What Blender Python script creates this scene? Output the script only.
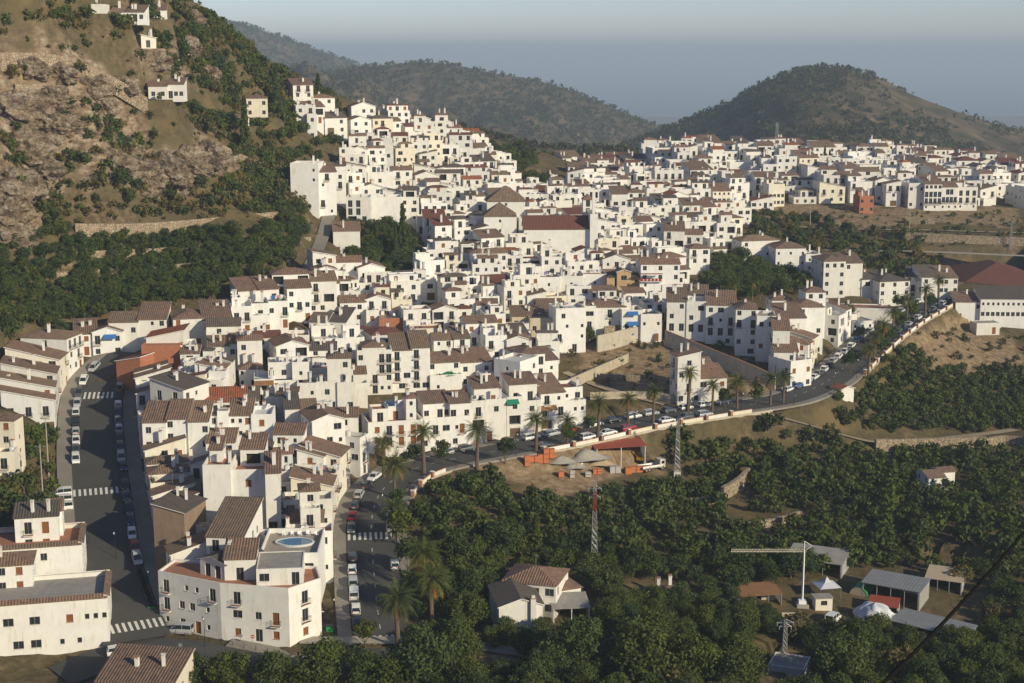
import bpy, bmesh, math, random
import numpy as np
from mathutils import Vector, Matrix
from mathutils.geometry import tessellate_polygon
for o in list(bpy.data.objects): bpy.data.objects.remove(o)
SC = bpy.context.scene
COL = SC.collection
PI = math.pi
# ---------------------------------------------------------------- camera
F = 1500.0; HZ = 50.0
A = math.atan((341.5-HZ)/F); ca, sa = math.cos(A), math.sin(A)
cam = bpy.data.objects.new('camera', bpy.data.cameras.new('camera')); COL.objects.link(cam)
cam.location = (0, 0, 0); cam.rotation_euler = (PI/2-A, 0, 0)
cam.data.sensor_width = 36; cam.data.lens = 36*F/1024
cam.data.clip_start = 1; cam.data.clip_end = 200000
SC.camera = cam
SC.render.resolution_x = 1024; SC.render.resolution_y = 683
# ---------------------------------------------------------------- light
SUN_AZ = math.radians(131); SUN_EL = math.radians(23)
w = bpy.data.worlds.new('World'); SC.world = w; w.use_nodes = True
nt = w.node_tree; nt.nodes.clear()
sky = nt.nodes.new('ShaderNodeTexSky'); sky.sky_type = 'NISHITA'; sky.sun_disc = False
sky.sun_elevation = SUN_EL; sky.sun_rotation = SUN_AZ; sky.altitude = 400
sky.air_density = .8; sky.dust_density = 0.5; sky.ozone_density = 2.5
bg = nt.nodes.new('ShaderNodeBackground'); bg.inputs['Strength'].default_value = 0.104
skt = nt.nodes.new('ShaderNodeVectorMath'); skt.operation = 'MULTIPLY'; skt.inputs[1].default_value = (.99, .94, 1.02); nt.links.new(sky.outputs[0], skt.inputs[0])
wo = nt.nodes.new('ShaderNodeOutputWorld')
nt.links.new(skt.outputs[0], bg.inputs[0]); nt.links.new(bg.outputs[0], wo.inputs[0])
sun = bpy.data.objects.new('sun', bpy.data.lights.new('sun', 'SUN')); COL.objects.link(sun)
sun.data.energy = 4.35; sun.data.angle = math.radians(0.5); sun.data.color = (1.0, 0.885, 0.63)
sd = Vector((math.sin(SUN_AZ)*math.cos(SUN_EL), math.cos(SUN_AZ)*math.cos(SUN_EL), math.sin(SUN_EL)))
sun.rotation_euler = sd.to_track_quat('Z', 'Y').to_euler(); sun.location = (200, -200, 300)
SC.view_settings.view_transform = 'Standard'; SC.view_settings.look = 'None'
SC.view_settings.exposure = 0.12; SC.view_settings.gamma = 1; SC.view_settings.use_curve_mapping = False
HAZE = 1.5e-4
SC.cycles.max_bounces = 6; SC.cycles.volume_bounces = 0
# ---------------------------------------------------------------- pixel <-> world helpers
def ray(px, py):
    u = (px-512)/F; v = (341.5-py)/F
    y = ca+v*sa
    return u/y, (-sa+v*ca)/y
def Wp(px, py, Y):
    dx, dz = ray(px, py); return (dx*Y, Y, dz*Y)
def proj(X, Y, Z):
    d = Y*ca-Z*sa
    return 512+F*X/d, 341.5-F*(Y*sa+Z*ca)/d
# ---------------------------------------------------------------- terrain heights
CP = [ # px, py, distance
(130,640,238),(120,600,252),(108,560,268),(103,500,292),(98,450,318),(95,410,340),(95,385,355),(112,365,368),
(250,648,236),(375,640,240),(365,560,272),(362,510,295),(372,480,312),(395,470,320),(480,455,328),(560,440,338),(640,420,350),
(720,408,362),(800,400,372),(840,375,395),(870,345,425),(905,318,455),(960,290,490),
(300,700,225),(100,700,222),(-60,660,228),(500,683,228),(640,690,226),(800,683,235),(1000,683,240),(540,620,252),(800,610,262),(950,600,270),(1020,560,290),
(600,540,290),(700,500,320),(850,500,325),(940,490,335),(1020,500,330),(620,470,335),(500,500,305),(450,500,298),(460,540,285),(430,590,262),
(750,450,355),(860,445,368),(870,400,400),(900,440,372),(960,380,425),(960,340,455),(930,325,465),(960,310,480),(1000,350,455),(1023,400,420),(1023,440,375),
(530,470,325),(600,460,333),(570,490,318),
(400,425,345),(420,380,375),(450,340,400),(600,390,385),(660,370,398),(600,350,410),(640,325,425),(560,330,425),(740,385,385),(800,350,420),(740,300,455),
(600,290,460),(500,300,440),(650,260,500),(560,250,500),(540,225,530),(450,250,480),(430,290,440),(380,330,410),
(250,600,255),(230,540,275),(250,480,300),(240,430,325),(250,390,350),(200,340,375),(300,330,385),(330,400,355),(345,450,325),(300,300,410),(330,270,440),
(50,370,345),(5,440,300),(0,520,270),(30,620,245),(100,330,365),(160,330,370),(200,290,400),
(0,335,352),(60,300,385),(130,305,388),(150,280,405),(250,260,415),(300,250,440),(150,240,420),(150,222,430),(280,212,440),(50,215,415),(0,250,388),(0,180,415),(130,180,440),
(220,175,450),(300,190,480),(320,240,460),(350,200,510),(320,160,520),(400,180,540),(400,140,580),(350,120,570),(300,110,550),(300,130,530),(250,125,510),(160,100,450),(200,140,470),
(100,100,430),(0,110,400),(60,60,430),(0,50,420),(130,30,460),(50,0,450),(200,20,520),(180,70,480),(250,70,540),(0,-60,430),(100,-60,470),(150,-20,500),
(205,12,530),(255,60,560),(300,85,570),(350,108,590),(420,122,640),(480,135,680),(545,155,720),
(480,160,640),(520,185,610),(600,200,580),(600,170,680),(640,160,700),(700,160,700),(700,200,600),(700,230,540),(760,215,590),(800,165,700),(900,160,760),(960,175,740),(1023,175,750),
(800,205,610),(900,210,600),(1000,200,640),(850,230,570),(1000,230,570),(850,265,530),(950,265,530),(1023,270,520),(770,250,520),(800,290,485),(880,300,480),
(-80,100,400),(-80,250,365),(-80,450,290),(1100,200,640),(1100,300,500),(1100,400,420),(1100,600,270),(1100,683,240)]
pts = [Wp(*c) for c in CP]
for px, Y, z in [(200,650,-10),(200,800,-70),(300,750,-70),(420,800,-78),(550,850,-88),(480,760,-66),(700,860,-85),(900,880,-85),(1020,880,-88),(60,700,20),(60,850,-40)]:
    pts.append(((px-512)/F*Y*1.0, Y, z))
pts += [(200,120,-70),(-200,120,-60),(0,120,-78),(0,60,-40),(-200,60,-20),(260,60,-40),(350,300,-90),(420,600,-60),(-330,300,-20),(-360,500,40)]
Pn = np.array(pts)
def kern(dx, dy): return np.sqrt(dx*dx+dy*dy+64.0)
def fit():
    n = len(Pn); M = np.zeros((n+3, n+3))
    M[:n, :n] = kern(Pn[:, None, 0]-Pn[None, :, 0], Pn[:, None, 1]-Pn[None, :, 1]) - np.eye(n)*2.5
    M[:n, n] = 1; M[:n, n+1] = Pn[:, 0]/100; M[:n, n+2] = Pn[:, 1]/100
    M[n:, :n] = M[:n, n:].T
    return np.linalg.solve(M, np.concatenate([Pn[:, 2], [0, 0, 0]]))
RW = fit()
def rbf(X, Y):
    n = len(Pn); out = RW[n]+RW[n+1]*X/100+RW[n+2]*Y/100
    for i in range(n): out = out+RW[i]*kern(X-Pn[i, 0], Y-Pn[i, 1])
    return out
def vnoise(X, Y, seed=0):
    xi = np.floor(X).astype(np.int64); yi = np.floor(Y).astype(np.int64); fx = X-xi; fy = Y-yi
    fx = fx*fx*(3-2*fx); fy = fy*fy*(3-2*fy)
    def h(a, b):
        n = (a*374761393+b*668265263+seed*982451653) & 0x7fffffff
        n = ((n ^ (n >> 13))*1274126177) & 0x7fffffff
        return ((n ^ (n >> 16)) & 0xffff)/65535.0
    return (h(xi, yi)*(1-fx)+h(xi+1, yi)*fx)*(1-fy)+(h(xi, yi+1)*(1-fx)+h(xi+1, yi+1)*fx)*fy
def fbm(X, Y, s, oct=4, seed=0):
    o = 0; a = 1; t = 0
    for k in range(oct):
        o = o+a*(vnoise(X/s+17.3*k, Y/s-9.1*k, seed+k)-0.5); t += a; a *= 0.5; s *= 0.5
    return o/t
def smooth(a, b, x):
    t = np.clip((x-a)/(b-a), 0, 1); return t*t*(3-2*t)
HILLS = [ # silhouette pixels, distance, front slope, back slope
([(-300,-60),(60,-5),(150,4),(180,9),(215,18),(250,24),(290,39),(330,55),(360,64),(400,85),(440,110),(520,160)], 3900, .10, .3, 60),
([(-300,90),(150,82),(250,80),(330,71),(370,66),(400,62),(430,60),(470,68),(500,75),(535,78),(560,85),(600,102),(640,119),(668,129),(700,139),(760,165)], 2500, .13, .3, 40),
([(560,190),(600,152),(625,141),(660,133),(690,118),(715,108),(740,98),(760,85),(775,76),(790,69),(825,66),(864,70),(900,88),(940,106),(980,119),(1023,130),(1100,150),(1250,180)], 1700, .10, .25, 17),
([(330,128),(380,112),(430,121),(480,131),(520,143),(560,148),(600,147),(640,152),(680,165),(760,190)], 1050, .12, .2, 6),
]
def hills(X, Y):
    z = np.full(X.shape, -100.0)+fbm(X, Y, 300, 3, 5)*14
    z = z-np.clip((Y-900)*.11, 0, 290)
    for i, (sil, dr, sf, sb, namp) in enumerate(HILLS):
        px = 512+F*X/(Y*ca+70*sa*0+8)
        s = np.array(sil, float)
        drr = dr*(1+0.10*fbm(px, px*0, 260, 2, 40+i))
        py = sum(np.interp(px+o_, s[:, 0], s[:, 1]) for o_ in (-28, -16, -6, 0, 6, 16, 28))/7+fbm(px, px*0+3, 26, 3, 60+i)*3.0
        u = (341.5-py)/F
        zr = (-sa+u*ca)/(ca+u*sa)*drr
        dd = Y-drr
        # spurs and gullies grow away from the crest line
        g = fbm(X*1.2+Y*.25, Y*0.40, dr*0.085, 5, 80+i)
        k = smooth(0, dr*0.16, np.abs(dd))
        h = zr-np.where(dd < 0, -dd*sf, dd*sb)*(1-0.0)+(g-0.04)*namp*5.5*k
        z = np.maximum(z, h)
    return z
GX0, GX1, GY0, GY1, GS = -380.0, 480.0, 60.0, 900.0, 2.0
gx = np.arange(GX0, GX1+.1, GS); gy = np.arange(GY0, GY1+.1, GS)
XX, YY = np.meshgrid(gx, gy)
Hn = np.clip(rbf(XX, YY), -118, 75)
rough = smooth(-62, -40, Hn)*smooth(60, -40, XX)
Hn = Hn+fbm(XX, YY, 34, 4, 3)*(1.0+9.0*rough)
Hf = hills(XX, YY)
wf = smooth(770, 880, YY)
HG = Hn*(1-wf)+Hf*wf
def gz(x, y):
    fx = min(max((x-GX0)/GS, 0), len(gx)-1.001); fy = min(max((y-GY0)/GS, 0), len(gy)-1.001)
    i, j = int(fx), int(fy); fx -= i; fy -= j
    return (HG[j, i]*(1-fx)+HG[j, i+1]*fx)*(1-fy)+(HG[j+1, i]*(1-fx)+HG[j+1, i+1]*fx)*fy
def hit(px, py, y0=150.0, y1=880.0):
    dx, dz = ray(px, py); Y = y0; pv = None
    while Y < y1:
        if dz*Y <= gz(dx*Y, Y):
            lo, hi = Y-2, Y
            for _ in range(12):
                m = (lo+hi)/2
                if dz*m <= gz(dx*m, m): hi = m
                else: lo = m
            return (dx*hi, hi, gz(dx*hi, hi))
        Y += 2
    return (dx*y1, y1, gz(dx*y1, y1))
def resample(P, step):
    out = [P[0]]
    for a, b in zip(P[:-1], P[1:]):
        L = math.hypot(b[0]-a[0], b[1]-a[1]); n = max(1, int(L/step))
        for k in range(1, n+1): out.append(tuple(a[q]+(b[q]-a[q])*k/n for q in range(len(a))))
    return out
def smoothline(P, it=30):
    P = np.array(P, float)
    for _ in range(it):
        P[1:-1] = P[1:-1]*0.5+(P[:-2]+P[2:])*0.25
    return [tuple(p) for p in P]
def pixline(pp, step=2.0, it=12): return smoothline(resample([hit(*p) for p in pp], step), it)
ROADS = {}
def carve(name, pp, wl, wr, fall=4.0, it=12):
    L = pixline(pp, 2.0, it)
    Z = [p[2] for p in L]
    ROADS[name] = L
    best = np.full(HG.shape, 1e9); zc = np.zeros(HG.shape); sd_ = np.zeros(HG.shape)
    R = max(wl, wr)+fall+2
    for k, p in enumerate(L):
        a = L[max(k-1, 0)]; b = L[min(k+1, len(L)-1)]
        tx, ty = b[0]-a[0], b[1]-a[1]; n = math.hypot(tx, ty) or 1; tx /= n; ty /= n
        i0 = max(int((p[0]-R-GX0)/GS), 0); i1 = int((p[0]+R-GX0)/GS)+2
        j0 = max(int((p[1]-R-GY0)/GS), 0); j1 = int((p[1]+R-GY0)/GS)+2
        sx = XX[j0:j1, i0:i1]-p[0]; sy = YY[j0:j1, i0:i1]-p[1]
        d = np.hypot(sx, sy); m = d < best[j0:j1, i0:i1]
        best[j0:j1, i0:i1][m] = d[m]; zc[j0:j1, i0:i1][m] = p[2]
        sd_[j0:j1, i0:i1][m] = (sx*ty-sy*tx)[m]
    half = np.where(sd_ > 0, wr, wl)+1.0
    t = 1-smooth(0, 1, (best-half)/fall)
    m = best < 1e8
    HG[m] = (HG*(1-t)+(zc-0.30)*t)[m]
carve('left_street', [(130,352),(118,358),(107,370),(100,385),(97,410),(98,450),(103,500),(110,560),(122,605),(138,640)], 8.2, 8.2, 4)
carve('front_street', [(60,676),(110,655),(138,643),(190,652),(250,664),(300,672),(350,668),(395,660)], 6, 6, 4)
carve('right_street', [(385,668),(382,640),(376,600),(373,560),(370,525),(376,495),(400,472),(440,461),(490,452),(560,440),(640,422),(720,409),(790,399),(828,382),(852,360),(880,335),(905,318),(935,302),(958,290)], 6.8, 6.8, 3)
carve('farm_path', [(760,412),(800,422),(850,437),(880,446),(930,440),(1000,432),(1040,425)], 1.5, 1.5, 3)
carve('dirt_lane', [(565,372),(600,387),(640,398),(665,404)], 1.5, 1.5, 3)
carve('ridge_road', [(780,226),(850,229),(930,230),(1030,233)], 2, 2, 3)
carve('valley_road', [(745,250),(850,250),(940,252),(1030,256)], 2, 2, 3)
carve('stair_street', [(300,285),(312,262),(322,240),(327,222),(332,205)], 2, 2, 3)
carve('lower_path', [(300,640),(440,640),(540,655),(600,668)], 1.5, 1.5, 2)
# ---------------------------------------------------------------- materials
def nodes(name):
    m = bpy.data.materials.new(name); m.use_nodes = True
    nt = m.node_tree; b = nt.nodes['Principled BSDF']
    b.inputs['Specular IOR Level'].default_value = 0.25
    return m, nt, b
def N(nt, t, **kw):
    n = nt.nodes.new('ShaderNode'+t)
    for k, v in kw.items():
        if hasattr(n, k): setattr(n, k, v)
        else: n.inputs[k.replace('_', ' ')].default_value = v
    return n
def ramp(nt, fac, stops):
    r = nt.nodes.new('ShaderNodeValToRGB'); e = r.color_ramp.elements
    while len(e) < len(stops): e.new(0.5)
    for q, (p, c) in zip(e, stops): q.position = p; q.color = (*c, 1)
    nt.links.new(fac, r.inputs[0]); return r.outputs[0]
def mixc(nt, fac, a, b, mode='MIX'):
    n = nt.nodes.new('ShaderNodeMix'); n.data_type = 'RGBA'; n.blend_type = mode
    for s, v in ((0, fac), (6, a), (7, b)):
        if isinstance(v, (int, float)): n.inputs[s].default_value = v
        elif isinstance(v, tuple): n.inputs[s].default_value = (*v, 1)
        else: nt.links.new(v, n.inputs[s])
    return n.outputs[2]
def noisec(nt, scale, detail=4, coord='Object', rough=0.6):
    tc = nt.nodes.new('ShaderNodeTexCoord'); n = nt.nodes.new('ShaderNodeTexNoise')
    n.inputs['Scale'].default_value = scale; n.inputs['Detail'].default_value = detail; n.inputs['Roughness'].default_value = rough
    nt.links.new(tc.outputs[coord], n.inputs['Vector']); return n.outputs['Fac']
def geonoise(nt, scale, detail=4, stretch=None):
    g = nt.nodes.new('ShaderNodeNewGeometry'); n = nt.nodes.new('ShaderNodeTexNoise')
    n.inputs['Scale'].default_value = scale; n.inputs['Detail'].default_value = detail; n.inputs['Roughness'].default_value = 0.6
    v = g.outputs['Position']
    if stretch:
        mp = nt.nodes.new('ShaderNodeMapping'); mp.inputs['Scale'].default_value = stretch
        nt.links.new(v, mp.inputs[0]); v = mp.outputs[0]
    nt.links.new(v, n.inputs['Vector']); return n.outputs['Fac']
def bump(nt, b, h, strength, dist):
    n = nt.nodes.new('ShaderNodeBump'); n.inputs['Strength'].default_value = strength; n.inputs['Distance'].default_value = dist
    nt.links.new(h, n.inputs['Height']); nt.links.new(n.outputs[0], b.inputs['Normal'])
MATS = {}
def plain(name, col, rough=0.8, metal=0.0, var=0.0, scale=1.0):
    m, nt, b = nodes(name)
    b.inputs['Roughness'].default_value = rough; b.inputs['Metallic'].default_value = metal
    if var:
        f = geonoise(nt, scale, 3)
        c = mixc(nt, f, tuple(max(0, x*(1-var)) for x in col), tuple(min(1, x*(1+var)) for x in col))
        nt.links.new(c, b.inputs['Base Color'])
    else: b.inputs['Base Color'].default_value = (*col, 1)
    MATS[name] = m; return m
def plaster(name, col, stain=0.17, patch=None):
    m, nt, b = nodes(name); b.inputs['Roughness'].default_value = 0.9
    n1 = geonoise(nt, 0.55, 5); n2 = geonoise(nt, 1.6, 5, (1, 1, 0.16))
    c = mixc(nt, ramp(nt, n1, [(0.35, (0,0,0)), (0.75, (1,1,1))]), col, tuple(x*(1-stain*.7) for x in col))
    c = mixc(nt, ramp(nt, n2, [(0.55, (0,0,0)), (0.80, (1,1,1))]), c, tuple(x*(1-stain*s) for x, s in zip(col, (1.7, 2.0, 2.5))))
    oi = nt.nodes.new('ShaderNodeObjectInfo')
    c = mixc(nt, oi.outputs['Random'], c, mixc(nt, 1.0, c, (0.86, 0.84, 0.80), 'MULTIPLY'))
    nt.links.new(c, b.inputs['Base Color']); bump(nt, b, n1, 0.15, 0.1)
    MATS[name] = m; return m
def rooftile(name, c1, c2, c3):
    m, nt, b = nodes(name); b.inputs['Roughness'].default_value = 0.9
    tc = nt.nodes.new('ShaderNodeTexCoord')
    wv = N(nt, 'TexWave', wave_type='BANDS', bands_direction='X', wave_profile='SIN'); wv.inputs['Scale'].default_value = 0.315*2; wv.inputs['Distortion'].default_value = 0.25; wv.inputs['Detail'].default_value = 1
    nt.links.new(tc.outputs['UV'], wv.inputs[0])
    n1 = geonoise(nt, 0.9, 5); n2 = geonoise(nt, 5.0, 3)
    c = ramp(nt, n2, [(0.3, c1), (0.5, c2), (0.72, c3)])
    c = mixc(nt, ramp(nt, n1, [(0.4, (0,0,0)), (0.75, (1,1,1))]), c, tuple(0.5*x+0.05 for x in c1))
    c = mixc(nt, ramp(nt, wv.outputs['Fac'], [(0.12, (.45,.45,.45)), (0.5, (0,0,0))]), c, tuple(x*.42 for x in c1))
    oi = nt.nodes.new('ShaderNodeObjectInfo')
    c = mixc(nt, oi.outputs['Random'], c, mixc(nt, 1.0, c, (0.72, 0.78, 0.84), 'MULTIPLY'))
    nt.links.new(c, b.inputs['Base Color']); bump(nt, b, wv.outputs['Fac'], 0.7, 0.12)
    MATS[name] = m; return m
plaster('white', (0.80, 0.79, 0.76)); plaster('cream', (0.80, 0.745, 0.63)); plaster('greywhite', (0.66, 0.66, 0.65), .16)
plaster('ochre', (0.52, 0.36, 0.20), .3); plaster('beige', (0.62, 0.54, 0.42), .2); plaster('palestone', (0.50, 0.44, 0.34), .3)
plaster('brownplaster', (0.27, 0.20, 0.145), .3); plaster('concrete', (0.50, 0.45, 0.36), .3); plaster('coping', (0.40, 0.20, 0.12), .3); plaster('blueplaster', (0.45, 0.60, 0.72), .1)
rooftile('tile_brown', (0.20, 0.112, 0.074), (0.32, 0.190, 0.124), (0.44, 0.29, 0.195))
rooftile('tile_ochre', (0.22, 0.135, 0.085), (0.31, 0.20, 0.125), (0.42, 0.29, 0.19))
rooftile('tile_dark', (0.11, 0.085, 0.068), (0.17, 0.13, 0.10), (0.25, 0.195, 0.15))
rooftile('tile_red', (0.36, 0.10, 0.045), (0.46, 0.14, 0.06), (0.52, 0.19, 0.09))
rooftile('tile_maroon', (0.18, 0.062, 0.042), (0.24, 0.085, 0.055), (0.31, 0.12, 0.08))
plain('terrace', (0.34, 0.29, 0.24), .9, var=.25); plain('terrace_red', (0.34, 0.16, 0.10), .9, var=.25); plain('greyroof', (0.30, 0.28, 0.25), .9, var=.4)
plain('glass', (0.025, 0.03, 0.035), .15); plain('wood', (0.22, 0.085, 0.03), .7, var=.2, scale=4); plain('iron', (0.02, 0.02, 0.022), .5)
plain('frame', (0.35, 0.33, 0.30), .6); plain('shutter', (0.16, 0.10, 0.06), .8); plain('awning', (0.04, 0.16, 0.42), .8); plain('green_awning', (0.02, 0.20, 0.12), .8)
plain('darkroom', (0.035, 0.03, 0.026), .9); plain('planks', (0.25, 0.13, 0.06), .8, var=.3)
plain('steel', (0.45, 0.46, 0.47), .45, .6, .1); plain('rust', (0.30, 0.07, 0.04), .7, var=.2); plain('sheet_metal', (0.30, 0.31, 0.30), .55, .3, .18, .4)
plain('black', (0.01, 0.01, 0.01), .5); plain('tarp', (0.55, 0.56, 0.60), .8, var=.06); plain('net', (0.03, 0.035, 0.03), .9)
plain('paint', (0.62, 0.62, 0.58), .7, var=.25, scale=2); plain('kerb', (0.34, 0.32, 0.29), .9, var=.2); plain('water_blue', (0.08, 0.19, 0.27), .08)
plain('brickstack', (0.50, 0.17, 0.07), .9, var=.2, scale=2); plain('blockstack', (0.42, 0.41, 0.38), .9, var=.15, scale=2)
plain('gravel', (0.36, 0.33, 0.28), .95, var=.2, scale=2); plain('signblue', (0.02, 0.10, 0.40), .5); plain('signred', (0.5, 0.02, 0.02), .5); plain('signwhite', (0.8, 0.8, 0.8), .5)
plain('tan_sand', (0.45, 0.36, 0.25), .95, var=.2, scale=1)
plain('red_rail', (0.30, 0.03, 0.02), .6); plain('yellow', (0.75, 0.38, 0.02), .6); plain('green_plastic', (0.03, 0.25, 0.08), .6)
plain('potgreen', (0.05, 0.10, 0.03), .9, var=.4, scale=5); plain('flower', (0.5, 0.05, 0.12), .9); plain('laundry', (0.6, 0.2, 0.2), .9)
m, nt, b = nodes('brick'); b.inputs['Roughness'].default_value = .9
br = nt.nodes.new('ShaderNodeTexBrick'); tc = nt.nodes.new('ShaderNodeTexCoord'); nt.links.new(tc.outputs['UV'], br.inputs[0])
br.inputs['Scale'].default_value = 1.0; br.inputs['Brick Width'].default_value = .45; br.inputs['Row Height'].default_value = .22; br.inputs['Mortar Size'].default_value = .02
br.inputs['Color1'].default_value = (.40,.13,.06,1); br.inputs['Color2'].default_value = (.48,.17,.08,1); br.inputs['Mortar'].default_value = (.42,.30,.22,1)
nt.links.new(mixc(nt, geonoise(nt, .6, 4), br.outputs[0], mixc(nt, 1.0, br.outputs[0], (.7,.66,.62), 'MULTIPLY')), b.inputs['Base Color']); MATS['brick'] = m
m, nt, b = nodes('stonewall'); b.inputs['Roughness'].default_value = .95
g = nt.nodes.new('ShaderNodeNewGeometry'); v = nt.nodes.new('ShaderNodeTexVoronoi'); v.inputs['Scale'].default_value = 1.5; nt.links.new(g.outputs['Position'], v.inputs['Vector'])
v2 = nt.nodes.new('ShaderNodeTexVoronoi'); v2.feature = 'DISTANCE_TO_EDGE'; v2.inputs['Scale'].default_value = 1.5; nt.links.new(g.outputs['Position'], v2.inputs['Vector'])
c = mixc(nt, v.outputs['Color'], (.27,.20,.13), (.44,.36,.26)); c = mixc(nt, ramp(nt, v2.outputs['Distance'], [(0.02,(1,1,1)),(0.12,(0,0,0))]), c, (.13,.10,.07))
nt.links.new(c, b.inputs['Base Color']); bump(nt, b, v2.outputs['Distance'], .8, .2); MATS['stonewall'] = m
m, nt, b = nodes('rock'); b.inputs['Roughness'].default_value = .95
n1 = geonoise(nt, .22, 7, (1,1,2.4)); n2 = geonoise(nt, 1.3, 6)
c = ramp(nt, n1, [(.32,(.09,.07,.05)),(.45,(.22,.165,.115)),(.55,(.31,.25,.18)),(.7,(.38,.34,.29))])
c = mixc(nt, ramp(nt, n2, [(.42,(0,0,0)),(.6,(1,1,1))]), c, mixc(nt, 1.0, c, (.55,.5,.45), 'MULTIPLY'))
nt.links.new(c, b.inputs['Base Color']); bump(nt, b, n2, 1.0, .8); MATS['rock'] = m
def asphalt(name, col):
    m, nt, b = nodes(name); b.inputs['Roughness'].default_value = .9
    n1 = geonoise(nt, .15, 5); n2 = geonoise(nt, 3, 3)
    c = mixc(nt, n1, tuple(x*.72 for x in col), tuple(x*1.35 for x in col)); c = mixc(nt, ramp(nt, n2, [(.35,(0,0,0)),(.7,(1,1,1))]), c, mixc(nt, 1.0, c, (.78,.77,.76), 'MULTIPLY'))
    nt.links.new(c, b.inputs['Base Color']); MATS[name] = m
asphalt('asphalt', (.075,.073,.07)); asphalt('pavement', (.26,.235,.20)); asphalt('dirt', (.36,.29,.20)); asphalt('pale_lane', (.40,.36,.30))
# foliage: varied between trees and between leaves of one tree
def foliage(name, ca_, cb_, cc_, tr=0.2):
    m, nt, b = nodes(name); b.inputs['Roughness'].default_value = .75; b.inputs['Specular IOR Level'].default_value = .15
    oi = nt.nodes.new('ShaderNodeObjectInfo'); n1 = geonoise(nt, 1.1, 3); n2 = geonoise(nt, .10, 2)
    c = ramp(nt, n1, [(.36, ca_), (.52, cb_), (.68, cc_)])
    c = mixc(nt, oi.outputs['Random'], c, mixc(nt, 1.0, c, (1.5, 1.25, .75), 'MULTIPLY'))
    c = mixc(nt, ramp(nt, n2, [(.4,(0,0,0)),(.65,(.6,.6,.6))]), c, mixc(nt, 1.0, c, (.6,.75,.8), 'MULTIPLY'))
    nt.links.new(c, b.inputs['Base Color'])
    t = nt.nodes.new('ShaderNodeBsdfTranslucent'); nt.links.new(c, t.inputs[0]); ms = nt.nodes.new('ShaderNodeMixShader'); ms.inputs[0].default_value = tr
    nt.links.new(b.outputs[0], ms.inputs[1]); nt.links.new(t.outputs[0], ms.inputs[2]); nt.links.new(ms.outputs[0], nt.nodes['Material Output'].inputs[0])
    MATS[name] = m
foliage('leaf', (.042,.064,.020), (.070,.100,.031), (.115,.148,.052)); foliage('leaf_dark', (.034,.054,.021), (.056,.082,.031), (.086,.118,.045))
foliage('leaf_dry', (.075,.072,.030), (.115,.104,.045), (.17,.145,.068)); foliage('leaf_hill', (.050,.050,.026), (.078,.074,.038), (.12,.105,.058)); foliage('palm_leaf', (.050,.068,.020), (.082,.104,.032), (.13,.15,.052)); foliage('dead_frond', (.22,.10,.03), (.28,.13,.04), (.33,.17,.06))
plain('bark', (.13,.095,.065), .95, var=.3, scale=3)
# terrain: earth, dry grass, rock and scrub, picked by painted region weights (real ground types)
m, nt, b = nodes('earth'); b.inputs['Roughness'].default_value = .97; b.inputs['Specular IOR Level'].default_value = .05
at = nt.nodes.new('ShaderNodeAttribute'); at.attribute_name = 'kind'; sp = nt.nodes.new('ShaderNodeSeparateColor'); nt.links.new(at.outputs['Color'], sp.inputs[0])
na = geonoise(nt, .09, 6); nb = geonoise(nt, .6, 5); nc = geonoise(nt, .035, 5); nd = geonoise(nt, .22, 7, (1,1,2.6))
soil = ramp(nt, nb, [(.3,(.07,.05,.03)),(.5,(.13,.095,.055)),(.7,(.21,.155,.095))])
grass = ramp(nt, na, [(.35,(.035,.045,.018)),(.5,(.075,.07,.033)),(.65,(.15,.11,.055))])
rk = ramp(nt, nd, [(.30,(.08,.06,.045)),(.43,(.20,.15,.105)),(.55,(.30,.235,.165)),(.7,(.37,.33,.27))])
rk = mixc(nt, ramp(nt, nb, [(.42,(0,0,0)),(.6,(1,1,1))]), rk, mixc(nt, 1.0, rk, (.55,.5,.45), 'MULTIPLY'))
hill = ramp(nt, nc, [(.30,(.042,.044,.022)),(.45,(.075,.062,.036)),(.58,(.125,.092,.056)),(.72,(.18,.135,.09))])
c = mixc(nt, ramp(nt, na, [(.4,(0,0,0)),(.6,(1,1,1))]), soil, grass)
c = mixc(nt, sp.outputs[0], c, rk); c = mixc(nt, sp.outputs[1], c, hill); c = mixc(nt, sp.outputs[2], c, ramp(nt, nb, [(.3,(.15,.10,.058)),(.5,(.24,.17,.10)),(.7,(.34,.26,.165))]))
nt.links.new(c, b.inputs['Base Color']); bump(nt, b, nb, .6, .5); MATS['earth'] = m
m, nt, b = nodes('sea'); b.inputs['Base Color'].default_value = (.03,.06,.10,1); b.inputs['Roughness'].default_value = .35; MATS['sea'] = m
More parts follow.
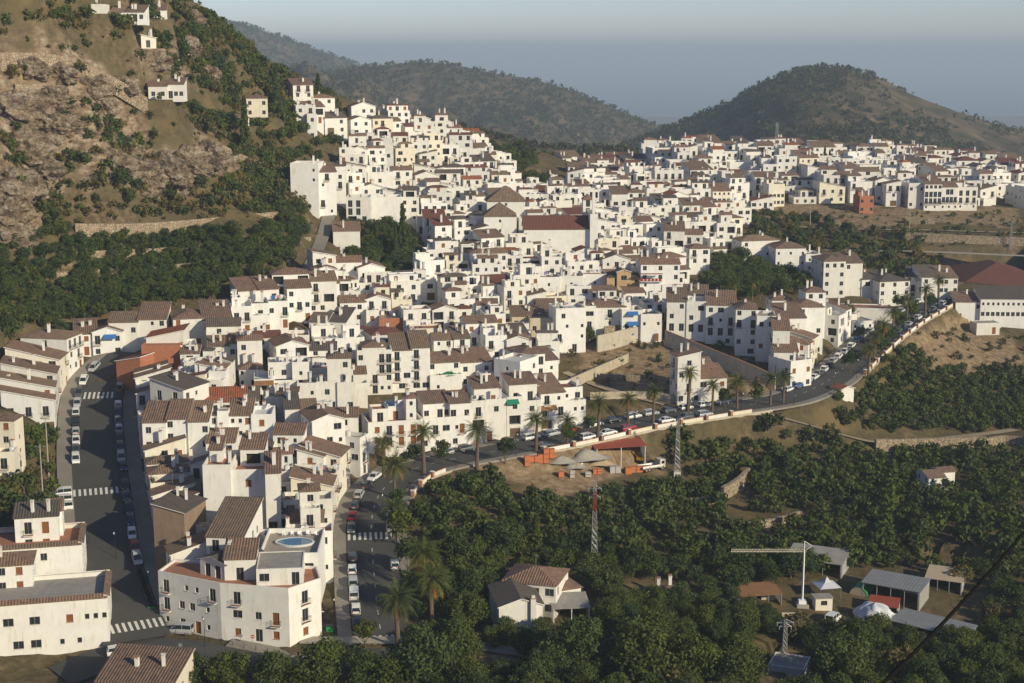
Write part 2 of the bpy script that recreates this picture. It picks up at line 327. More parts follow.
# ---------------------------------------------------------------- mesh builder
class MB:
    def __init__(s): s.v = []; s.f = []; s.m = []; s.uv = []; s.ms = []
    def mi(s, mat):
        if mat not in s.ms: s.ms.append(mat)
        return s.ms.index(mat)
    def face(s, P, mat, uv=None):
        n = len(s.v); s.v.extend(tuple(p) for p in P); s.f.append(tuple(range(n, n+len(P)))); s.m.append(s.mi(mat))
        if uv is None:
            a = P[0]; b_ = P[1]; L = math.hypot(b_[0]-a[0], b_[1]-a[1]) or 1; tx, ty = (b_[0]-a[0])/L, (b_[1]-a[1])/L
            uv = [((p[0]-a[0])*tx+(p[1]-a[1])*ty, p[2]-a[2] if abs(P[-1][2]-a[2]) > 1e-3 else (p[1]-a[1])*tx-(p[0]-a[0])*ty) for p in P]
        s.uv.append(uv)
    def box(s, x0, x1, y0, y1, z0, z1, mat, T=None, top=None, bottom=False):
        c = [(x0,y0),(x1,y0),(x1,y1),(x0,y1)]
        if T: c = [T(p) for p in c]
        s.prism(c, z0, z1, mat, top, bottom)
    def prism(s, c, z0, z1, mat, top=None, bottom=False):
        n = len(c)
        for i in range(n):
            p, q = c[i], c[(i+1) % n]
            s.face([(p[0],p[1],z0),(q[0],q[1],z0),(q[0],q[1],z1),(p[0],p[1],z1)], mat)
        s.face([(p[0],p[1],z1) for p in c], top or mat)
        if bottom: s.face([(p[0],p[1],z0) for p in reversed(c)], mat)
    def bar(s, a, b_, r, mat, n=4, r2=None):
        a = Vector(a); b_ = Vector(b_); d = (b_-a); r2 = r if r2 is None else r2
        if d.length < 1e-6: return
        u = d.orthogonal().normalized(); w_ = d.normalized().cross(u)
        ra = [a+(u*math.cos(2*PI*k/n+PI/4)+w_*math.sin(2*PI*k/n+PI/4))*r for k in range(n)]
        rb = [b_+(u*math.cos(2*PI*k/n+PI/4)+w_*math.sin(2*PI*k/n+PI/4))*r2 for k in range(n)]
        for k in range(n): s.face([ra[k], ra[(k+1) % n], rb[(k+1) % n], rb[k]], mat)
        s.face(list(reversed(ra)), mat); s.face(rb, mat)
    def add(s, other, off=(0,0,0), rz=0, sc=1.0):
        c_, s_ = math.cos(rz), math.sin(rz); n = len(s.v)
        sx, sy, sz = (sc, sc, sc) if isinstance(sc, (int, float)) else sc
        for p in other.v:
            x, y, z = p[0]*sx, p[1]*sy, p[2]*sz
            s.v.append((x*c_-y*s_+off[0], x*s_+y*c_+off[1], z+off[2]))
        mp = [s.mi(q) for q in other.ms]
        for f, m_, u in zip(other.f, other.m, other.uv):
            s.f.append(tuple(k+n for k in f)); s.m.append(mp[m_]); s.uv.append(u)
    def mesh(s, name, smooth_=False):
        me = bpy.data.meshes.new(name); me.from_pydata(s.v, [], s.f)
        for q in s.ms: me.materials.append(MATS[q])
        me.polygons.foreach_set('material_index', s.m)
        if smooth_: me.polygons.foreach_set('use_smooth', [True]*len(s.f))
        ul = me.uv_layers.new(name='UVMap'); flat = [c for u in s.uv for p in u for c in p]; ul.data.foreach_set('uv', flat)
        me.update(); return me
    def obj(s, name, parent=None, loc=None, rz=0, smooth_=False):
        return link(name, s.mesh(name, smooth_), parent, loc, rz)
def link(name, data, parent=None, loc=None, rz=0, sc=None):
    o = bpy.data.objects.new(name, data); COL.objects.link(o)
    if parent is not None: o.parent = parent
    if loc is not None: o.location = loc
    if rz: o.rotation_euler = (0, 0, rz)
    if sc is not None: o.scale = sc if isinstance(sc, (tuple, list)) else (sc, sc, sc)
    return o
def tag(o, label=None, cat=None, group=None, kind=None):
    if label: o['label'] = label
    if cat: o['category'] = cat
    if group: o['group'] = group
    if kind: o['kind'] = kind
    return o
def thing(name, loc, label, cat, group=None, rz=0):
    return tag(link(name, None, None, loc, rz), label, cat, group)
def npmesh(name, V, Q, mat, smooth_=False, k=4):
    me = bpy.data.meshes.new(name); nv, nf = len(V), len(Q)
    me.vertices.add(nv); me.vertices.foreach_set('co', np.asarray(V, np.float32).ravel())
    me.loops.add(nf*k); me.loops.foreach_set('vertex_index', np.asarray(Q, np.int32).ravel())
    me.polygons.add(nf); me.polygons.foreach_set('loop_start', np.arange(0, nf*k, k, dtype=np.int32)); me.polygons.foreach_set('loop_total', np.full(nf, k, np.int32))
    if smooth_: me.polygons.foreach_set('use_smooth', np.ones(nf, bool))
    me.materials.append(MATS[mat]); me.update(calc_edges=True); return me
def gridmesh(name, X, Y, Z, mat):
    h_, w_ = X.shape; idx = np.arange(h_*w_).reshape(h_, w_)
    Q = np.stack([idx[:-1,:-1], idx[:-1,1:], idx[1:,1:], idx[1:,:-1]], -1).reshape(-1, 4)
    return npmesh(name, np.stack([X, Y, Z], -1).reshape(-1, 3), Q, mat, True)
def inpoly(px, py, P):
    x = np.asarray(px); y = np.asarray(py); r = np.zeros(x.shape, bool); n = len(P)
    for i in range(n):
        x1, y1 = P[i]; x2, y2 = P[(i+1) % n]
        if y1 == y2: continue
        c_ = ((y1 > y) != (y2 > y)) & (x < (x2-x1)*(y-y1)/(y2-y1)+x1); r ^= c_
    return r
# ---------------------------------------------------------------- terrain, sea, roads
ROCKP = [[(0,20),(40,15),(110,75),(150,130),(120,175),(90,190),(60,165),(0,190)],[(100,150),(160,148),(200,130),(232,150),(232,170),(140,196),(105,180)],[(0,120),(60,110),(70,160),(60,200),(25,240),(0,230)],[(130,50),(170,50),(215,60),(200,90),(150,80)],[(930,240),(1024,238),(1024,256),(930,254)]]
BAREP = [[(905,345),(940,320),(975,315),(1024,345),(1024,372),(960,378),(900,362)],[(580,350),(640,335),(680,345),(690,400),(640,398),(580,372)],[(700,345),(780,380),(760,400),(700,395),(680,370)],[(470,462),(560,440),(640,430),(660,470),(600,480),(560,500),(480,478)],
 [(10,60),(110,78),(110,92),(10,75)],[(745,205),(1024,205),(1024,228),(745,222)],[(930,255),(1024,258),(1024,268),(935,285)],[(470,640),(540,655),(520,683),(470,683)],[(60,255),(300,235),(300,242),(60,262)]]
def paint(me, X, Y, Z):
    d = Y*ca-Z*sa; px = 512+F*X/d; py = 341.5-F*(Y*sa+Z*ca)/d
    jx = px+fbm(X, Y, 9, 3, 11)*26; jy = py+fbm(X, Y, 9, 3, 12)*14
    R = np.zeros(X.shape); B = np.zeros(X.shape)
    for P in ROCKP: R = np.maximum(R, inpoly(jx, jy, P)*1.0)
    for P in BAREP: B = np.maximum(B, inpoly(jx, jy, P)*1.0)
    near = Y < 830
    R = R*smooth(-.10, .02, fbm(X, Y, 16, 4, 21))
    R *= near; B *= near
    G = smooth(800, 900, Y)
    col = np.stack([R, G, B, np.ones_like(R)], -1).reshape(-1, 4)
    a = me.color_attributes.new('kind', 'FLOAT_COLOR', 'POINT'); a.data.foreach_set('color', col.astype(np.float32).ravel())
def make_ground():
    me = gridmesh('hillside_ground', XX, YY, HG, 'earth'); paint(me, XX, YY, HG); tag(link('ground', me), kind='structure')
    tt = np.linspace(-.62, .62, 620); yy = 890*np.exp(np.linspace(0, math.log(9000/890), 420))
    T2, Y2 = np.meshgrid(tt, yy); X2 = T2*Y2; Z2 = hills(X2, Y2)
    Z2 = np.where((Y2 < 905) & (X2 > GX0) & (X2 < GX1), Z2-0.3, Z2)
    me = gridmesh('far_hills', X2, Y2, Z2, 'earth'); paint(me, X2, Y2, Z2); tag(link('hills', me), kind='structure')
s = MB(); s.face([(-60000,1500,-400),(60000,1500,-400),(60000,90000,-400),(-60000,90000,-400)], 'sea'); tag(s.obj('sea'), kind='structure')
def strip(name, L, o0, o1, mat, dz, kind='structure', thick=None, nlat=4):
    """road strip along centre line L between lateral offsets o0..o1 (right positive)"""
    rows = []
    for k, p in enumerate(L):
        a = L[max(k-1, 0)]; b_ = L[min(k+1, len(L)-1)]; tx, ty = b_[0]-a[0], b_[1]-a[1]; n = math.hypot(tx, ty); tx /= n; ty /= n
        rows.append([(p[0]+ty*(o0+(o1-o0)*q/nlat), p[1]-tx*(o0+(o1-o0)*q/nlat), p[2]+dz) for q in range(nlat+1)])
    g = MB()
    for r0, r1 in zip(rows[:-1], rows[1:]):
        for q in range(nlat): g.face([r0[q], r0[q+1], r1[q+1], r1[q]], mat)
        if thick:
            g.face([(r0[0][0],r0[0][1],r0[0][2]-thick), r0[0], r1[0], (r1[0][0],r1[0][1],r1[0][2]-thick)], mat)
            g.face([r0[-1], (r0[-1][0],r0[-1][1],r0[-1][2]-thick), (r1[-1][0],r1[-1][1],r1[-1][2]-thick), r1[-1]], mat)
    return tag(g.obj(name), kind=kind)
LS, FS, RS = ROADS['left_street'], ROADS['front_street'], ROADS['right_street']
strip('road', FS, -4.6, 4.6, 'asphalt', -0.012)
strip('road', LS, -5.7, 5.7, 'asphalt', 0.0); strip('road', RS, -5.0, 5.0, 'asphalt', 0.004)
strip('pavement', LS[:-5], -8.7, -5.7, 'pavement', .14, thick=.5, nlat=1); strip('pavement', LS[:-3], 5.7, 8.7, 'pavement', .14, thick=.5, nlat=1)
strip('pavement', RS[4:], -7.4, -5.0, 'pavement', .14, thick=.5, nlat=1); strip('pavement', RS[10:], 5.0, 7.0, 'pavement', .14, thick=.5, nlat=1)
strip('pavement', FS[14:70], -9.5, -4.6, 'pavement', .13, thick=.5, nlat=1)
strip('path', ROADS['farm_path'], -1.4, 1.4, 'dirt', 0.02); strip('path', ROADS['dirt_lane'], -1.3, 1.3, 'dirt', 0.02)
strip('path', ROADS['stair_street'], -2, 2, 'pavement', 0.02); strip('path', ROADS['lower_path'], -1.6, 1.6, 'pale_lane', 0.02)
strip('path', ROADS['ridge_road'], -1.8, 1.8, 'dirt', 0.02); strip('road', ROADS['valley_road'], -2.0, 2.0, 'pale_lane', 0.02)
def along(L, s_, off=0.0):
    acc = 0
    for a, b_ in zip(L[:-1], L[1:]):
        d = math.hypot(b_[0]-a[0], b_[1]-a[1])
        if acc+d >= s_:
            t = (s_-acc)/d; tx, ty = (b_[0]-a[0])/d, (b_[1]-a[1])/d
            return (a[0]+(b_[0]-a[0])*t+ty*off, a[1]+(b_[1]-a[1])*t-tx*off, a[2]+(b_[2]-a[2])*t, math.atan2(ty, tx))
        acc += d
    return (*L[-1][:3], 0)
def Llen(L): return sum(math.hypot(b_[0]-a[0], b_[1]-a[1]) for a, b_ in zip(L[:-1], L[1:]))
def s_at(L, px, py):
    h = hit(px, py); best = (1e9, 0); acc = 0
    for a, b_ in zip(L[:-1], L[1:]):
        d = math.hypot(a[0]-h[0], a[1]-h[1])
        if d < best[0]: best = (d, acc)
        acc += math.hypot(b_[0]-a[0], b_[1]-a[1])
    return best[1]
def zebra(L, s_, half, label):
    g = MB(); k = -half+.3
    while k < half-.3:
        P = [along(L, s_+q, k+r) for q, r in ((0,0),(0,.5),(3.2,.5),(3.2,0))]
        g.face([(p[0], p[1], p[2]+.03) for p in P], 'paint'); k += 1.05
    o = g.obj('zebra_crossing'); tag(o, label, 'zebra crossing', kind='structure'); return o
for L, px, py, h_, lb in ((LS,98,392,5.6,'white zebra crossing at the top of the shaded left street'),(LS,105,487,5.6,'white zebra crossing halfway down the shaded left street'),
    (RS,360,541,4.9,'white zebra crossing on the curving palm-lined street'),(RS,375,645,4.9,'white zebra crossing where the palm-lined street ends by the corner house'),(FS,120,622,0,'')):
    if h_: zebra(L, s_at(L, px, py), h_, lb)
zebra(LS, s_at(LS,124,622), 5.6, 'worn white zebra crossing at the foot of the left street')
# dashed centre line on the palm street
g = MB(); q = 14.0
while q < Llen(RS)-4:
    P = [along(RS, q+u_, v_) for u_, v_ in ((0,-.06),(0,.06),(1.6,.06),(1.6,-.06))]; g.face([(p[0],p[1],p[2]+.02) for p in P], 'paint'); q += 5
tag(g.obj('road_marking'), kind='structure')
# ---------------------------------------------------------------- house kit
FL = 2.9
WK = {'w': (1.15, 1.35, .85), 's': (.75, .95, 1.1), 'b': (1.1, 1.35, .85), 'd': (1.3, 2.25, .1), 'p': (2.4, 1.35, .9), 'g': (2.5, 2.2, .06), 'o': (1.2, 2.2, .06), 't': (3.0, 2.2, .12), 'a': (1.4, 2.2, .1), 'W': (1.7, 1.4, .85), 'c': (1.2, 2.25, .1)}
# d balcony door with iron rail, g garage, o wooden door, t deep loggia, b brown shuttered window, c brown balcony door
def win_mesh(kind):
    w_, h_, _ = WK[kind]; g = MB(); D = .2
    if kind in 't':
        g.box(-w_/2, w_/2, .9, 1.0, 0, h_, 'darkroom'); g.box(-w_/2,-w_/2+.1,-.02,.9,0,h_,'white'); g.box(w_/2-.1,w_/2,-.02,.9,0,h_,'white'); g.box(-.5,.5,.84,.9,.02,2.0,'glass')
        return g
    gl = {'b': 'wood', 'o': 'wood', 'g': 'shutter', 'c': 'wood'}.get(kind, 'glass')
    g.box(-w_/2, w_/2, D-.06, D-.01, 0, h_, gl)
    fm = 'wood' if kind in 'boc' else ('frame' if kind != 'g' else 'shutter')
    t = .06
    g.box(-w_/2, -w_/2+t, D-.10, D-.06, 0, h_, fm); g.box(w_/2-t, w_/2, D-.10, D-.06, 0, h_, fm)
    g.box(-w_/2+t, w_/2-t, D-.10, D-.06, h_-t, h_, fm); g.box(-w_/2+t, w_/2-t, D-.10, D-.06, 0, t, fm)
    if kind in 'wdpWac': g.box(-.025, .025, D-.10, D-.06, t, h_-t, fm)
    if kind == 'g':
        for k in range(1, 6): g.box(-w_/2+t, w_/2-t, D-.09, D-.06, h_*k/6, h_*k/6+.04, 'iron')
    return g
def sill_mesh(kind):
    w_, h_, _ = WK[kind]; g = MB(); g.box(-w_/2-.08, w_/2+.08, -.10, .10, -.08, -.002, 'coping' if kind == 'b' else 'white', bottom=True); return g
def rail(g, x0, x1, y, z0=0, h_=.95, n=None):
    g.bar((x0,y,z0+h_),(x1,y,z0+h_),.028,'iron'); g.bar((x0,y,z0+.1),(x1,y,z0+.1),.018,'iron')
    n = n or max(2, int((x1-x0)/.22))
    for k in range(n+1): x = x0+(x1-x0)*k/n; g.bar((x,y,z0),(x,y,z0+h_),.012,'iron',3)
def balc_mesh(w_=1.7):
    g = MB(); g.box(-w_/2, w_/2, -.62, 0, -.14, 0, 'white', top='terrace_red', bottom=True); rail(g, -w_/2, w_/2, -.6)
    for sx in (-1, 1):
        x = sx*w_/2*.98; g.bar((x,-.6,.95),(x,0,.95),.028,'iron')
        for k in range(3): g.bar((x,-.45+.2*k,0),(x,-.45+.2*k,.95),.012,'iron',3)
    return g
def chim_mesh(v):
    g = MB(); a = .30 if v else .24; h_ = (1.5, 1.0, 1.9)[v % 3]
    g.box(-a, a, -a, a, -.6, h_, 'white'); g.box(-a-.06, a+.06, -a-.06, a+.06, h_, h_+.08, 'white', bottom=True)
    for sx in (-1, 1):
        for sy in (-1, 1): g.box(sx*a*.7-.05, sx*a*.7+.05, sy*a*.7-.05, sy*a*.7+.05, h_+.08, h_+.32, 'white')
    g.box(-a-.08, a+.08, -a-.08, a+.08, h_+.32, h_+.42, 'coping' if v else 'white', bottom=True); return g
def ant_mesh():
    g = MB(); g.bar((0,0,-.2),(0,0,2.6),.025,'steel'); g.bar((-.5,0,2.4),(.5,0,2.4),.02,'steel')
    for k in range(6): g.bar((-.45+.18*k,-.28,2.4),(-.45+.18*k,.28,2.4),.01,'steel',3)
    return g
def dish_mesh():
    g = MB(); g.bar((0,0,-.2),(0,0,.8),.03,'steel'); c = Vector((0,-.06,.9)); nrm = Vector((.5,-.7,.35)).normalized(); u = nrm.orthogonal().normalized(); v = nrm.cross(u)
    R0 = [c+(u*math.cos(k*PI/5)+v*math.sin(k*PI/5))*.42+nrm*.1 for k in range(10)]
    for k in range(10): g.face([c, R0[k], R0[(k+1) % 10]], 'greywhite')
    g.bar(c, c+nrm*.5, .02, 'steel'); return g
def tank_mesh():
    g = MB(); n = 12
    P = [(math.cos(2*PI*k/n)*.6, math.sin(2*PI*k/n)*.6) for k in range(n)]; g.prism(P, 0, 1.1, 'greywhite'); g.prism([(x*.75, y*.75) for x, y in P], 1.1, 1.25, 'greywhite'); return g
ME = {}
def shared(key, fn, *a):
    if key not in ME: ME[key] = fn(*a).mesh(key.split('#')[0])
    return ME[key]
HANDR = []; HOUSES = []       # finished house records, later ranked by visible size
OCC = np.zeros((900, 1000), bool)     # X -400..600, Y 50..950 footprint raster
def occ_idx(poly, grow=0.0):
    xs = [p[0] for p in poly]; ys = [p[1] for p in poly]
    i0, i1 = int(min(xs)+400-2), int(max(xs)+400+3); j0, j1 = int(min(ys)-50-2), int(max(ys)-50+3)
    X, Y = np.meshgrid(np.arange(i0, i1)-400+.5, np.arange(j0, j1)+50+.5)
    cx, cy = sum(xs)/len(xs), sum(ys)/len(ys)
    P = [(cx+(x-cx)*(1+grow), cy+(y-cy)*(1+grow)) for x, y in poly]
    return (slice(j0, j1), slice(i0, i1)), inpoly(X, Y, P)
def occupy(poly):
    sl, m = occ_idx(poly); OCC[sl] |= m
def overlap(poly, g=0):
    sl, m = occ_idx(poly, g); return (OCC[sl] & m).sum()/max(1, m.sum())
for L, hw in ((LS, 7.6), (RS, 6.6), (FS, 7), (ROADS['stair_street'], 2.5), (ROADS['dirt_lane'], 2)):
    for p in L: occupy([(p[0]-hw*.8, p[1]-hw*.8), (p[0]+hw*.8, p[1]-hw*.8), (p[0]+hw*.8, p[1]+hw*.8), (p[0]-hw*.8, p[1]+hw*.8)])
def ccw(P):
    a = sum(P[i][0]*P[(i+1) % len(P)][1]-P[(i+1) % len(P)][0]*P[i][1] for i in range(len(P)))
    return P if a > 0 else P[::-1]
class House:
    """collects volumes in world XY; emits one thing with parts"""
    def __init__(s, seed=0, wall='white'):
        s.vols = []; s.r = random.Random(seed); s.wall = wall; s.info = {}
    def vol(s, poly, z0, z1, roof='flat', tile='tile_brown', wins=None, wall=None, par=.8, zvis=None, pitch=.33, nst=None, extras=True, sides=True):
        s.vols.append(dict(poly=ccw(poly), z0=z0, z1=z1, roof=roof, tile=tile, wins=wins, wall=wall or s.wall, par=par, pitch=pitch, zvis=zvis if zvis is not None else z0, nst=nst, extras=extras, sides=sides)); return s
def openings_for(r, L, zv, z1, spec, front, nst=None):
    """list of (u0,u1,z0,z1,kind); zv = ground level seen, z1 = wall top"""
    out = []; n = nst or max(1, int(round((z1-zv)/FL))); fh = (z1-zv)/n
    if fh < 1.6: return out
    for k in range(n):
        zb = zv+k*fh
        if spec is not None:
            row = spec[min(k, len(spec)-1)] if isinstance(spec, (list, tuple)) else spec
            if not row: continue
            m = len(row)
            for q, ch in enumerate(row):
                if ch in '. ': continue
                w_, h_, sl = WK[ch]; cx = L*(q+.5)/m
                if w_ > L/m*.96 and (w_ > L/m*2 or any(0 <= j < m and row[j] not in '. ' for j in (q-1, q+1))): w_, h_, sl = WK['s']; ch = 's'
                if out and out[-1][1] > cx-w_/2-.05 and out[-1][2] < zb+fh-.1 and out[-1][2] >= zb: continue
                sl = min(sl, max(.06, fh-h_-.15)); hh = min(h_, fh-sl-.12)
                out.append((cx-w_/2, cx+w_/2, zb+sl, zb+sl+hh, ch))
        else:
            m = int(L/r.uniform(2.3, 3.3)); 
            for q in range(m):
                if r.random() < (.14 if front else .42): continue
                if k == 0 and n > 1: ch = r.choice('wdwwogs' if front else 'wss')
                else: ch = r.choice('wwdwdbWdt' if front else 'wwss')
                w_, h_, sl = WK[ch]
                if w_ > L/m*.9: ch = 's'; w_, h_, sl = WK['s']
                cx = L*(q+.5)/m+r.uniform(-.2, .2)
                if h_+sl > fh-.1: sl = max(.06, fh-h_-.15)
                if h_+sl > fh-.05: continue
                out.append((cx-w_/2, cx+w_/2, zb+sl, zb+sl+h_, ch))
    return [o for o in out if o[0] > .12 and o[1] < L-.12]
def facade(g, p, q, z0, z1, ops, mat, dep=.2):
    L = math.hypot(q[0]-p[0], q[1]-p[1]); tx, ty = (q[0]-p[0])/L, (q[1]-p[1])/L; nx, ny = -ty, tx   # inward normal for CCW
    def P(u, z, d=0): return (p[0]+tx*u+nx*d, p[1]+ty*u+ny*d, z)
    us = sorted({0, L, *[o[0] for o in ops], *[o[1] for o in ops]}); 
    for a, b_ in zip(us[:-1], us[1:]):
        if b_-a < 1e-4: continue
        m = (a+b_)/2; col_ = sorted([(o[2], o[3]) for o in ops if o[0] < m < o[1]]); z = z0
        for c0, c1 in col_:
            if c0 > z: g.face([P(a,z), P(b_,z), P(b_,c0), P(a,c0)], mat)
            z = max(z, c1)
        if z < z1: g.face([P(a,z), P(b_,z), P(b_,z1), P(a,z1)], mat)
    for u0, u1, a, b_, k in ops:
        d = 1.0 if k == 't' else dep
        g.face([P(u0,a), P(u0,a,d), P(u0,b_,d), P(u0,b_)], mat); g.face([P(u1,a,d), P(u1,a), P(u1,b_), P(u1,b_,d)], mat)
        g.face([P(u0,b_), P(u0,b_,d), P(u1,b_,d), P(u1,b_)], mat); g.face([P(u0,a,d), P(u0,a), P(u1,a), P(u1,a,d)], mat)
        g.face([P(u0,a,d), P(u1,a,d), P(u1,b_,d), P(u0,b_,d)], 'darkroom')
def plate(g, P, tile, edge='white', th=.16, eave=0):
    """roof plate; P[0]->P[1] is the eave, u along it"""
    a, b_ = Vector(P[0]), Vector(P[1]); t = (b_-a).normalized(); n = (b_-a).cross(Vector(P[2])-a).normalized(); v = n.cross(t)
    uv = [((Vector(p)-a).dot(t), (Vector(p)-a).dot(v)) for p in P]
    g.face(P, tile, uv); m = len(P)
    for i in range(m):
        p, q = P[i], P[(i+1) % m]
        g.face([(p[0],p[1],p[2]-th), (q[0],q[1],q[2]-th), q, p], tile if i == 0 else edge)
    g.face([(p[0],p[1],p[2]-th) for p in reversed(P)], edge)
def quad_frame(poly):
    return poly
def lerp(a, b_, t): return tuple(x+(y-x)*t for x, y in zip(a, b_))
def build_roof(v, g, gw, r):
    """g = roof mesh, gw = wall mesh"""
    poly = v['poly']; z = v['z1']; kind = v['roof']; tile = v['tile']; wall = v['wall']; pit = v['pitch']
    if kind in ('flat', 'rim') or len(poly) != 4:
        n = len(poly); zt = z-(v['par'])
        c = (sum(p[0] for p in poly)/n, sum(p[1] for p in poly)/n); T_ = .22
        inner = []
        for i in range(n):
            p0, p1, p2 = Vector(poly[i-1]), Vector(poly[i]), Vector(poly[(i+1) % n])
            d1 = (p1-p0).normalized(); d2 = (p2-p1).normalized(); n1 = Vector((-d1.y, d1.x)); n2 = Vector((-d2.y, d2.x)); b_ = n1+n2
            b_ = b_*(T_/max(.35, b_.dot(n1))) if b_.length > 1e-3 else n1*T_
            inner.append((p1.x+b_.x, p1.y+b_.y))
        cop = wall if kind == 'flat' else tile
        fl = v.get('floor') or r.choice(['terrace', 'terrace_red', 'greyroof', 'terrace_red', 'greywhite'])
        for i in range(n):
            j = (i+1) % n
            g.face([(*inner[j], zt), (*inner[i], zt), (*inner[i], z), (*inner[j], z)], wall)
            g.face([(*poly[i], z), (*poly[j], z), (*inner[j], z), (*inner[i], z)], cop if r.random() < .7 else wall)
        g.face([(*p, zt) for p in inner], fl)
        if kind == 'rim':
            for i in range(n):
                p, q = Vector(poly[i]), Vector(poly[(i+1) % n]); d = (q-p).normalized(); o = Vector((d.y, -d.x))
                a, b_ = p+o*.35, q+o*.35; c_, e = q-o*.7, p-o*.7
                plate(g, [(a.x,a.y,z-.05),(b_.x,b_.y,z-.05),(c_.x,c_.y,z+.38),(e.x,e.y,z+.38)], tile)
        return z
    A_, B_, C_, D_ = quad_frame(poly); ov = .3
    A_, B_, C_, D_ = [Vector(p) for p in (A_, B_, C_, D_)]
    wv = (B_-A_).normalized(); dv = (D_-A_).normalized(); Wd = (B_-A_).length; Dp = (D_-A_).length
    Ao, Bo, Co, Do = A_-wv*ov-dv*ov, B_+wv*ov-dv*ov, C_+wv*ov+dv*ov, D_-wv*ov+dv*ov
    e = z-ov*pit
    def P(p, zz): return (p.x, p.y, zz)
    if kind == 'shed':      # falls to the front
        hgt = Dp*pit*.75; pit2 = pit*.75; e = z-ov*pit2
        plate(g, [P(Ao,e+.16), P(Bo,e+.16), P(Co,z+hgt+ov*pit2+.16), P(Do,z+hgt+ov*pit2+.16)], tile)
        gw.face([P(B_,z), P(C_,z), P(C_,z+hgt)], wall); gw.face([P(D_,z), P(A_,z), P(D_,z+hgt)], wall); gw.face([P(C_,z), P(D_,z), P(D_,z+hgt), P(C_,z+hgt)], wall)
        return z+hgt
    if kind == 'shedr':     # falls to the right
        hgt = Wd*pit*.6; p2 = pit*.6; e = z-ov*p2
        plate(g, [P(Bo,e+.16), P(Co,e+.16), P(Do,z+hgt+ov*p2+.16), P(Ao,z+hgt+ov*p2+.16)], tile)
        gw.face([P(A_,z), P(B_,z), P(A_,z+hgt)], wall); gw.face([P(C_,z), P(D_,z), P(D_,z+hgt)], wall); gw.face([P(D_,z), P(A_,z), P(A_,z+hgt), P(D_,z+hgt)], wall)
        return z+hgt
    if kind == 'shedl':
        hgt = Wd*pit*.6; p2 = pit*.6; e = z-ov*p2
        plate(g, [P(Do,e+.16), P(Ao,e+.16), P(Bo,z+hgt+ov*p2+.16), P(Co,z+hgt+ov*p2+.16)], tile)
        gw.face([P(A_,z), P(B_,z), P(B_,z+hgt)], wall); gw.face([P(C_,z), P(D_,z), P(C_,z+hgt)], wall); gw.face([P(B_,z), P(C_,z), P(C_,z+hgt), P(B_,z+hgt)], wall)
        return z+hgt
    if kind == 'gable':     # ridge parallel to the front
        hgt = Dp/2*pit; m1 = (Ao+Do)/2; m2 = (Bo+Co)/2; zr = z+hgt+.16
        plate(g, [P(Ao,e+.16), P(Bo,e+.16), P(m2,zr), P(m1,zr)], tile); plate(g, [P(Co,e+.16), P(Do,e+.16), P(m1,zr), P(m2,zr)], tile)
        n1 = (A_+D_)/2; n2 = (B_+C_)/2
        gw.face([P(D_,z), P(A_,z), P(n1,z+hgt)], wall); gw.face([P(B_,z), P(C_,z), P(n2,z+hgt)], wall); return z+hgt
    if kind == 'gabley':    # ridge running away from the viewer, gable end in front
        hgt = Wd/2*pit; m1 = (Ao+Bo)/2; m2 = (Do+Co)/2; zr = z+hgt+.16
        plate(g, [P(Do,e+.16), P(Ao,e+.16), P(m1,zr), P(m2,zr)], tile); plate(g, [P(Bo,e+.16), P(Co,e+.16), P(m2,zr), P(m1,zr)], tile)
        n1 = (A_+B_)/2; n2 = (D_+C_)/2
        gw.face([P(A_,z), P(B_,z), P(n1,z+hgt)], wall); gw.face([P(C_,z), P(D_,z), P(n2,z+hgt)], wall); return z+hgt
    if kind == 'hip':
        if Wd >= Dp:
            hgt = Dp/2*pit; i1 = (Ao+Do)/2+wv*(Dp/2+ov); i2 = (Bo+Co)/2-wv*(Dp/2+ov)
        else:
            hgt = Wd/2*pit; i1 = (Ao+Bo)/2+dv*(Wd/2+ov); i2 = (Do+Co)/2-dv*(Wd/2+ov)
        zr = z+hgt+.16; E = e+.16
        if Wd >= Dp:
            plate(g, [P(Ao,E), P(Bo,E), P(i2,zr), P(i1,zr)], tile); plate(g, [P(Bo,E), P(Co,E), P(i2,zr)], tile); plate(g, [P(Co,E), P(Do,E), P(i1,zr), P(i2,zr)], tile); plate(g, [P(Do,E), P(Ao,E), P(i1,zr)], tile)
        else:
            plate(g, [P(Ao,E), P(Bo,E), P(i1,zr)], tile); plate(g, [P(Bo,E), P(Co,E), P(i2,zr), P(i1,zr)], tile); plate(g, [P(Co,E), P(Do,E), P(i2,zr)], tile); plate(g, [P(Do,E), P(Ao,E), P(i1,zr), P(i2,zr)], tile)
        return z+hgt
    return z
ROOFN = {'flat': 'flat terrace roof', 'rim': 'tile-edged terrace roof', 'shed': 'single-slope tiled roof', 'shedr': 'single-slope tiled roof', 'shedl': 'single-slope tiled roof', 'gable': 'gabled tiled roof', 'gabley': 'gable-fronted tiled roof', 'hip': 'hipped tiled roof'}
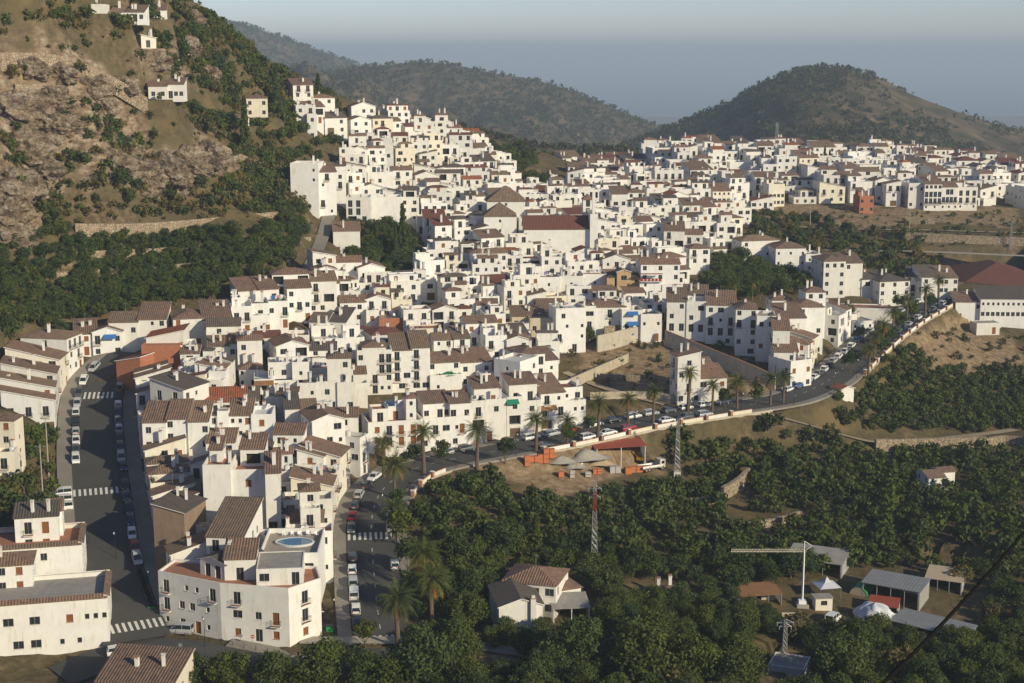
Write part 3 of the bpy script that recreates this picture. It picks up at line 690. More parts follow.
def emit(h, level):
    """level 0: into one stuff mesh (returns MB); 1: thing, windows shared single meshes; 2: near thing with panes as sub-parts"""
    r = h.r; V0 = h.vols[0]; cx = sum(p[0] for p in V0['poly'])/len(V0['poly']); cy = sum(p[1] for p in V0['poly'])/len(V0['poly']); z0 = min(v['z0'] for v in h.vols)
    gw = MB(); rng = []; wl = []; fix = []
    for vi, v in enumerate(h.vols):
        loc = dict(v); loc['poly'] = [(p[0]-cx, p[1]-cy) for p in v['poly']]; loc['z0'] = v['z0']-z0; loc['z1'] = v['z1']-z0
        zb, zt = loc['z0'], loc['z1']; zv = max(v['zvis']-z0, zb)
        P = loc['poly']; n = len(P); wspec = v['wins'] or {}
        for i in range(n):
            p, q = P[i], P[(i+1) % n]; L = math.hypot(q[0]-p[0], q[1]-p[1]); nx, ny = (q[1]-p[1])/L, -(q[0]-p[0])/L
            front = i == 0 or ny < -.7
            key = 'f' if i == 0 else ('l' if nx < -.5 else ('r' if nx > .5 else ('b' if ny > .5 else 'f')))
            if 'edges' in v: sp = v['edges'].get(i, [''])
            elif key in wspec: sp = wspec[key]
            elif 'all' in wspec: sp = wspec['all']
            else: sp = None
            ops = openings_for(r, L, zv, zt-(v['par'] if v['roof'] in ('flat', 'rim') else .05), sp, front, v['nst']) if (L > 1.8 and not (sp is None and ny > .6)) else []
            facade(gw, p, q, zb, zt, ops, v['wall'])
            ang = math.atan2(q[1]-p[1], q[0]-p[0])
            for u0, u1, a, b_, k in ops:
                m = (u0+u1)/2/L; wl.append((p[0]+(q[0]-p[0])*m, p[1]+(q[1]-p[1])*m, a, ang, k, a-zv > 1.5, (b_-a)/WK[k][1]))
        gr = MB(); top = build_roof(loc, gr, gw, r); rng.append((gr, loc, top))
        if v['extras']:
            if loc['roof'] in ('flat',) and n == 4:
                a, b_, c_, d_ = quad_frame(P); zt2 = zt-v['par']
                def at(u, w_): x = lerp(lerp(a, b_, u), lerp(d_, c_, u), w_); return x
                rr = r.random()
                if rr < .45: fix.append(('tank#', at(r.uniform(.2,.8), r.uniform(.5,.85)), zt2, 'water_tank', tank_mesh))
                for _ in range(r.choice([0, 1, 1, 2])):
                    kk = r.randrange(3); fix.append((f'chim#{kk}', at(r.uniform(.06,.94), r.choice([.05,.95,r.random()])), zt+.2, 'chimney', lambda kk=kk: chim_mesh(kk)))
                if r.random() < .5: fix.append(('ant#', at(r.uniform(.1,.9), r.uniform(.4,.9)), zt2+.2, 'antenna', ant_mesh))
                if r.random() < .4: fix.append(('dish#', at(r.uniform(.1,.9), r.uniform(.1,.9)), zt2+.2, 'satellite_dish', dish_mesh))
            elif loc['roof'] not in ('flat', 'rim') and n == 4:
                a, b_, c_, d_ = quad_frame(P)
                for _ in range(r.choice([0, 1, 2, 2])):
                    x = lerp(lerp(a, b_, r.uniform(.15,.85)), lerp(d_, c_, r.uniform(.15,.85)), r.uniform(.3,.8)); kk = r.randrange(3)
                    fix.append((f'chim#{kk}', x, (top+zt)/2+.2, 'chimney', lambda kk=kk: chim_mesh(kk)))
                if r.random() < .3: fix.append(('ant#', lerp(a, c_, .5), top-.3, 'antenna', ant_mesh))
    if level == 0:
        for gr, loc, top in rng: gw.add(gr)
        for x, y, a, ang, k, up, hs in wl:
            if k in 'dc' and up: gw.box(-.85,.85,-.5,0,a-.1,a,'white',T=lambda p, x=x, y=y, c_=math.cos(ang), s_=math.sin(ang): (x+p[0]*c_-p[1]*s_, y+p[0]*s_+p[1]*c_))
        for key, p, z, nm, fn in fix:
            if key != 'dish#': gw.add(fn(), (p[0], p[1], z))
        return gw, (cx, cy, z0)
    root = link(h.info.get('name', 'house'), None, None, (cx, cy, z0))
    gw.obj('wall', root)
    for gr, loc, top in rng:
        if loc['roof'] in ('flat', 'rim') or len(loc['poly']) != 4: gr.obj('roof_terrace', root)
        else: gr.obj('roof', root)
    for key, p, z, nm, fn in fix: link(nm, shared(key+nm, fn), root, (p[0], p[1], z), r.choice([0, .1, -.1]))
    nw = 0
    for x, y, a, ang, k, up, hs in wl:
        nw += 1
        if nw > 98: break
        nm = {'g': 'garage_door', 'o': 'door', 't': 'loggia', 'd': 'balcony_door', 'c': 'balcony_door'}.get(k, 'window')
        o = link(nm, shared('win#'+k, win_mesh, k), root, (x, y, a), ang); o.scale = (1, 1, hs)
        if level == 2 and k in 'wbWps': link('sill', shared('sill#'+k, sill_mesh, k), o)
        if k in 'dc' and up: link('balcony', shared('balc#', balc_mesh), root, (x, y, a-.12), ang)
    return root
# ---------------------------------------------------------------- placing helpers
def boxpoly(px0, px1, d, depth, yaw, py=400):
    """front edge spans px0..px1 at distance d at its middle, turned by yaw degrees; returns CCW poly"""
    y_ = math.radians(yaw); tx, ty = math.cos(y_), math.sin(y_)
    mx = ray((px0+px1)/2, py)[0]*d
    out = []
    for px in (px0, px1):
        k = ray(px, py)[0]     # X = k*Y ; point = (mx+tx*s, d+ty*s)
        s_ = (k*d-mx)/(tx-k*ty); out.append((mx+tx*s_, d+ty*s_))
    nx, ny = -ty, tx
    return [out[0], out[1], (out[1][0]+nx*depth, out[1][1]+ny*depth), (out[0][0]+nx*depth, out[0][1]+ny*depth)]
def ground_under(poly):
    c = (sum(p[0] for p in poly)/len(poly), sum(p[1] for p in poly)/len(poly))
    zs = [gz(*p) for p in poly]+[gz(*c)]; return min(zs), gz(*poly[0]), zs
def zpix(px, py, Y): return ray(px, py)[1]*Y
def V(h, px0, px1, yt, yb=None, d=None, dep=9, yaw=12, roof='flat', tile='tile_brown', zb=None, **k):
    """add a volume by its wall-top line yt and base line yb (or distance d)"""
    if d is None: d = hit((px0+px1)/2, yb)[1]
    P = boxpoly(px0, px1, d, dep, yaw, yt)
    z1 = zpix((px0+px1)/2, yt, d)
    if zb is None: g0 = min(ground_under(P)[0], z1-2.5)-.6
    else: g0 = zb
    fz = max(min(gz(*P[0]), gz(*P[1])), g0)
    if yb is not None and yb < 130: fz = max(fz, hit((px0+px1)/2, yb)[2]); g0 = fz-.9
    if z1-fz > 16: fz = z1-16
    if z1-fz < 2.5: fz = z1-2.7
    wm = math.hypot(P[1][0]-P[0][0], P[1][1]-P[0][1]); wf = (k.get('wins') or {})
    near_ = d < 345 and yt > 330
    if wm > (6.8 if near_ else 9) and px1-px0 < 75 and 'all' not in wf and not k.get('nst') and roof in ('shed', 'gable', 'flat') and k.get('extras', True) and zb is None and h.wall == 'white':
        n = (2 if wm < 13 else int(wm/5.5)) if not near_ else max(2, int(wm/4.2)); rr = random.Random(int(px0*3+yt)); us = [0]+sorted(min(.95, max(.05, (i+1)/n+rr.uniform(-.12, .12)/n)) for i in range(n-1))+[1]
        for i in range(n):
            u0, u1 = us[i], us[i+1]; a, b_, c_, e_ = lerp(P[0], P[1], u0), lerp(P[0], P[1], u1), lerp(P[3], P[2], u1), lerp(P[3], P[2], u0)
            nv = Vector((P[3][0]-P[0][0], P[3][1]-P[0][1])).normalized(); fo = rr.choice([0, 0, .5, 1.0, 2.2]) if i % 2 else rr.choice([0, .3])
            up = rr.choice([-1.2, -.6, .0, .5]) if i % 2 else rr.choice([0, .3]); k2 = dict(k); w2 = dict(wf)
            if 'f' in w2: w2['f'] = [q[int(len(q)*u0):max(int(len(q)*u1), int(len(q)*u0)+1)] for q in w2['f']]
            if w2: k2['wins'] = w2
            Q = [(a[0]+nv.x*fo, a[1]+nv.y*fo), (b_[0]+nv.x*fo, b_[1]+nv.y*fo), c_, e_]
            rf = roof if rr.random() < .6 or roof == 'flat' else rr.choice(['shed', 'flat', 'hip', 'gable']); zt = max(z1+up, fz+2.5)
            h.vol(Q, g0+.013*i, zt, rf, tile if rr.random() < .7 else 'tile_ochre', zvis=fz, **k2)
            if fo > 1.5 and zt-fz > 5: h.vol([a, b_, Q[1], Q[0]], g0+.02, zt-2.7, 'flat', zvis=fz, par=.9, extras=False, wins=w2 or None)
    else: h.vol(P, g0, z1, roof, tile, zvis=fz, **k)
    occupy(P); HANDR.append((px0, px1, (yt+(yb-yt)*.6) if yb else yt+9, d)); return h
def add_house(h, label, cat='house', name=None, grp=None):
    h.info.update(label=label, cat=cat, name=name or cat.replace(' ', '_'), grp=grp); HOUSES.append(h); return h
# ---------------------------------------------------------------- houses placed one by one
SEED = [100]
def NH(wall='white'):
    SEED[0] += 7; return House(SEED[0], wall)
def XY(px, py): return hit(px, py)[:2]
# corner house at the tip of the wedge
h = NH(); C = [XY(160,616), XY(222,638), XY(255,643), XY(290,647), XY(322,634), XY(318,612), XY(176,600)]
zb = -99.5; z1 = zpix(236, 583, C[1][1]); zg = gz(*C[2])+.2
h.vol(C, zb, z1, 'flat', zvis=zg, par=.5, wins=None, extras=False); occupy(C)
h.vols[-1]['edges'] = {0: ['.W..o..ws.', '.s.wss.wd.', '..d....d..'][:3], 1: ['.o', 'w.', 'd.'], 2: ['.dwb.', 'w.c..', ''], 3: ['.b.o.', '.d.w.', ''], 4: ['o', 'd', 'w']}
h.vols[-1]['edges'] = {0: ['.s..w..o.p..', '.d..w.w..s..', '.d...s.s..d.'], 1: ['.b.', '.W.', '.d.'], 2: ['d.b.', 'w.c.', '....'], 3: ['.b.', '.d.', '.d.'], 4: ['w', 'd', 'w']}
d0 = C[2][1]
V(h, 256, 303, 568.5, d=d0+1.5, dep=9, yaw=6, roof='flat', zb=z1-.6, par=.12, wins={'f': ['W.d', ], 'r': ['.d.']}, extras=False); h.vols[-1]['floor'] = 'greyroof'
V(h, 224, 255, 559, d=d0+4, dep=6, yaw=4, roof='shed', tile='tile_brown', zb=z1-.6, wins={'f': ['.d.']}, extras=False)
V(h, 200, 225, 562, d=d0+5.5, dep=9, yaw=-34, roof='gabley', tile='tile_dark', zb=z1-.6, wins={'f': ['.d.d.']})
add_house(h, 'white corner block at the tip of the wedge of houses, balconies and brown shutters', 'corner building', 'corner_building')
# terrace with pool
h = NH(); V(h, 259, 318, 553, d=251, dep=14, yaw=2, zb=-99, par=.9, extras=False); h.vols[-1]['floor'] = 'terrace'
V(h, 260, 317, 529.5, d=265.5, dep=.4, yaw=2, zb=-99, par=.02, extras=False, wins={'all': ['']})
add_house(h, 'white building whose roof terrace holds a blue swimming pool behind the corner building'); POOLH = h
def one(label, px0, px1, yt, yb=None, cat='house', wall='white', **k):
    h = NH(wall); V(h, px0, px1, yt, yb, **k); v_ = h.vols[0]; rr = random.Random(px0+yt)
    if wall == 'white' and cat == 'house' and 'all' not in (k.get('wins') or {}) and len(h.vols) == 1 and v_['roof'] in ('shed', 'hip', 'gable') and v_['z1']-v_['zvis'] > 5 and rr.random() < .6:
        P = v_['poly']; e = rr.uniform(1.6, 2.4)/max(3, math.hypot(P[3][0]-P[0][0], P[3][1]-P[0][1])); A_, B_ = lerp(P[0], P[3], e), lerp(P[1], P[2], e)
        h.vol([P[0], P[1], B_, A_], v_['z0']-.02, v_['z1']-2.75, 'flat', zvis=v_['zvis'], par=.9, extras=False, wins=v_['wins']); v_['poly'] = [A_, B_, P[2], P[3]]
    if v_['roof'] == 'flat' and 'all' not in (k.get('wins') or {}) and v_['extras'] and rr.random() < .6:
        P = v_['poly']; Q = [lerp(lerp(P[0],P[1],u),lerp(P[3],P[2],u),w_) for u, w_ in ((.1,.5),(.55,.5),(.55,.95),(.1,.95))]; h.vol(Q, v_['z1']-.95, v_['z1']+1.5, rr.choice(['flat','shed']), zvis=v_['z1']-.8, par=.3)
    add_house(h, label, cat)
    if cat in ('villa', 'cottage') or (yb and yb < 130): h.raise_ = True
    return h
# near left block
h = NH(); V(h, -70, 108, 603, 651, dep=13, yaw=13, nst=2, roof='rim', tile='tile_brown', wins={'f': ['...............p...s.', '............b.w.p..p'], 'r': ['.g.', '.w.']}, zb=-101, extras=False)
h.vols[-1]['wins'] = {'f': ['W..W..W..W.W..s.t..p', '.W...W..W..W...b.ppW'] , 'r': ['.g.', 'w.w']}
V(h, -60, 82, 548, d=hit(55,651)[1]+16, dep=12, yaw=13, roof='rim', tile='tile_ochre', zb=-101, wins={'f': ['', '', 'w..b..w..']}, extras=False)
V(h, 14, 58, 517, d=hit(55,651)[1]+22, dep=5, yaw=13, roof='shed', tile='tile_dark', zb=-92, wins={'f': ['.d.o.']})
V(h, 45, 62, 511, d=hit(55,651)[1]+25, dep=4, yaw=13, roof='shed', tile='tile_brown', zb=-92, wins={'f': ['']})
V(h, -30, 32, 566, d=hit(55,651)[1]+7, dep=7, yaw=13, roof='hip', tile='tile_brown', zb=-101, wins={'f': ['', '', '.b.w.b.']})
add_house(h, 'broad white block with brown tile rims filling the lower left corner', 'apartment block', 'apartment_block')
one('ochre-walled house in the bottom left corner, only its big brown gabled roof in view', 96, 172, 684, d=215, wall='cream', dep=9, yaw=-9, roof='shed', tile='tile_brown', zb=-103)
one('narrow cream tower-like house at the left picture edge, brown roof, shaded side', -22, 14, 420, 466, wall='cream', dep=4.5, yaw=-4, roof='hip')
one('low cream lean-to in front of the narrow cream house at the left edge', -6, 14, 452, 480, wall='cream', dep=4, yaw=8, roof='flat')
# wedge, from the tip upwards
one('white house with three stepped ochre roof slopes behind the corner building', 206, 243, 537, d=255, dep=13, yaw=-6, roof='shed', tile='tile_ochre', zb=-98, extras=False)
one('house with a bare brown plaster gable beside the shaded left street', 153, 184, 512, d=263, wall='brownplaster', dep=9, yaw=-14, roof='shedr', tile='tile_dark', wins={'all': ['']})
one('tall blank white block with few windows in the middle of the wedge', 202, 264, 465, d=276, dep=11, yaw=2, wins={'f': ['....', '.w..', '.s.s', '..b.', '.b..']}, par=1.0)
h = NH(); V(h, 209, 222, 449, d=283, dep=5, yaw=2, roof='hip', zb=-86); V(h, 240, 264, 449, d=283, dep=6, yaw=2, roof='shed', zb=-86); add_house(h, 'pair of small white roof rooms with brown tiles above the tall blank block', 'roof rooms', 'roof_room')
one('small white house with three brown shed roofs right of the tall blank block', 265, 280, 473, d=274, dep=8, yaw=8, roof='shed')
one('white house with a low pyramid roof near the curving street', 300, 320, 494, d=268, dep=7, yaw=10, roof='hip', tile='tile_brown')
one('white house with a wide brown pyramid roof above the pool terrace', 287, 322, 523, d=270, dep=8, yaw=5, roof='hip', tile='tile_brown')
one('white house with a dark brown sloping roof behind the pool terrace', 267, 292, 517, d=273, dep=8, yaw=5, roof='shed', tile='tile_dark')
one('long white house with a wide brown tiled roof on the left half of the wedge', 142, 208, 422, d=302, dep=9, yaw=4, roof='shed', wins={'f': ['.', 'w.w.d..w']})
h = NH(); V(h, 208, 272, 416, d=309, dep=8, yaw=4, roof='shed', tile='tile_dark', wins={'f': ['....', 'w.WWb.b.']}); V(h, 217, 228, 411, d=308, dep=3, yaw=4, zb=-80, par=.1, extras=False)
add_house(h, 'long white house with dark roof and a white gable end beside the wide brown roof')
one('white house with a bright orange-red sloping roof in the middle of the wedge', 197, 246, 404, d=324, dep=9, yaw=9, roof='shed', tile='tile_red', extras=False)
one('white house with a narrow dark roof just right of the bright orange-red roof', 238, 259, 401, d=331, dep=7, yaw=9, roof='shed', tile='tile_dark')
one('white house with a sloping brown roof left of the bright orange-red roof', 150, 183, 388, d=322, dep=9, yaw=-26, roof='shedr', tile='tile_dark')
one('white gabled house at the right rim of the wedge with brown roof', 312, 345, 420, d=312, dep=10, yaw=22, roof='gabley')
one('white house with dark solar panels on its roof near the wedge top', 285, 318, 410, d=322, dep=8, yaw=12, roof='shed', tile='tile_dark')
# brick house beside the left street
h = NH(); V(h, 141, 179, 345, 384, dep=9, yaw=0, wall='brick', par=.3, extras=False, wins={'all': ['']}); h.vols[-1]['floor'] = 'terrace_red'
V(h, 146, 184, 338, d=hit(160,384)[1]+4, dep=9, yaw=4, roof='shedl', tile='tile_red', zb=-80, wins={'f': ['']}, extras=False); V(h, 179, 197, 345, d=hit(160,384)[1]+2, dep=8, yaw=14, wins={'f': ['dd', 'dd', 'dd']})
add_house(h, 'house with a bare orange brick wall and red roof above the left street')
one('low dark red brick building in shade left of the orange brick house', 116, 140, 362, 392, wall='brick', dep=12, yaw=-20, roof='shedl', tile='tile_maroon', wins={'all': ['']}, extras=False)
# around the top of the left street
one('long white house with broad brown roof at the foot of the orchard hill', 108, 166, 322, 350, dep=11, yaw=6, roof='shed', wins={'f': ['w.g.w.', 'w.w.tw']})
one('white house at the head of the left street with a low brown roof', 74, 97, 334, 353, dep=9, yaw=16, roof='shed')
one('white house with blue awning below the orchard hill', 92, 122, 332, 354, dep=9, yaw=10, roof='gabley', wins={'f': ['w.d', 'd.w']})
one('white house with pale gable left of the long white row above the brick house', 173, 232, 318, 344, dep=12, yaw=16, roof='gable', wins={'f': ['w.b.g.w', 'b..b.w.']})
one('white middle house of the row under the orchard with three balconies', 231, 270, 307, 333, dep=10, yaw=14, roof='flat', wins={'f': ['.o.tb', 'dd.d.']})
one('white house with a brown garage and flat roof near the stair street', 268, 288, 301, 327, dep=9, yaw=14, wins={'f': ['g.o', 'w.d']})
h = NH(); V(h, 287, 311, 288, 318, dep=9, yaw=14, roof='shed', wins={'f': ['t.o', 'wdw', 'w.t']}); V(h, 272, 309, 274, d=hit(300,318)[1]+5, dep=7, yaw=14, roof='hip', wins={'f': ['t.t']}); add_house(h, 'tall white house with a dark hipped attic beside the shaded stair street')
one('white house with a grey blank side and red-brown roof behind the long white row', 238, 279, 290, d=392, dep=9, yaw=24, roof='shed', wins={'f': ['.w', '.d', 'b.']})
# second block
h = NH(); V(h, 206, 240, 326, d=366, dep=8, yaw=8, roof='gable', tile='tile_dark', wins={'f': ['..', '.w..']}); V(h, 207, 247, 346, d=360, dep=6, yaw=8, roof='shed', tile='tile_brown', wins={'f': ['w.w.d', 'w.ww.', 'w.w.b']}); V(h, 237, 262, 340, d=357, dep=6, yaw=10, roof='hip', wins={'f': ['.', '.', 'w.', '.s']})
V(h, 239, 262, 369, d=352, dep=7, yaw=10, roof='hip', wins={'f': ['t.w.', 't..w', '..w.']})
add_house(h, 'large stepped white house with several brown roofs in the block above the orange-red roof')
one('white house with big plain gable in the middle of the stepped block', 276, 309, 346, d=362, dep=10, yaw=18, roof='gabley')
one('white house with dark roof right of the plain gable', 309, 336, 350, d=366, dep=8, yaw=6, roof='gable', tile='tile_dark')
h = NH(); V(h, 254, 298, 380, d=341, dep=9, yaw=10, wins={'f': ['w.d.t', 'd.t.w', 'w.w.']}, par=.9); V(h, 268, 299, 362, d=345, dep=6, yaw=10, roof='flat', zb=-76, wins={'f': ['w.w.w']}); V(h, 292, 309, 362, d=344, dep=6, yaw=10, roof='flat', zb=-76, wins={'f': ['.t.']})
add_house(h, 'white terraced house with a timber pergola facing the camera above the wedge')
h = NH(); V(h, 297, 354, 384, 420, dep=9, yaw=6, wins={'f': ['..p.', 'w.d.d', '.s.w.d.d']}, par=.9); V(h, 327, 351, 358, d=hit(325,420)[1]+2, dep=6, yaw=6, roof='hip', zb=-80, wins={'f': ['.w']}); add_house(h, 'white house with a square tower room and brown cap above the curving street')
one('white house with wide plain terrace behind the stepped block', 261, 304, 335, d=385, dep=6, yaw=8, par=.5)
h = NH(); V(h, 309, 345, 322, d=392, dep=10, yaw=-10, roof='shed', tile='tile_dark', wins={'f': ['w.w.']}); add_house(h, 'low house with a grey-brown roof below the stair street')
one('white house with bare orange brick upper wall in the old quarter', 379, 404, 318, d=400, wall='brick', dep=7, yaw=6, wins={'all': ['']}, par=.3)
# row along the curving street, corner first
h = NH(); V(h, 368, 422, 421, 452, dep=10, yaw=14, wins={'f': ['.g....w', '.b.d.c.cb'], 'l': ['', '']}, par=.9, extras=False); h.vols[-1]['floor'] = 'terrace_red'
V(h, 372, 388, 409, d=hit(395,452)[1]+3, dep=5, yaw=14, zb=-86, par=.5, wins={'f': ['.a.']}, extras=False); V(h, 388, 408, 406, d=hit(395,452)[1]+5, dep=6, yaw=14, zb=-86, wins={'f': ['.o..']}); V(h, 406, 416, 398, d=hit(395,452)[1]+3, dep=4, yaw=14, zb=-86, roof='hip', wins={'f': ['.s.']})
add_house(h, 'rounded white corner building with red-edged terraces where the palm street bends', 'corner building', 'corner_building')
h = NH(); V(h, 422, 470, 417, 447, dep=9, yaw=16, wins={'f': ['w.tt.w.c', 'c.d.W.dc.']}, par=.9, extras=False); V(h, 423, 450, 403, d=hit(445,447)[1]+3, dep=6, yaw=16, roof='shed', zb=-84, wins={'f': ['w.dw']}); V(h, 450, 470, 403, d=hit(445,447)[1]+3, dep=6, yaw=16, roof='shed', zb=-84, wins={'f': ['d.w']}); add_house(h, 'white terraced house with little gable and red balcony edge in the street row')
h = NH(); V(h, 470, 507, 400, 441, dep=9, yaw=16, wins={'f': ['g.o.g', 't..t', 'd.w.']}, par=.9); V(h, 474, 500, 388, d=hit(490,441)[1]+4, dep=6, yaw=16, roof='shed', zb=-82); add_house(h, 'white three-storey house with deep loggias mid-way along the street row')
h = NH(); V(h, 507, 541, 396, 437, dep=9, yaw=16, wins={'f': ['g.g', 't.t.', 'w.w.', ]}, par=.9); V(h, 509, 537, 384, d=hit(525,437)[1]+4, dep=6, yaw=16, roof='shed', zb=-82); add_house(h, 'white house with garages and two big dark loggias in the street row')
h = NH(); V(h, 541, 586, 392, 428, dep=10, yaw=18, roof='shed', tile='tile_dark', wins={'f': ['g.w.g', 'd.d.tt', 'dttd']}); V(h, 524, 543, 388, d=hit(560,428)[1]+2, dep=9, yaw=18, roof='gabley', wins={'f': ['w.', '.d', 'w.']}); add_house(h, 'white end house of the street row with timber balconies under a brown roof')
# block behind the row
h = NH(); V(h, 357, 392, 350, 392, dep=9, yaw=8, roof='flat', wins={'f': ['d.dWt', 'w.d.w', 'w..dd'], 'l': ['.w.']}); V(h, 362, 386, 347, d=hit(375,392)[1]+3, dep=7, yaw=8, roof='hip', zb=-82); add_house(h, 'big white apartment house with balconies left end of the block behind the street row', 'apartment house', 'apartment_house')
h = NH(); V(h, 392, 430, 350, 390, dep=10, yaw=10, roof='shed', wins={'f': ['WWW', 'dWd.', 'd.d.', ]}); add_house(h, 'white apartment house with wide dark window bands and a brown roof in the middle block', 'apartment house', 'apartment_house')
one('white house with small square windows right part of the middle block', 430, 462, 364, 392, dep=8, yaw=16, roof='shed', wins={'f': ['s.', 's.w.', 'w..w']})
one('white house beside a green parasol in the middle block', 460, 492, 362, 386, dep=8, yaw=16, roof='shed', wins={'f': ['w.d', 'w.w']})
one('white house with a white terrace and dark roof above the middle block', 434, 470, 341, d=385, dep=8, yaw=12, roof='gable', tile='tile_brown')
h = NH(); V(h, 494, 520, 360, d=368, dep=9, yaw=-32, wins={'f': ['s.s', 'w.w.', '.s.'], 'r': ['.w']}, roof='flat'); V(h, 520, 545, 354, 388, dep=10, yaw=22, roof='hip', wins={'f': ['w.d', 's.w', 's.a']}); V(h, 545, 558, 360, 386, dep=8, yaw=22, roof='shed', wins={'f': ['w', 's', 'w']}); add_house(h, 'white house with arched corner window and brown hip roof left of the open lane')
# centre
h = NH('beige'); V(h, 530, 557, 318, 345, dep=8, yaw=6, roof='flat', wins={'f': ['WW', 'w.p', 'w.w']}); V(h, 512, 545, 316, d=hit(543,345)[1]+4, dep=7, yaw=6, roof='shed', wins={'f': ['', 'w.d.', 'p..w']}); add_house(h, 'beige unfinished house with two square dark openings and a red brick balcony edge')
h = NH(); V(h, 556, 586, 308, 352, dep=9, yaw=12, wins={'f': ['..d.', 'd..s', '.s.s', 'w.']}); add_house(h, 'tall white house with a balcony left of the low stone wall and tree')
h = NH(); V(h, 583, 626, 307, 338, dep=9, yaw=4, roof='hip', wins={'f': ['w.s..', 't.tt', 'W.d.']}); V(h, 583, 596, 306, d=hit(605,338)[1]-1, dep=4, yaw=4, wins={'f': ['.', 'd', 'p']}); add_house(h, 'white house with pergola under a dark brown roof above the stone retaining wall')
one('white house with three blue awnings', 622, 643, 310, 341, dep=8, yaw=6, wins={'f': ['W.', 'wt', 't.']})
one('white house with a clean plain front right of the blue awnings', 641, 662, 314, 341, dep=8, yaw=8, wins={'f': ['.o', 's.s', 's.s']})
h = NH('ochre'); V(h, 607, 640, 277, 304, dep=9, yaw=2, roof='hip', tile='tile_dark', wins={'f': ['.ss.', 's.s', '.t.s']}); V(h, 617, 631, 272, d=hit(623,304)[1]-.6, dep=5, yaw=2, roof='gabley', zb=-80, tile='tile_dark', wins={'f': ['.', 't', 'W']}); add_house(h, 'ochre stone house with white bay balconies in the centre of town')
h = NH(); V(h, 640, 682, 281, 307, dep=9, yaw=2, wins={'f': ['.s.s', 's..s']}, par=.2); V(h, 641, 680, 264, d=hit(660,307)[1]+2, dep=7, yaw=2, roof='gable', zb=-74, wins={'f': ['ttt', 'w.w.w']}); add_house(h, 'white inn with a long red balcony and brown gabled roof beside the stone house', 'inn', 'inn')
for x0, x1, yt, lb in ((538,560,277,'left'), (560,583,276,'middle'), (583,607,274,'right')):
    one(f'plain white flat-roofed house, {lb} one of three in line left of the ochre stone house', x0, x1, yt, 299, dep=8, yaw=4, wins={'f': ['s.s', '.s.', 's.']})
# little house on open ground
h = NH(); V(h, 678, 701, 357, 402, dep=7, yaw=10, roof='shedl', wins={'f': ['w.w', '.d.', 'ww.', '.w.'], 'l': ['.w.', 'w.w', '.d.'], 'r': ['.', 'w', '.d']}); V(h, 699, 727, 378, 402, dep=8, yaw=10, roof='shed', wins={'f': ['t.b', 'W.b']}); V(h, 697, 715, 368, d=hit(712,402)[1]+5, dep=6, yaw=10, roof='shed'); add_house(h, 'stepped white house standing alone on the open brown lot')
# holiday apartments on the slope
h = NH(); h.r = random.Random(5)
V(h, 667, 706, 303, 340, dep=10, yaw=-6, roof='shed', wins={'f': ['....', 'aaaa', 'w.w.', '.w.W']}); V(h, 706, 736, 305, 345, dep=10, yaw=-6, roof='shed', wins={'f': ['.w', 'aaa', 'dtd', 'wW.']})
V(h, 736, 757, 309, 356, dep=10, yaw=-6, roof='hip', wins={'f': ['.W', 'w.w', 't.w', 'd.d', 'w.w']}); V(h, 757, 776, 316, 362, dep=9, yaw=-6, roof='flat', wins={'f': ['.', 'b.', 'W.w', 'ww', '.w']})
V(h, 773, 790, 330, 372, dep=9, yaw=-6, roof='shed', wins={'f': ['.', 'b.w', '.w', '.']}); V(h, 684, 727, 296, d=hit(690,340)[1]+10, dep=8, yaw=-6, roof='gable', wins={'f': ['s.s.s']})
add_house(h, 'long white holiday apartment complex with an arcade on the slope left wing', 'apartment complex', 'apartment_complex')
h = NH(); V(h, 774, 798, 352, 384, dep=8, yaw=-4, roof='shed', wins={'f': ['.w.', 'a..', '.w']}); V(h, 791, 812, 360, 388, dep=9, yaw=30, wins={'f': ['w.w', 'b.b', '.w']}); V(h, 786, 800, 342, d=hit(790,384)[1]+6, dep=7, yaw=-4, roof='hip')
add_house(h, 'lower white apartment block with arched porch at the palm street bend', 'apartment block', 'apartment_block')
h = NH(); V(h, 778, 806, 318, d=412, dep=10, yaw=4, roof='shed', wins={'f': ['w.w', 'ww.', 't.t']}); V(h, 796, 824, 307, d=420, dep=10, yaw=4, roof='hip', wins={'f': ['w.w', 'W.', 'd.w', 'w.']}); V(h, 806, 826, 292, d=428, dep=8, yaw=4, roof='hip', wins={'f': ['w', 's.', 'ww']}); V(h, 772, 792, 300, d=432, dep=7, yaw=4, roof='hip')
add_house(h, 'upper white apartment block with many stepped brown hip roofs beside the palm street', 'apartment block', 'apartment_block')
# tall apartments
h = NH(); V(h, 776, 806, 248, 276, dep=12, yaw=6, roof='hip', wins={'f': ['s.s.s', 's.s.s', 's.s.s', 's.s.s'], 'l': ['ss', 'ss', 'ss', 'ss']}); V(h, 806, 822, 254, 280, dep=9, yaw=6, wins={'f': ['tt', 'tt', 'tt', 'tt']}); add_house(h, 'leftmost of the three tall white apartment buildings by the trees', 'apartment building', 'apartment_building')
h = NH(); V(h, 824, 846, 261, 297, dep=12, yaw=8, roof='hip', wins={'f': ['w.w', 'w.w', 'w.w', 'www']}); V(h, 844, 863, 263, 296, dep=9, yaw=8, roof='shed', wins={'f': ['tt', 'tt', 'tt', 'w.']}); add_house(h, 'middle tall white apartment building with stacked balconies', 'apartment building', 'apartment_building')
h = NH(); V(h, 880, 910, 281, 304, dep=13, yaw=14, roof='hip', tile='tile_dark', wins={'f': ['w.w.t', 'w.w.w']}); V(h, 862, 884, 279, 297, dep=12, yaw=14, roof='gable', tile='tile_dark'); V(h, 862, 876, 276, d=500, dep=9, yaw=14, roof='gable', tile='tile_dark'); add_house(h, 'low white apartment building with dark roofs nearest the school', 'apartment building', 'apartment_building')
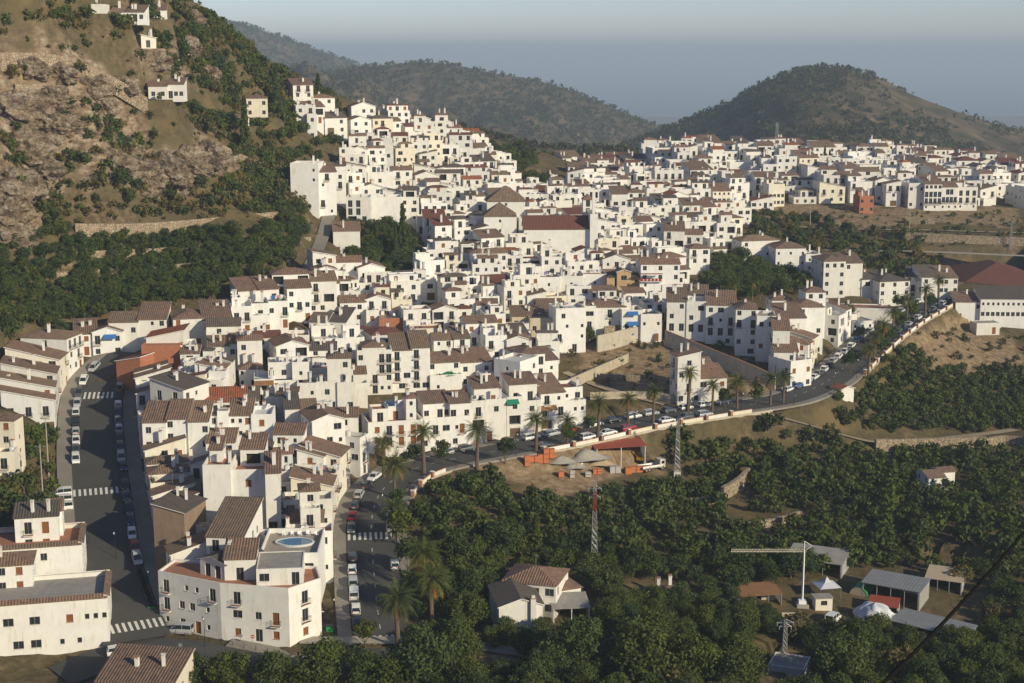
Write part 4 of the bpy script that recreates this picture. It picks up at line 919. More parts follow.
# school
h = NH(); V(h, 922, 958, 278, 302, dep=10, yaw=2, roof='shed', tile='tile_dark', wins={'f': ['ww...', 'w.ww.w']}); V(h, 905, 923, 277, d=488, dep=9, yaw=-16, roof='shed', tile='tile_dark'); add_house(h, 'white school wing with arched windows left of the red sports hall roof', 'school', 'school_building')
h = NH(); V(h, 958, 1060, 287, d=505, dep=42, yaw=-2, roof='hip', tile='tile_maroon', pitch=.34, wins={'all': ['']}, extras=False, zb=-86); add_house(h, 'white sports hall under a huge red-brown hipped roof at the right edge', 'sports hall', 'sports_hall')
h = NH(); V(h, 981, 1062, 299, 326, dep=10, yaw=-3, roof='shed', tile='tile_dark', wins={'f': ['....W..', 'wwwwwwwwwwwwwwww', 'WWWWWWWWWWWWWWWW'], 'all': ['']}); V(h, 956, 983, 302, d=hit(1020,326)[1]+2, dep=8, yaw=-3, roof='shed', tile='tile_brown', wins={'f': ['w.t', 't.w']}); add_house(h, 'long low white school building with two rows of windows below the red hall roof', 'school', 'school_building')
one('tiny white flat-roofed hut on the bare brown slope under the school', 977, 1000, 323, 334, cat='hut', dep=5, yaw=8, wins={'f': ['.o'], 'all': ['']}, par=.1, extras=False)
one('small white farmhouse with brown roof alone among the dark orchard trees at right', 929, 960, 477, 495, cat='farmhouse', dep=6, yaw=14, roof='gable', wins={'f': ['', 's.s.']})
# valley farmhouses
h = NH(); V(h, 503, 556, 583, d=255, dep=9, yaw=-16, roof='hip', tile='tile_brown', wins={'f': ['dpwW']}); V(h, 543, 581, 590, d=258, dep=8, yaw=24, roof='hip', tile='tile_brown', wins={'f': ['w.b.w', ]}); add_house(h, 'farmhouse with large brown pyramid roof and porch among the valley trees', 'farmhouse', 'farmhouse')
h = NH(); V(h, 499, 543, 606, 634, dep=11, yaw=10, roof='gabley', tile='tile_dark', wins={'all': ['']}, extras=False); add_house(h, 'white gable-fronted house with a tall outside chimney in the valley trees', 'farmhouse', 'farmhouse'); GABLE = h
one('low brown-roofed shed among the trees in the lower middle', 657, 690, 597, d=262, cat='shed', dep=6, yaw=18, roof='gable', wall='beige')
one('small white flat-roofed transformer house at the bottom edge under the pylon', 768, 804, 667, d=240, cat='hut', dep=6, yaw=-22, par=.2, wins={'all': ['']}, extras=False, roof='flat')
one('cream roadside house with brown roof above the lower right sheds', 938, 984, 583, d=289, cat='house', wall='beige', dep=6, yaw=-24, roof='shed', tile='tile_ochre')
one('tiny white kiosk house with pitched roof beside the palm street bend', 841, 854, 389, 396, cat='kiosk', dep=4, yaw=30, roof='gabley', tile='tile_red', wins={'all': ['']}, extras=False)
one('long white retaining building with flat roof below the middle apartments', 836, 893, 308, 321, dep=8, yaw=-8, par=.3, wins={'all': ['']})
one('small white row of garages with flat grey roof beside the palm street', 852, 874, 321, 332, cat='garage row', dep=8, yaw=18, par=.3, wins={'f': ['ggg']})
# church
h = NH(); V(h, 524, 590, 229, d=485, dep=12, yaw=2, roof='gable', tile='tile_maroon', pitch=.62, wins={'all': ['']}, extras=False)
V(h, 590.2, 598, 214, d=484, dep=14, yaw=2, par=.1, wins={'all': ['']}, extras=False); V(h, 583, 593, 199, d=499.5, dep=4, yaw=2, roof='hip', pitch=.9, wins={'all': ['', '', '', '', 'a']}, extras=False)
V(h, 592.5, 595.5, 192, d=486, dep=1.2, yaw=2, par=.1, wins={'all': ['']}, extras=False)
V(h, 487, 525, 201, d=506, dep=12, yaw=2, roof='hip', tile='tile_ochre', pitch=.75, wins={'f': ['', '', '..s..'], 'all': ['']}, extras=False); V(h, 484, 516, 216, d=488, dep=10.5, yaw=2, roof='hip', tile='tile_ochre', pitch=.75, wins={'f': ['', '', '..s..'], 'all': ['']}, extras=False)
V(h, 471, 485, 215, d=500, dep=9, yaw=2, roof='hip', tile='tile_dark', wins={'all': ['']}, extras=False)
HANDR.append((521, 590, 233, 485.5)); HANDR.append((583, 598, 232, 485.5)); HANDR.append((487, 516, 222, 485.5))
add_house(h, 'white church with long red-brown nave roof, two pyramid roofs and slim bell tower', 'church', 'church')
# hillside villas
one('white villa with brown roof and chimneys on the left hillside', 148, 183, 86, 99, cat='villa', dep=8, yaw=4, roof='shed', wins={'f': ['wwdww']})
h = NH('cream'); V(h, 246, 267, 98, 117, dep=8, yaw=8, roof='hip', tile='tile_brown', wins={'f': ['w.w', 'w.w']}); add_house(h, 'cream square villa next to the tall cypress on the hillside', 'villa', 'villa'); h.raise_ = True
one('long white villa with terrace near the upper left edge', 110, 144, 12, 22, cat='villa', dep=9, yaw=4, roof='shed', wins={'f': ['wddw']})
one('small white house highest on the left hillside', 91, 104, 4, 12, cat='house', dep=8, yaw=4)
one('white house with a narrow gable wall above a stone ramp on the hillside', 141, 156, 38, 48, cat='house', dep=5, yaw=30, roof='shedr')
one('small white cottage near the top of the left hillside ridge', 152, 166, 10, 19, cat='cottage', dep=7, yaw=10, roof='shed')
one('small white ruined-looking gable on the slope below the cream villa', 229, 241, 118, 126, cat='shed', dep=4, yaw=-30, roof='shedr')
# old quarter, left edge
h = NH(); V(h, 290, 318, 163, 200, dep=10, yaw=-4, wins={'f': ['...', 's..', '.', '..s']}); V(h, 318, 336, 172, d=hit(304,200)[1]+2, dep=9, yaw=14, roof='shed', tile='tile_brown'); add_house(h, 'tall white cluster at the left edge of the old quarter above the garden')
one('white house with arched lower gallery above the town garden', 346, 370, 197, 226, dep=9, yaw=2, wins={'f': ['.a', 'ta', 'aa.']})
one('big blank white building with tall bare walls above the cypress', 368, 402, 197, 226, dep=9, yaw=8, wins={'all': ['']})
one('white cottage with brown roof beside the shaded stair street', 333, 360, 231, 250, dep=8, yaw=8, roof='shed')
h = NH(); V(h, 336, 362, 262, 282, dep=8, yaw=10, roof='gable'); V(h, 358, 385, 268, d=hit(350,282)[1]-2, dep=9, yaw=14, roof='gabley'); add_house(h, 'pair of joined white gabled houses below the town garden')
one('white house with huge plain gable wall beyond the green patch', 533, 567, 181, d=625, cat='house', dep=18, yaw=28, roof='gabley', tile='tile_brown', wins={'f': ['', '..w']})
one('tall white building with brown roof on the far skyline left of centre', 563, 582, 158, d=690, dep=11, yaw=18, roof='shed', wins={'f': ['w.w.w', 'w.w.w', '.w.w']})
one('long low white building with brown roof on the far skyline', 582, 620, 160, d=700, dep=10, yaw=4, roof='shed')
one('brown-walled villa on the far skyline left of centre', 616, 636, 154, d=730, dep=10, yaw=4, roof='gable', tile='tile_maroon')
# ridge quarter
one('long white three-storey terrace with rows of arched windows on the ridge', 925, 958, 184, 210, cat='apartment building', dep=11, yaw=2, roof='shed', wins={'f': ['s.s.s.s.s', 'dddddddd', 'aaaaaaaa', 'wwwwwwww']})
one('white apartment house left of the long arched terrace on the ridge', 909, 925, 183, 208, cat='apartment house', dep=10, yaw=2, roof='flat', wins={'f': ['w.w', 't.t', 'w.w', 't.w']})
one('white apartment house right of the long arched terrace on the ridge', 958, 978, 187, 210, cat='apartment house', dep=10, yaw=2, roof='flat', wins={'f': ['s.s', 'ddd', 'aaa', 'www']})
one('orange brick house at the lower rim of the ridge quarter', 860, 874, 196, 213, dep=9, yaw=4, wall='brick', par=.3, wins={'f': ['w.w', 'w.w', '']})
one('square white block with a grid of windows at the rim of the ridge quarter', 769, 785, 184, 206, dep=10, yaw=8, wins={'f': ['wwww', 'wwww', '']}, wall='cream')
h = NH(); V(h, 780, 806, 185, d=650, dep=9, yaw=8); add_house(h, 'white house behind the square block on the ridge')
one('cream house with rows of arched windows near the middle of the ridge quarter', 713, 731, 191, 210, dep=9, yaw=8, wall='cream', roof='shed', wins={'f': ['aaaa', 'dddd', 'ssss']})
one('big blank white gable block high in the ridge quarter', 730, 753, 162, d=672, dep=12, yaw=8, wins={'all': ['']})
one('broad white block with a long blank side at the left of the ridge quarter', 642, 656, 168, d=655, dep=14, yaw=-14, wins={'f': ['', '.w', '.s']})
one('white flats with four rows of balconies in the ridge quarter', 655, 684, 170, 194, cat='apartment house', dep=9, yaw=4, wins={'f': ['wdw.', 'dddd', 'dddd', 'w.d.']})
one('long low white building with dark brown roof behind the church tower', 612, 645, 194, d=560, dep=9, yaw=4, roof='shed', tile='tile_brown')
one('white house with broad brown roof on the terraced rim', 664, 703, 231, d=500, dep=9, yaw=-4, roof='shed')
one('plain white house with hipped roof at the east rim of town', 744, 782, 241, 264, dep=10, yaw=16, roof='hip', tile='tile_ochre', wins={'f': ['w.t', 's.s.', 'w..w']})
# ---------------------------------------------------------------- rows along streets
ROOFMIX = ['shed', 'shed', 'flat', 'gable', 'flat', 'hip']
def row(L, s0, s1, off, dep, hgt, wmin=5.5, wmax=8, roofs=ROOFMIX, seed=1, where='', tiles=('tile_brown', 'tile_ochre')):
    r = random.Random(seed); s_ = s0; n = 0
    while s_ < s1-3:
        w_ = min(r.uniform(wmin, wmax), s1-s_); a = along(L, s_, off); b_ = along(L, s_+w_, off); s_ += w_
        if off > 0: a, b_ = b_, a
        t = Vector((b_[0]-a[0], b_[1]-a[1])).normalized(); nx, ny = -t.y, t.x; dp = dep*r.uniform(.9, 1.1)
        P = [(a[0], a[1]), (b_[0], b_[1]), (b_[0]+nx*dp, b_[1]+ny*dp), (a[0]+nx*dp, a[1]+ny*dp)]
        if overlap(P, -.25) > .25: continue
        h = NH(r.choice(['white', 'white', 'white', 'cream', 'greywhite'])); zg = (a[2]+b_[2])/2; hh = hgt+r.uniform(-.8, 1.0); rf = r.choice(roofs)
        h.vol(P, min(gz(*P[0]), gz(*P[1]), gz(*P[2]), gz(*P[3]))-1, zg+hh, rf, r.choice(tiles), zvis=zg+.15, par=.8)
        if rf == 'flat' and r.random() < .7:
            Q = [lerp(lerp(P[0],P[1],u),lerp(P[3],P[2],u),v_) for u, v_ in ((.1,.35),(.7,.35),(.7,.95),(.1,.95))]
            h.vol(Q, zg+hh-1, zg+hh+1.7, r.choice(['shed', 'flat', 'hip']), 'tile_brown', zvis=zg+hh-.8, par=.3)
        occupy(P); n += 1; h.info['where'] = where; add_house(h, None)
s445 = s_at(LS, 98, 440)
row(LS, 6, s_at(LS, 97, 432), 8.9, 12, 8.0, seed=3, where='the curved row left of the shaded street', roofs=['shed', 'shed', 'shed', 'hip'], tiles=('tile_brown', 'tile_brown', 'tile_ochre'))
row(LS, 22, Llen(LS)-14, -8.8, 8, 7.6, 4.5, 6, seed=4, where='the shaded row facing the left street')
row(RS, s_at(RS, 379, 625), s_at(RS, 376, 495), -7.5, 8.5, 8.2, 4.2, 5.6, seed=9, where='the sunny row facing the curving palm street', roofs=['shed', 'flat', 'shed', 'flat'])
row(RS, s_at(RS, 372, 500), s_at(RS, 390, 474), -7.5, 8, 8.2, 5, 7, seed=6, where='the sunny row facing the curving palm street')
row(RS, s_at(RS, 828, 382), s_at(RS, 872, 340), -7.5, 10, 8.6, 5, 7, seed=8, where='the stepped row up the right end of the palm street', roofs=['flat', 'shed', 'hip'])
# ---------------------------------------------------------------- the rest of the town, house by house
GREEN = [[(328,232),(350,222),(365,225),(402,228),(425,250),(440,272),(400,300),(385,295),(345,262),(325,262)], [(488,150),(520,152),(545,172),(548,192),(520,188),(495,176)], [(225,95),(300,128),(372,148),(330,166),(286,160),(225,160)],
 [(716,262),(745,262),(772,268),(822,276),(822,290),(770,298),(716,300),(700,285)], [(558,346),(600,340),(668,338),(672,312),(735,345),(790,388),(740,402),(600,402),(565,385)], [(800,205),(1024,205),(1024,214),(960,222),(740,222),(742,212)]]
def fill(poly, yaw0, yj, where, seed, sp=10.5, st=(2, 3), wr=(6.5, 10), dr=(6.5, 9), tilep=.5, flatp=.45, walls=('white',)*12+('cream', 'greywhite', 'greywhite')):
    r = random.Random(seed); W_ = [hit(*p) for p in poly]; x0 = min(p[0] for p in W_); x1 = max(p[0] for p in W_); y0 = min(p[1] for p in W_); y1 = max(p[1] for p in W_)
    cxm, cym = (x0+x1)/2, (y0+y1)/2; R = math.hypot(x1-x0, y1-y0)/2+sp; a0 = math.radians(yaw0); n = 0; q = -R
    while q < R:
        p = -R+r.uniform(0, sp)
        while p < R:
            w_ = r.uniform(*wr); d_ = r.uniform(*dr); x = cxm+p*math.cos(a0)-q*math.sin(a0); y = cym+p*math.sin(a0)+q*math.cos(a0)+r.uniform(-1.2, 1.2)
            p += w_+r.choice([.05, .05, .6, 1.8])
            if not (x0 <= x <= x1 and y0 <= y <= y1): continue
            zg = gz(x, y); px, py = proj(x, y, zg)
            if not inpoly(px, py, poly) or any(inpoly(px, py, g) for g in GREEN): continue
            yw = a0+math.radians(r.uniform(-yj, yj)); c_, s_ = math.cos(yw), math.sin(yw)
            def R2(u, v_): return (x+u*c_-v_*s_, y+u*s_+v_*c_)
            P = [R2(-w_/2, -d_/2), R2(w_/2, -d_/2), R2(w_/2, d_/2), R2(-w_/2, d_/2)]
            if overlap(P) > .12: continue
            k = r.randint(*st); zs = [gz(*c) for c in P]; zf = max(zs[0], zs[1]); zt = max(zf, (min(zs)+max(zs))/2)+k*FL*r.uniform(.92, 1.04)
            zt = min(zt, zf+k*FL+3); zt = max(zt, max(zs)+2.4)
            lim = 1e9
            for a_, b_, yv, dh in HANDR:
                if dh > y+2:
                    pc = [proj(c[0], c[1], zt+1.2) for c in P]
                    if min(q_[0] for q_ in pc) < b_-2 and max(q_[0] for q_ in pc) > a_+2 and min(q_[1] for q_ in pc) < yv:
                        lim = min(lim, zpix((a_+b_)/2, yv, y)-1.2)
            if lim < zt:
                zt = lim
                if zt-zf < 2.6:
                    if any(dh == 485.5 and dh > y+2 and min(q_[0] for q_ in [proj(c[0], c[1], zt) for c in P]) < b_-2 and max(q_[0] for q_ in [proj(c[0], c[1], zt) for c in P]) > a_+2 for a_, b_, yv, dh in HANDR): continue
                    zt = zf+2.75
                zt = max(zt, min(zs)+2.75)
            h = NH(r.choice(walls)); rf = 'flat' if r.random() < flatp else r.choice(['shed', 'gable', 'gabley', 'hip', 'shed', 'shedr', 'shedl'])
            tl = r.choice(['tile_brown', 'tile_brown', 'tile_ochre', 'tile_dark', 'tile_brown', 'tile_maroon'] if r.random() < .97 else ['tile_red'])
            h.vol(P, min(zs)-1, zt, rf, tl, zvis=zf, par=r.choice([.5, .9, .9]))
            t = r.random()
            if rf == 'flat' and t < .75:
                u0, u1 = r.choice([(-.5, .1), (-.1, .5), (-.5, .5), (-.3, .4)]); v0 = r.uniform(-.1, .2)
                Q = [R2(u0*w_*.98, v0*d_), R2(u1*w_*.98, v0*d_), R2(u1*w_*.98, .49*d_), R2(u0*w_*.98, .49*d_)]
                h.vol(Q, zt-.9, zt+r.choice([1.5, 2.0, 2.4]), r.choice(['flat', 'flat', 'shed', 'hip', 'gable']), tl, zvis=zt-.8, par=.3, extras=r.random() < .6)
            if t > .35 and r.random() < .6:
                u0, u1 = r.choice([(-.5, .0), (0, .5), (-.45, .45)]); e = r.uniform(1.5, 3.2)
                Q = [R2(u0*w_, -d_/2-e), R2(u1*w_, -d_/2-e), R2(u1*w_, -d_/2-.01), R2(u0*w_, -d_/2-.01)]
                if overlap(Q) < .15:
                    h.vol(Q, min(gz(*c) for c in Q)-1, min(zt-2.2, zf+FL*(k-1)), r.choice(['flat', 'flat', 'shed']), tl, zvis=min(gz(*Q[0]), gz(*Q[1])), par=.9, extras=False); occupy(Q)
            occupy(P); h.info['where'] = where; add_house(h, None); n += 1
        q += sp
    return n
church_poly = [XY(478,236), XY(600,236), XY(606,222), XY(484,218)]
n1 = fill([(150,600),(128,470),(118,400),(150,378),(200,372),(262,400),(352,425),(345,470),(332,520),(330,600),(250,640)], 2, 7, 'the wedge between the two streets', 21, sp=5.2, wr=(3.8,6.5), dr=(4,6), flatp=.55, st=(2,3))
n2 = fill([(176,352),(212,318),(250,296),(300,296),(325,262),(345,262),(400,300),(440,320),(560,345),(560,385),(490,395),(360,395),(352,425),(262,400),(200,372)], 12, 8, 'the quarter above the wedge', 22, sp=8.6, flatp=.66, wr=(5.5,9), dr=(6,8))
n3 = fill([(335,300),(330,262),(332,205),(345,160),(300,150),(420,132),(480,150),(520,180),(600,178),(640,178),(742,205),(742,245),(700,270),(668,300),(655,335),(560,345),(440,320)], 14, 10, 'the old quarter around the church', 23, sp=8.5, st=(2,3), flatp=.74, wr=(5.2,9), dr=(5.5,7.8))
n4 = fill([(275,108),(300,104),(345,118),(420,134),(480,150),(440,160),(340,150),(300,130)], 18, 10, 'the string of houses climbing to the hillside', 24, sp=9.5, st=(2,2))
n5 = fill([(640,178),(650,158),(700,150),(760,156),(850,156),(905,160),(960,168),(1030,180),(1130,196),(1130,212),(1030,208),(960,212),(870,216),(800,208),(742,210)], 8, 9, 'the ridge quarter', 25, flatp=.68, sp=9.6, wr=(6,11), dr=(8,11), st=(2,3))
n6 = fill([(545,185),(560,165),(640,160),(640,178),(600,182)], 8, 8, 'the far side of the old quarter', 26, sp=11, wr=(8,12))
print('houses', len(HOUSES), n1, n2, n3, n4, n5, n6)
def level_site(v, up=False):
    P = v['poly']; cx, cy = sum(p[0] for p in P)/len(P), sum(p[1] for p in P)/len(P)
    ex = 4.5 if up else 2.6
    Q = [(cx+(x-cx)*(1+ex/max(2, math.hypot(x-cx, y-cy))), cy+(y-cy)*(1+ex/max(2, math.hypot(x-cx, y-cy)))) for x, y in P]
    i0 = max(int((min(q[0] for q in Q)-GX0)/GS), 0); i1 = int((max(q[0] for q in Q)-GX0)/GS)+2; j0 = max(int((min(q[1] for q in Q)-GY0)/GS), 0); j1 = int((max(q[1] for q in Q)-GY0)/GS)+2
    m = inpoly(XX[j0:j1, i0:i1], YY[j0:j1, i0:i1], Q); sub = HG[j0:j1, i0:i1]; lim = v['zvis']-.15
    sub[m & (sub > lim)] = lim
    if up: sub[m & (sub < lim)] = lim
for h in HOUSES:
    if h.vols[0]['zvis'] > -150: level_site(h.vols[0], getattr(h, 'raise_', False))
for L in ROADS.values():      # roads stay as they were cut
    pass
make_ground()
# ---------------------------------------------------------------- what shows: painter's id buffer of all volumes
def hull(P):
    P = sorted(set(P)); 
    def half(Q):
        o = []
        for p in Q:
            while len(o) > 1 and (o[-1][0]-o[-2][0])*(p[1]-o[-2][1])-(o[-1][1]-o[-2][1])*(p[0]-o[-2][0]) <= 0: o.pop()
            o.append(p)
        return o[:-1]
    return half(P)+half(P[::-1])
IDB = np.full((683, 1024), -1, np.int32)
items = []
for i, h in enumerate(HOUSES):
    for v in h.vols:
        c = (sum(p[0] for p in v['poly'])/len(v['poly']), sum(p[1] for p in v['poly'])/len(v['poly']))
        items.append((c[1]+c[0]*0, i, v))
items.sort(key=lambda t: -t[0])
def seen(x, y, z):
    for k in range(8, 40):
        t = k/40
        if gz(x*t, y*t) > z*t and y*t > 100: return False
    return True
for d_, i, v in items:
    c = v['poly'][0]
    if not seen(c[0], c[1], v['z1']): continue
    pr = [proj(p[0], p[1], z) for p in v['poly'] for z in (v['zvis'], v['z1']+(1 if v['roof'] not in ('flat',) else 0))]
    hp = hull(pr); xs = [p[0] for p in hp]; ys = [p[1] for p in hp]
    a, b_, c_, e = max(int(min(xs)), 0), min(int(max(xs))+2, 1024), max(int(min(ys)), 0), min(int(max(ys))+2, 683)
    if a >= b_ or c_ >= e: continue
    X, Y = np.meshgrid(np.arange(a, b_)+.5, np.arange(c_, e)+.5); m = inpoly(X, Y, hp); IDB[c_:e, a:b_][m] = i
cnt = np.bincount(IDB[IDB >= 0], minlength=len(HOUSES)); ysum = {}
for i, h in enumerate(HOUSES):
    h.info['vis'] = int(cnt[i])
    if cnt[i]:
        yy_, xx_ = np.nonzero(IDB == i); h.info['c'] = (float(xx_.mean()), float(yy_.mean()))
print('visible', int((cnt > 0).sum()), 'over 25px', int((cnt > 25).sum()))
vis = [h for h in HOUSES if h.info['vis'] >= 14]
vis.sort(key=lambda h: (h.info['label'] is None, -h.info['vis']))
INDIV = vis[:296]; REST = vis[296:]
LANDM = [('the church tower', 600, 215), ('the church pyramids', 503, 210), ('the cypress pair', 403, 235), ('the ochre stone house', 623, 290), ('the orange brick house', 160, 358), ('the orange-red roof', 228, 393), ('the tall blank white block', 233, 495), ('the pool terrace', 290, 542), ('the wedge-tip building', 250, 600),
 ('the stair street', 318, 245), ('the apartment complex', 730, 320), ('the red balcony inn', 660, 282), ('the ridge brick house', 867, 204), ('the ridge arched terrace', 940, 196), ('the ridge square block', 777, 194), ('the lattice mast', 776, 150), ('the skyline green patch', 515, 172), ('the cream villa', 256, 106),
 ('the green parasol', 448, 382), ('the rounded corner building', 395, 428), ('the beige unfinished house', 540, 328), ('the blank bare-walled building', 385, 208), ('the three blue awnings', 632, 318), ('the leftmost tall apartments', 795, 262), ('the brick upper wall', 390, 325), ('the far gabled house', 550, 185)]
used = {}
ORD = ['nearest', 'second', 'third', 'fourth', 'fifth', 'sixth', 'seventh', 'eighth', 'ninth', 'tenth', 'eleventh', 'twelfth', 'thirteenth', 'fourteenth', 'fifteenth', 'sixteenth', 'seventeenth', 'eighteenth', 'nineteenth', 'twentieth']
COLN = {'white': 'white', 'cream': 'cream', 'greywhite': 'greyish white', 'ochre': 'ochre', 'beige': 'beige', 'brownplaster': 'brown', 'brick': 'brick', 'palestone': 'stone'}
TILN = {'tile_brown': 'brown', 'tile_ochre': 'ochre', 'tile_dark': 'dark', 'tile_maroon': 'reddish', 'tile_red': 'red'}
byl = {}
for h in INDIV:
    if h.info['label']: continue
    x, y = h.info['c']; l = min(LANDM, key=lambda q: (q[1]-x)**2+((q[2]-y)*1.6)**2); dx, dy = x-l[1], (y-l[2])*1.6
    dr_ = ('right of' if dx > 0 else 'left of') if abs(dx) > abs(dy) else ('below' if dy > 0 else 'above')
    v = h.vols[0]; rf = 'a flat roof' if v['roof'] in ('flat', 'rim') else f"a {TILN[v['tile']]} {'hipped' if v['roof']=='hip' else 'gabled' if 'gable' in v['roof'] else 'sloping'} roof"
    byl.setdefault((COLN[h.wall]+' house with '+rf, dr_, l[0]), []).append((dx*dx+dy*dy, h))
for (ft, dr_, lm), q in byl.items():
    q.sort(key=lambda t: t[0])
    for k, (_, h) in enumerate(q): h.info['label'] = f"{ft}, {ORD[min(k,19)]} such {dr_} {lm}"
for h in INDIV:
    near = h.vols[0]['poly'][0][1] < 340
    wh = h.info.get('where')
    o = emit(h, 2 if near else 1)
    g = {'the wedge between the two streets': 'houses in the wedge between the streets', 'the ridge quarter': 'houses of the ridge quarter'}.get(wh, 'houses of '+wh if wh and 'quarter' in wh else ('houses in '+wh if wh else None))
    tag(o, h.info['label'], h.info['cat'], g); h.root = o
if REST:
    big = MB(); base = None
    for h in REST:
        for v in h.vols: v['extras'] = v['extras'] and h.r.random() < .5
        g, off = emit(h, 0); big.add(g, off)
    tag(big.obj('houses'), 'the remaining small white houses packed between the others in the far quarters', 'houses', kind='stuff')
print('individual', len(INDIV), 'rest', len(REST), 'objects', len(bpy.data.objects))
# ---------------------------------------------------------------- vegetation
def leaves(rng, C, Rc, n, size, mat=None):
    """n leaf quads round clump centres C (k,3) with clump radii Rc"""
    k = len(C); idx = rng.integers(0, k, n)
    d = rng.normal(size=(n, 3)); d /= np.linalg.norm(d, axis=1)[:, None]
    P = C[idx]+d*(Rc[idx]*(0.55+0.5*rng.random(n)))[:, None]
    nrm = d+rng.normal(size=(n, 3))*.55; nrm /= np.linalg.norm(nrm, axis=1)[:, None]
    u = np.cross(nrm, rng.normal(size=(n, 3))); u /= np.linalg.norm(u, axis=1)[:, None]; v = np.cross(nrm, u)
    s_ = size*(.6+.8*rng.random(n))[:, None]
    V = np.stack([P-u*s_, P-v*s_*.6, P+u*s_, P+v*s_*.6], 1).reshape(-1, 3)
    return V, np.arange(n*4).reshape(-1, 4)
def crown_arrays(seed, R=1.0, hgt=1.1, z0=.5, nc=16, n=900, size=.12, shape='round'):
    rng = np.random.default_rng(seed); C = []; rc = []
    for _ in range(nc):
        a = rng.random()*2*PI; t = rng.random()
        if shape == 'cone': z = z0+hgt*t; rr = R*(1-t)**.75*rng.uniform(.2, .8); cr = R*(.45*(1-t)+.12)
        else:
            z = z0+hgt*(.15+.8*t); prof = math.sqrt(max(.05, 1-(2*t-.9)**2*.8)); rr = R*prof*rng.uniform(.25, .85); cr = R*rng.uniform(.26, .44)
        C.append((rr*math.cos(a), rr*math.sin(a), z)); rc.append(cr)
    C = np.array(C); rc = np.array(rc); return leaves(rng, C, rc, n, size)
def crown_mesh(name, mat, **k):
    V, Q = crown_arrays(**k); return npmesh(name, V, Q, mat)
def trunk_mesh(h_=.8, r=.07, br=4, seed=1):
    rr = random.Random(seed); g = MB(); g.bar((0,0,-.3),(0.02,0,h_*.55), r*1.2, 'bark', 6, r*.85); 
    for k in range(br):
        a = k*2*PI/br+rr.uniform(-.4,.4); g.bar((0.02,0,h_*.5),(math.cos(a)*.42,math.sin(a)*.42,h_*1.15), r*.6, 'bark', 5, r*.2)
    return g.mesh('trunk')
TREEM = {}
def kinds(name, mats, nvar, **k):
    TREEM[name] = [(crown_mesh('crown', mats[i % len(mats)], seed=1000*len(TREEM)+i, **k), trunk_mesh(.8, .06, 4, i)) for i in range(nvar)]
kinds('orchard', ['leaf', 'leaf_dark', 'leaf', 'leaf_dark'], 6, n=1900, size=.072, nc=20, hgt=1.15, z0=.35)
kinds('lush', ['leaf', 'leaf', 'leaf_dark'], 5, n=6000, size=.046, nc=34, hgt=1.25, z0=.3)
kinds('scrub', ['leaf_dark', 'leaf', 'leaf_dry', 'leaf_dark'], 6, n=700, size=.12, nc=12, hgt=.9, z0=.1)
kinds('street', ['leaf', 'leaf_dark'], 3, n=1500, size=.085, nc=16, hgt=1.1, z0=1.0)
kinds('cypress', ['leaf_dark'], 2, R=1.1, n=6000, size=.2, nc=90, hgt=8.0, z0=.2, shape='cone')
kinds('yellow', ['leaf_dry'], 2, n=1200, size=.09, nc=16, hgt=1.1, z0=.3)
def palm_mesh(seed):
    rr = random.Random(seed); g = MB()
    for k in range(46):
        a = k*2.399+rr.uniform(-.2,.2); el = math.radians(72-95*(k/46)+rr.uniform(-8,8)); L_ = rr.uniform(.85,1.1); dead = k > 41
        p = Vector((0,0,0)); d = Vector((math.cos(a)*math.cos(el), math.sin(a)*math.cos(el), math.sin(el))); side = Vector((-math.sin(a), math.cos(a), 0)); seg = 7; mat = 'dead_frond' if dead else 'palm_leaf'
        for q in range(seg):
            st = L_/seg; np_ = p+d*st; w0 = .15*math.sin(PI*min(1,(q+.35)/seg*1.0))+.02
            upv = side.cross(d).normalized()
            for s_ in (-1, 1):   # leaflets, two per side and segment, hanging
                for e in (.1, .6):
                    b0 = p+d*st*e; tip = b0+side*s_*w0*1.15+d*st*1.0-Vector((0,0,w0*.65)); g.face([b0-d*.012, b0+d*.035, tip], mat)
            g.face([p-side*.008, p+side*.008, np_+side*.006, np_-side*.006], mat)
            p = np_; d = (d-Vector((0,0,(.20 if not dead else .34)))).normalized()
    return g.mesh('crown')
def palm_trunk(seed):
    g = MB(); n = 9; pr = None; rr = random.Random(seed); bx = rr.uniform(-.03,.03)
    for k in range(n):
        t = k/n; p = (bx*t*t*2, 0, t); q = (bx*(t+1/n)**2*2, 0, t+1/n)
        g.bar(p, q, .052-.012*t+(.004 if k % 2 else 0), 'bark', 7, .05-.012*t)
    g.bar((bx*2,0,.93),(bx*2,0,1.02),.05,'bark',7,.035); return g.mesh('trunk')
PALM = [(palm_mesh(i), palm_trunk(i)) for i in range(3)]
NT = [0]
def tree(kind, x, y, r, label=None, cat=None, grp=None, name=None, hs=1.0, z=None, i=None):
    rr = random.Random(int(x*31+y*17)); c, t = TREEM[kind][(i if i is not None else rr.randrange(99)) % len(TREEM[kind])]
    z = gz(x, y) if z is None else z
    root = link(name or kind+'_tree', None, None, (x, y, z)); root.rotation_euler[2] = rr.random()*6.28; root.scale = (r, r, r*hs)
    link('crown', c, root); link('trunk', t, root); tag(root, label, cat, grp); NT[0] += 1; return root
def palm(px, py, hgt, r, label, z=None):
    x, y, zz = hit(px, py); i = int(px*7+py) % 3
    root = link('palm_tree', None, None, (x, y, zz)); c, t = PALM[i]
    a = link('trunk', t, root); a.scale = (hgt*.9, hgt*.9, hgt); b_ = link('crown', c, root, (0, 0, hgt)); b_.scale = (r, r, r); b_.rotation_euler[2] = px
    tag(root, label, 'palm tree', 'palm trees'); return root
